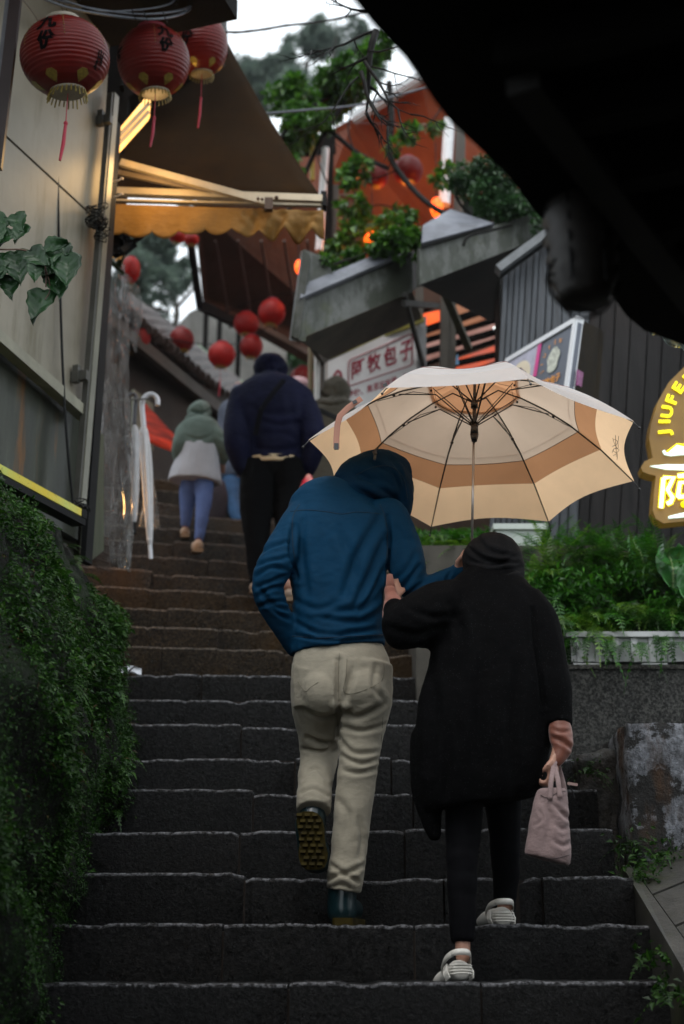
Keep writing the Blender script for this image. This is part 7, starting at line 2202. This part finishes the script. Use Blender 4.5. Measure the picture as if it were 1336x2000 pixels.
broad(1263, 1150, 6.65, 115, 34, -10, 'upright pale green ribbed leaf before the dark planks under the lit sign')
broad(1318, 1165, 6.5, 112, 42, 4, 'wide bright green leaf with a notched tip at the right edge of the picture', True)
broad(1085, 1120, 6.9, 88, 18, -52, 'arching green leaf leaning left above the ferns beside the black coat', yaw=0.4)
broad(1160, 1110, 6.9, 75, 14, 18, 'narrow pointed green leaf rising in the middle of the ferns')
broad(1345, 1190, 6.4, 110, 36, 30, 'broad leaf running out of the right edge behind the planter')
# weeds by the right kerb and flaking wall
def weed(px, py, d, n_, s, label, mat=M_moss2, rad=0.05):
    c = P(px, py, d)
    t = thing('weed', label, 'plant', c, 'weeds along the right kerb')
    rn = np.random.RandomState(int(px + py))
    pts = np.array(c) + rn.normal(size=(n_, 3)) * np.array([rad, rad, rad * .8])
    np_mesh('leaves', leaf_cloud(pts, rn.normal(size=(n_, 3)) + np.array([0, -.6, .4]), rn.uniform(.5, 1.3, n_) * s, .5, .3, rn), 4, mat, t)
    cor = []
    r2 = random.Random(int(px))
    for j in range(7):
        cor += frond(c, (r2.gauss(0, .6), -0.5 + r2.gauss(0, .3), r2.uniform(-.2, .8)), r2.uniform(.08, .17), .02, 9, .8, r2)
    np_mesh('fronds', np.array([tuple(v) for v in cor]), 4, mat, t)
weed(1255, 1715, 5.25, 160, 0.03, 'bushy weed in the corner where the kerb meets the flaking wall')
weed(1235, 1660, 5.42, 90, 0.028, 'low weed at the foot of the flaking wall')
weed(1290, 1670, 5.38, 70, 0.026, 'small weed on the cement slabs under the flaking wall')
weed(1268, 1870, 4.6, 40, 0.03, 'sprig halfway down the kerb beside the second step', rad=0.03)
weed(1300, 1940, 4.35, 50, 0.034, 'sprig beside the lowest step at the bottom right corner', rad=0.035)
weed(1150, 1510, 5.7, 40, 0.02, 'tiny weeds on the dark wet rock')

# ================================================================== HANGING UMBRELLAS, PLASTIC, ODDMENTS
M_wu = fabric('white_nylon', (0.62, 0.62, 0.63), 0.5, 0.06, 300, 0.1, 0.4, 0.0, 0.0, 0.6)
M_wpl = plain('white_plastic', (0.75, 0.77, 0.82), 0.3, 0.04)
fu = thing('folded_umbrella', 'white folded umbrella with crook handle hanging from the stall edge', 'umbrella', P(292, 1090, 7.55))
dU = 7.55
MB().tube(PS([(308, 792, dU), (307, 778, dU), (296, 770, dU), (283, 775, dU), (278, 790, dU), (279, 810, dU), (281, 834, dU)], 5), 0.015, 10).build('handle', M_wpl, fu, True)
m = MB(); T(m, [(281, 832, dU, 4), (281, 845, dU, 9), (286, 900, dU, 11), (289, 960, dU, 10), (292, 1030, dU, 7), (293, 1062, dU, 5)], 12)
body_mesh('canopy_furled', m, M_wu, fu, 0.006, 1, [([(277, 850), (282, 940), (290, 1050)], 2.5, 9), ([(287, 850), (292, 940), (294, 1050)], 2.5, 9)])
MB().tube([P(293, 1062, dU), P(295, 1092, dU)], 0.011, 8).build('tip', M_wpl, fu)
fu2 = thing('folded_umbrella', 'clear folded umbrella with dark handle and black tip next to the white one', 'umbrella', P(262, 1040, 7.5))
MB().tube(PS([(250, 775, 7.5), (258, 770, 7.5), (265, 775, 7.5), (264, 800, 7.5), (262, 830, 7.5)], 5), 0.013, 8).build('handle', plain('grey_handle', (0.06, 0.06, 0.07), 0.4, 0.2), fu2, True)
n = N('cloudy_plastic')
n.set(Base_Color=n.ramp(n.noise(12, 4), [(0.3, (0.45, 0.47, 0.5)), (0.7, (0.7, 0.72, 0.75))]), Roughness=0.15, Normal=n.bump(n.noise(20, 5, 0.7, (1, 1, 0.3)), 0.8, 0.02))
n.b.inputs['Alpha'].default_value = 0.75
m = MB(); T(m, [(262, 828, 7.5, 3), (265, 850, 7.5, 8), (265, 930, 7.5, 8), (263, 1000, 7.5, 6), (262, 1022, 7.5, 4)], 10)
body_mesh('canopy_furled', m, n.mat, fu2, 0.006, 1)
MB().tube([P(262, 1020, 7.5), P(262, 1042, 7.5)], 0.015, 8).build('tip', M_rubber, fu2)
m = MB(); m.tube([P(215, 782, 7.3), P(310, 778, 7.6)], 0.006, 6)
tag(m.build('hanging_rail', M_steel), 'thin steel rail the folded umbrellas hang from', 'rail')
# crumpled transparent sheet
n = N('clear_sheet')
cc = n.ramp(n.noise(7, 6, 0.7, (2, 2, 0.5)), [(0.3, (0.35, 0.35, 0.34)), (0.7, (0.7, 0.7, 0.68))])
n.set(Base_Color=cc, Roughness=0.05, Normal=n.bump(n.noise(14, 8, 0.75, (2.5, 2.5, 1.0), 2.0), 1.0, 0.10))
al = n.ramp(n.noise(6, 6, 0.7, (2.2, 2.2, 0.5), 7.0), [(0.38, (0.08,) * 3), (0.62, (0.5,) * 3)])
n.t.links.new(al, n.b.inputs['Alpha'])
n.b.inputs['Specular IOR Level'].default_value = 0.8
M_sheet = n.mat
def sheet(name, left, right, mat, label, cat, amp=0.05, ny=60, nxx=14, seed=0):
    L_ = spline(left, 8); R_ = spline(right, 8)
    L_ = [L_[int(round(i * (len(L_) - 1) / ny))] if False else tuple(np.array(L_[min(len(L_) - 2, int(i * (len(L_) - 1) / ny))]) * (1 - (i * (len(L_) - 1) / ny) % 1) + np.array(L_[min(len(L_) - 1, int(i * (len(L_) - 1) / ny) + 1)]) * ((i * (len(L_) - 1) / ny) % 1)) for i in range(ny + 1)]
    R_ = [tuple(np.array(R_[min(len(R_) - 2, int(i * (len(R_) - 1) / ny))]) * (1 - (i * (len(R_) - 1) / ny) % 1) + np.array(R_[min(len(R_) - 1, int(i * (len(R_) - 1) / ny) + 1)]) * ((i * (len(R_) - 1) / ny) % 1)) for i in range(ny + 1)]
    vs = []
    for i in range(ny + 1):
        a, b = P(*L_[i]), P(*R_[i])
        for j in range(nxx + 1):
            u = j / nxx
            p = a.lerp(b, u)
            w = math.sin(u * 9 + seed + 0.6 * math.sin(i * 0.13)) * 0.5 + mnoise.noise(Vector((u * 6, i * 0.11, seed))) + 0.5 * mnoise.noise(Vector((u * 14, i * 0.3, seed)))
            vs.append(p + Vector((0.25 * amp * mnoise.noise(Vector((u * 4, i * .2, seed + 9))), -amp * w, 0)))
    fs = [(i * (nxx + 1) + j, (i + 1) * (nxx + 1) + j, (i + 1) * (nxx + 1) + j + 1, i * (nxx + 1) + j + 1) for i in range(ny) for j in range(nxx)]
    o = MB().add(vs, fs).build(name, mat, None, True)
    o.modifiers.new('t', 'SOLIDIFY').thickness = 0.0015
    return tag(o, label, cat)
sheet('plastic_curtain', [(214, 505, 7.15), (203, 620, 7.15), (196, 760, 7.15), (194, 900, 7.15), (192, 1020, 7.15), (206, 1095, 7.15)], [(245, 520, 7.25), (252, 640, 7.25), (252, 760, 7.25), (262, 880, 7.25), (262, 1010, 7.2), (254, 1125, 7.2)], M_sheet, 'crumpled clear plastic sheet hanging at the corner of the left building', 'sheet', 0.05)
sheet('plastic_wrap', [(232, 520, 7.35), (240, 600, 7.35), (246, 640, 7.35)], [(272, 560, 7.5), (278, 620, 7.5), (262, 690, 7.5)], M_sheet, 'upper flap of clear plastic catching the light by the small lantern', 'sheet', 0.04, 30, 8, 3)
sheet('plastic_bag', [(285, 900, 7.7), (282, 960, 7.7), (270, 1030, 7.7)], [(296, 905, 7.75), (308, 980, 7.8), (315, 1035, 7.8)], M_sheet, 'small clear plastic bag behind the white folded umbrella', 'bag', 0.03, 30, 8, 5)
sl = thing('stall_lamp', 'small warm bulb behind the end board at the stall corner', 'lamp', P(193, 985, 7.6))
MB().ball(P(193, 985, 7.6), 0.02).build('bulb', glow('warm_bulb', (1.0, 0.5, 0.15), 0.6), sl)
m = MB(); m.tube([P(193, 978, 7.6), P(193, 955, 7.6)], 0.014, 8); m.build('holder', M_rubber, sl)
lamp_light('bulb_light', P(210, 985, 7.65), 7.0, (1.0, 0.5, 0.16), 0.05, sl)
# green battens where the plastic is tied
m = MB(); m.beam(P(214, 508, 7.1), P(240, 535, 7.1), 0.03, 0.02); m.beam(P(232, 520, 7.1), P(240, 495, 7.1), 0.03, 0.03)
tag(m.build('green_bracket', plain('dark_green_paint', (0.02, 0.05, 0.015), 0.5, 0.3)), 'dark green bracket at the top of the plastic sheet', 'bracket')
# dark checked coat hanging from the hooks with a black folded umbrella
ct = thing('hanging_coat', 'dark checked coat hanging from the hooks at the stall corner', 'coat', P(235, 500, 6.9))
n = N('check_cloth')
ch = n.new('ShaderNodeTexChecker'); ch.inputs['Scale'].default_value = 28
n.t.links.new(n.coord(), ch.inputs['Vector'])
ch.inputs['Color1'].default_value = (0.006, 0.006, 0.007, 1); ch.inputs['Color2'].default_value = (0.018, 0.014, 0.014, 1)
n.set(Base_Color=ch.outputs['Color'], Roughness=0.85); n.b.inputs['Specular IOR Level'].default_value = 0.1
m = MB(); T(m, [(222, 400, 6.95, 10, .5), (226, 425, 6.95, 16, .5), (228, 455, 6.95, 21, .5), (230, 480, 6.95, 22, .5), (230, 494, 6.95, 17, .5)], 16)
T(m, [(238, 440, 6.9, 8), (248, 470, 6.9, 9), (250, 485, 6.9, 8)])
body_mesh('cloth', m, n.mat, ct, 0.01, 2, None, 0.012, (9, 9, 5))
m = MB(); m.beam(P(246, 486, 6.9), P(294, 446, 6.9), 0.022, 0.022); m.tube([P(240, 492, 6.9), P(262, 474, 6.9)], 0.028, 8)
tag(m.build('black_stick_umbrella', M_rubber), 'short black folded umbrella poking out beside the hanging checked coat', 'umbrella')
m = MB()
for k in range(9):
    p = P(218 + rnd.uniform(0, 20), 505 + rnd.uniform(-6, 5), 7.0); m.tube([p, p + Vector((rnd.uniform(-.02, .02), 0, rnd.uniform(.01, .03)))], 0.003, 5)
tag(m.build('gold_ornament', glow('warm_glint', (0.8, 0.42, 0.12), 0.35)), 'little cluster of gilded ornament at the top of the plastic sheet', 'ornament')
# wire basket behind the rock
m = MB()
for k in range(7):
    x = 186 + k * 4
    m.tube([P(x, 1035 + k * 3, 7.0), P(x + 6, 1115, 7.0)], 0.003, 4)
for k in range(5):
    m.tube([P(184, 1042 + k * 16, 6.99), P(214, 1052 + k * 16, 6.99)], 0.003, 4)
tag(m.build('wire_rack', plain('rusty_wire', (0.05, 0.03, 0.02), 0.6, 0.3), None), 'rusty wire rack at the foot of the plastic sheet', 'rack')
# white folded paper cloth on the step, held by a black band
m = MB()
gx = 14
vs = []
for i in range(gx + 1):
    u = i / gx
    for (yy, dz_) in ((1302, 0), (1306, -1), (1311 + 4 * u, -2)):
        vs.append(P(226 + 50 * u, yy + (1 if u > .8 else 0) + (2 * math.sin(u * 8)), 6.74 - 0.015 * (dz_ == -2)))
m.add(vs, [(i * 3 + j, i * 3 + j + 1, i * 3 + 3 + j + 1, i * 3 + 3 + j) for i in range(gx) for j in range(2)])
pp = m.build('white_cloth', plain('bright_white_cloth', (0.8, 0.82, 0.88), 0.6, 0.04)); pp.modifiers.new('t', 'SOLIDIFY').thickness = 0.01
tag(pp, 'white folded cloth with a black band lying at the left end of a step', 'cloth')
m = MB(); m.tube(PS([(248, 1315, 6.70), (256, 1307, 6.71), (264, 1302, 6.73), (275, 1301, 6.73)], 3), 0.004, 5)
link_ = m.build('band', M_rubber, pp)
# blue scrap by the umbrella crown
m = MB(); m.slab([P(890, 712, 8.2), P(897, 712, 8.2), P(894, 690, 8.2), P(891, 696, 8.2)], 0.01)
tag(m.build('blue_scrap', plain('blue_plastic', (0.06, 0.16, 0.28), 0.5, 0.1)), 'scrap of blue plastic just above the crown of the open umbrella', 'scrap')

# ================================================================== RAIN HAZE
hz = MB(); hz.box((10, 28, 11), (90, 72, 28))
n = N('rain_haze')
n.t.nodes.remove(n.b)
pv = n.new('ShaderNodeVolumePrincipled')
pv.inputs['Color'].default_value = (0.85, 0.93, 0.97, 1)
pv.inputs['Density'].default_value = 0.0007
pv.inputs['Anisotropy'].default_value = 0.3
n.t.links.new(pv.outputs[0], n.out.inputs['Volume'])
tag(hz.build('haze', n.mat), kind='stuff')
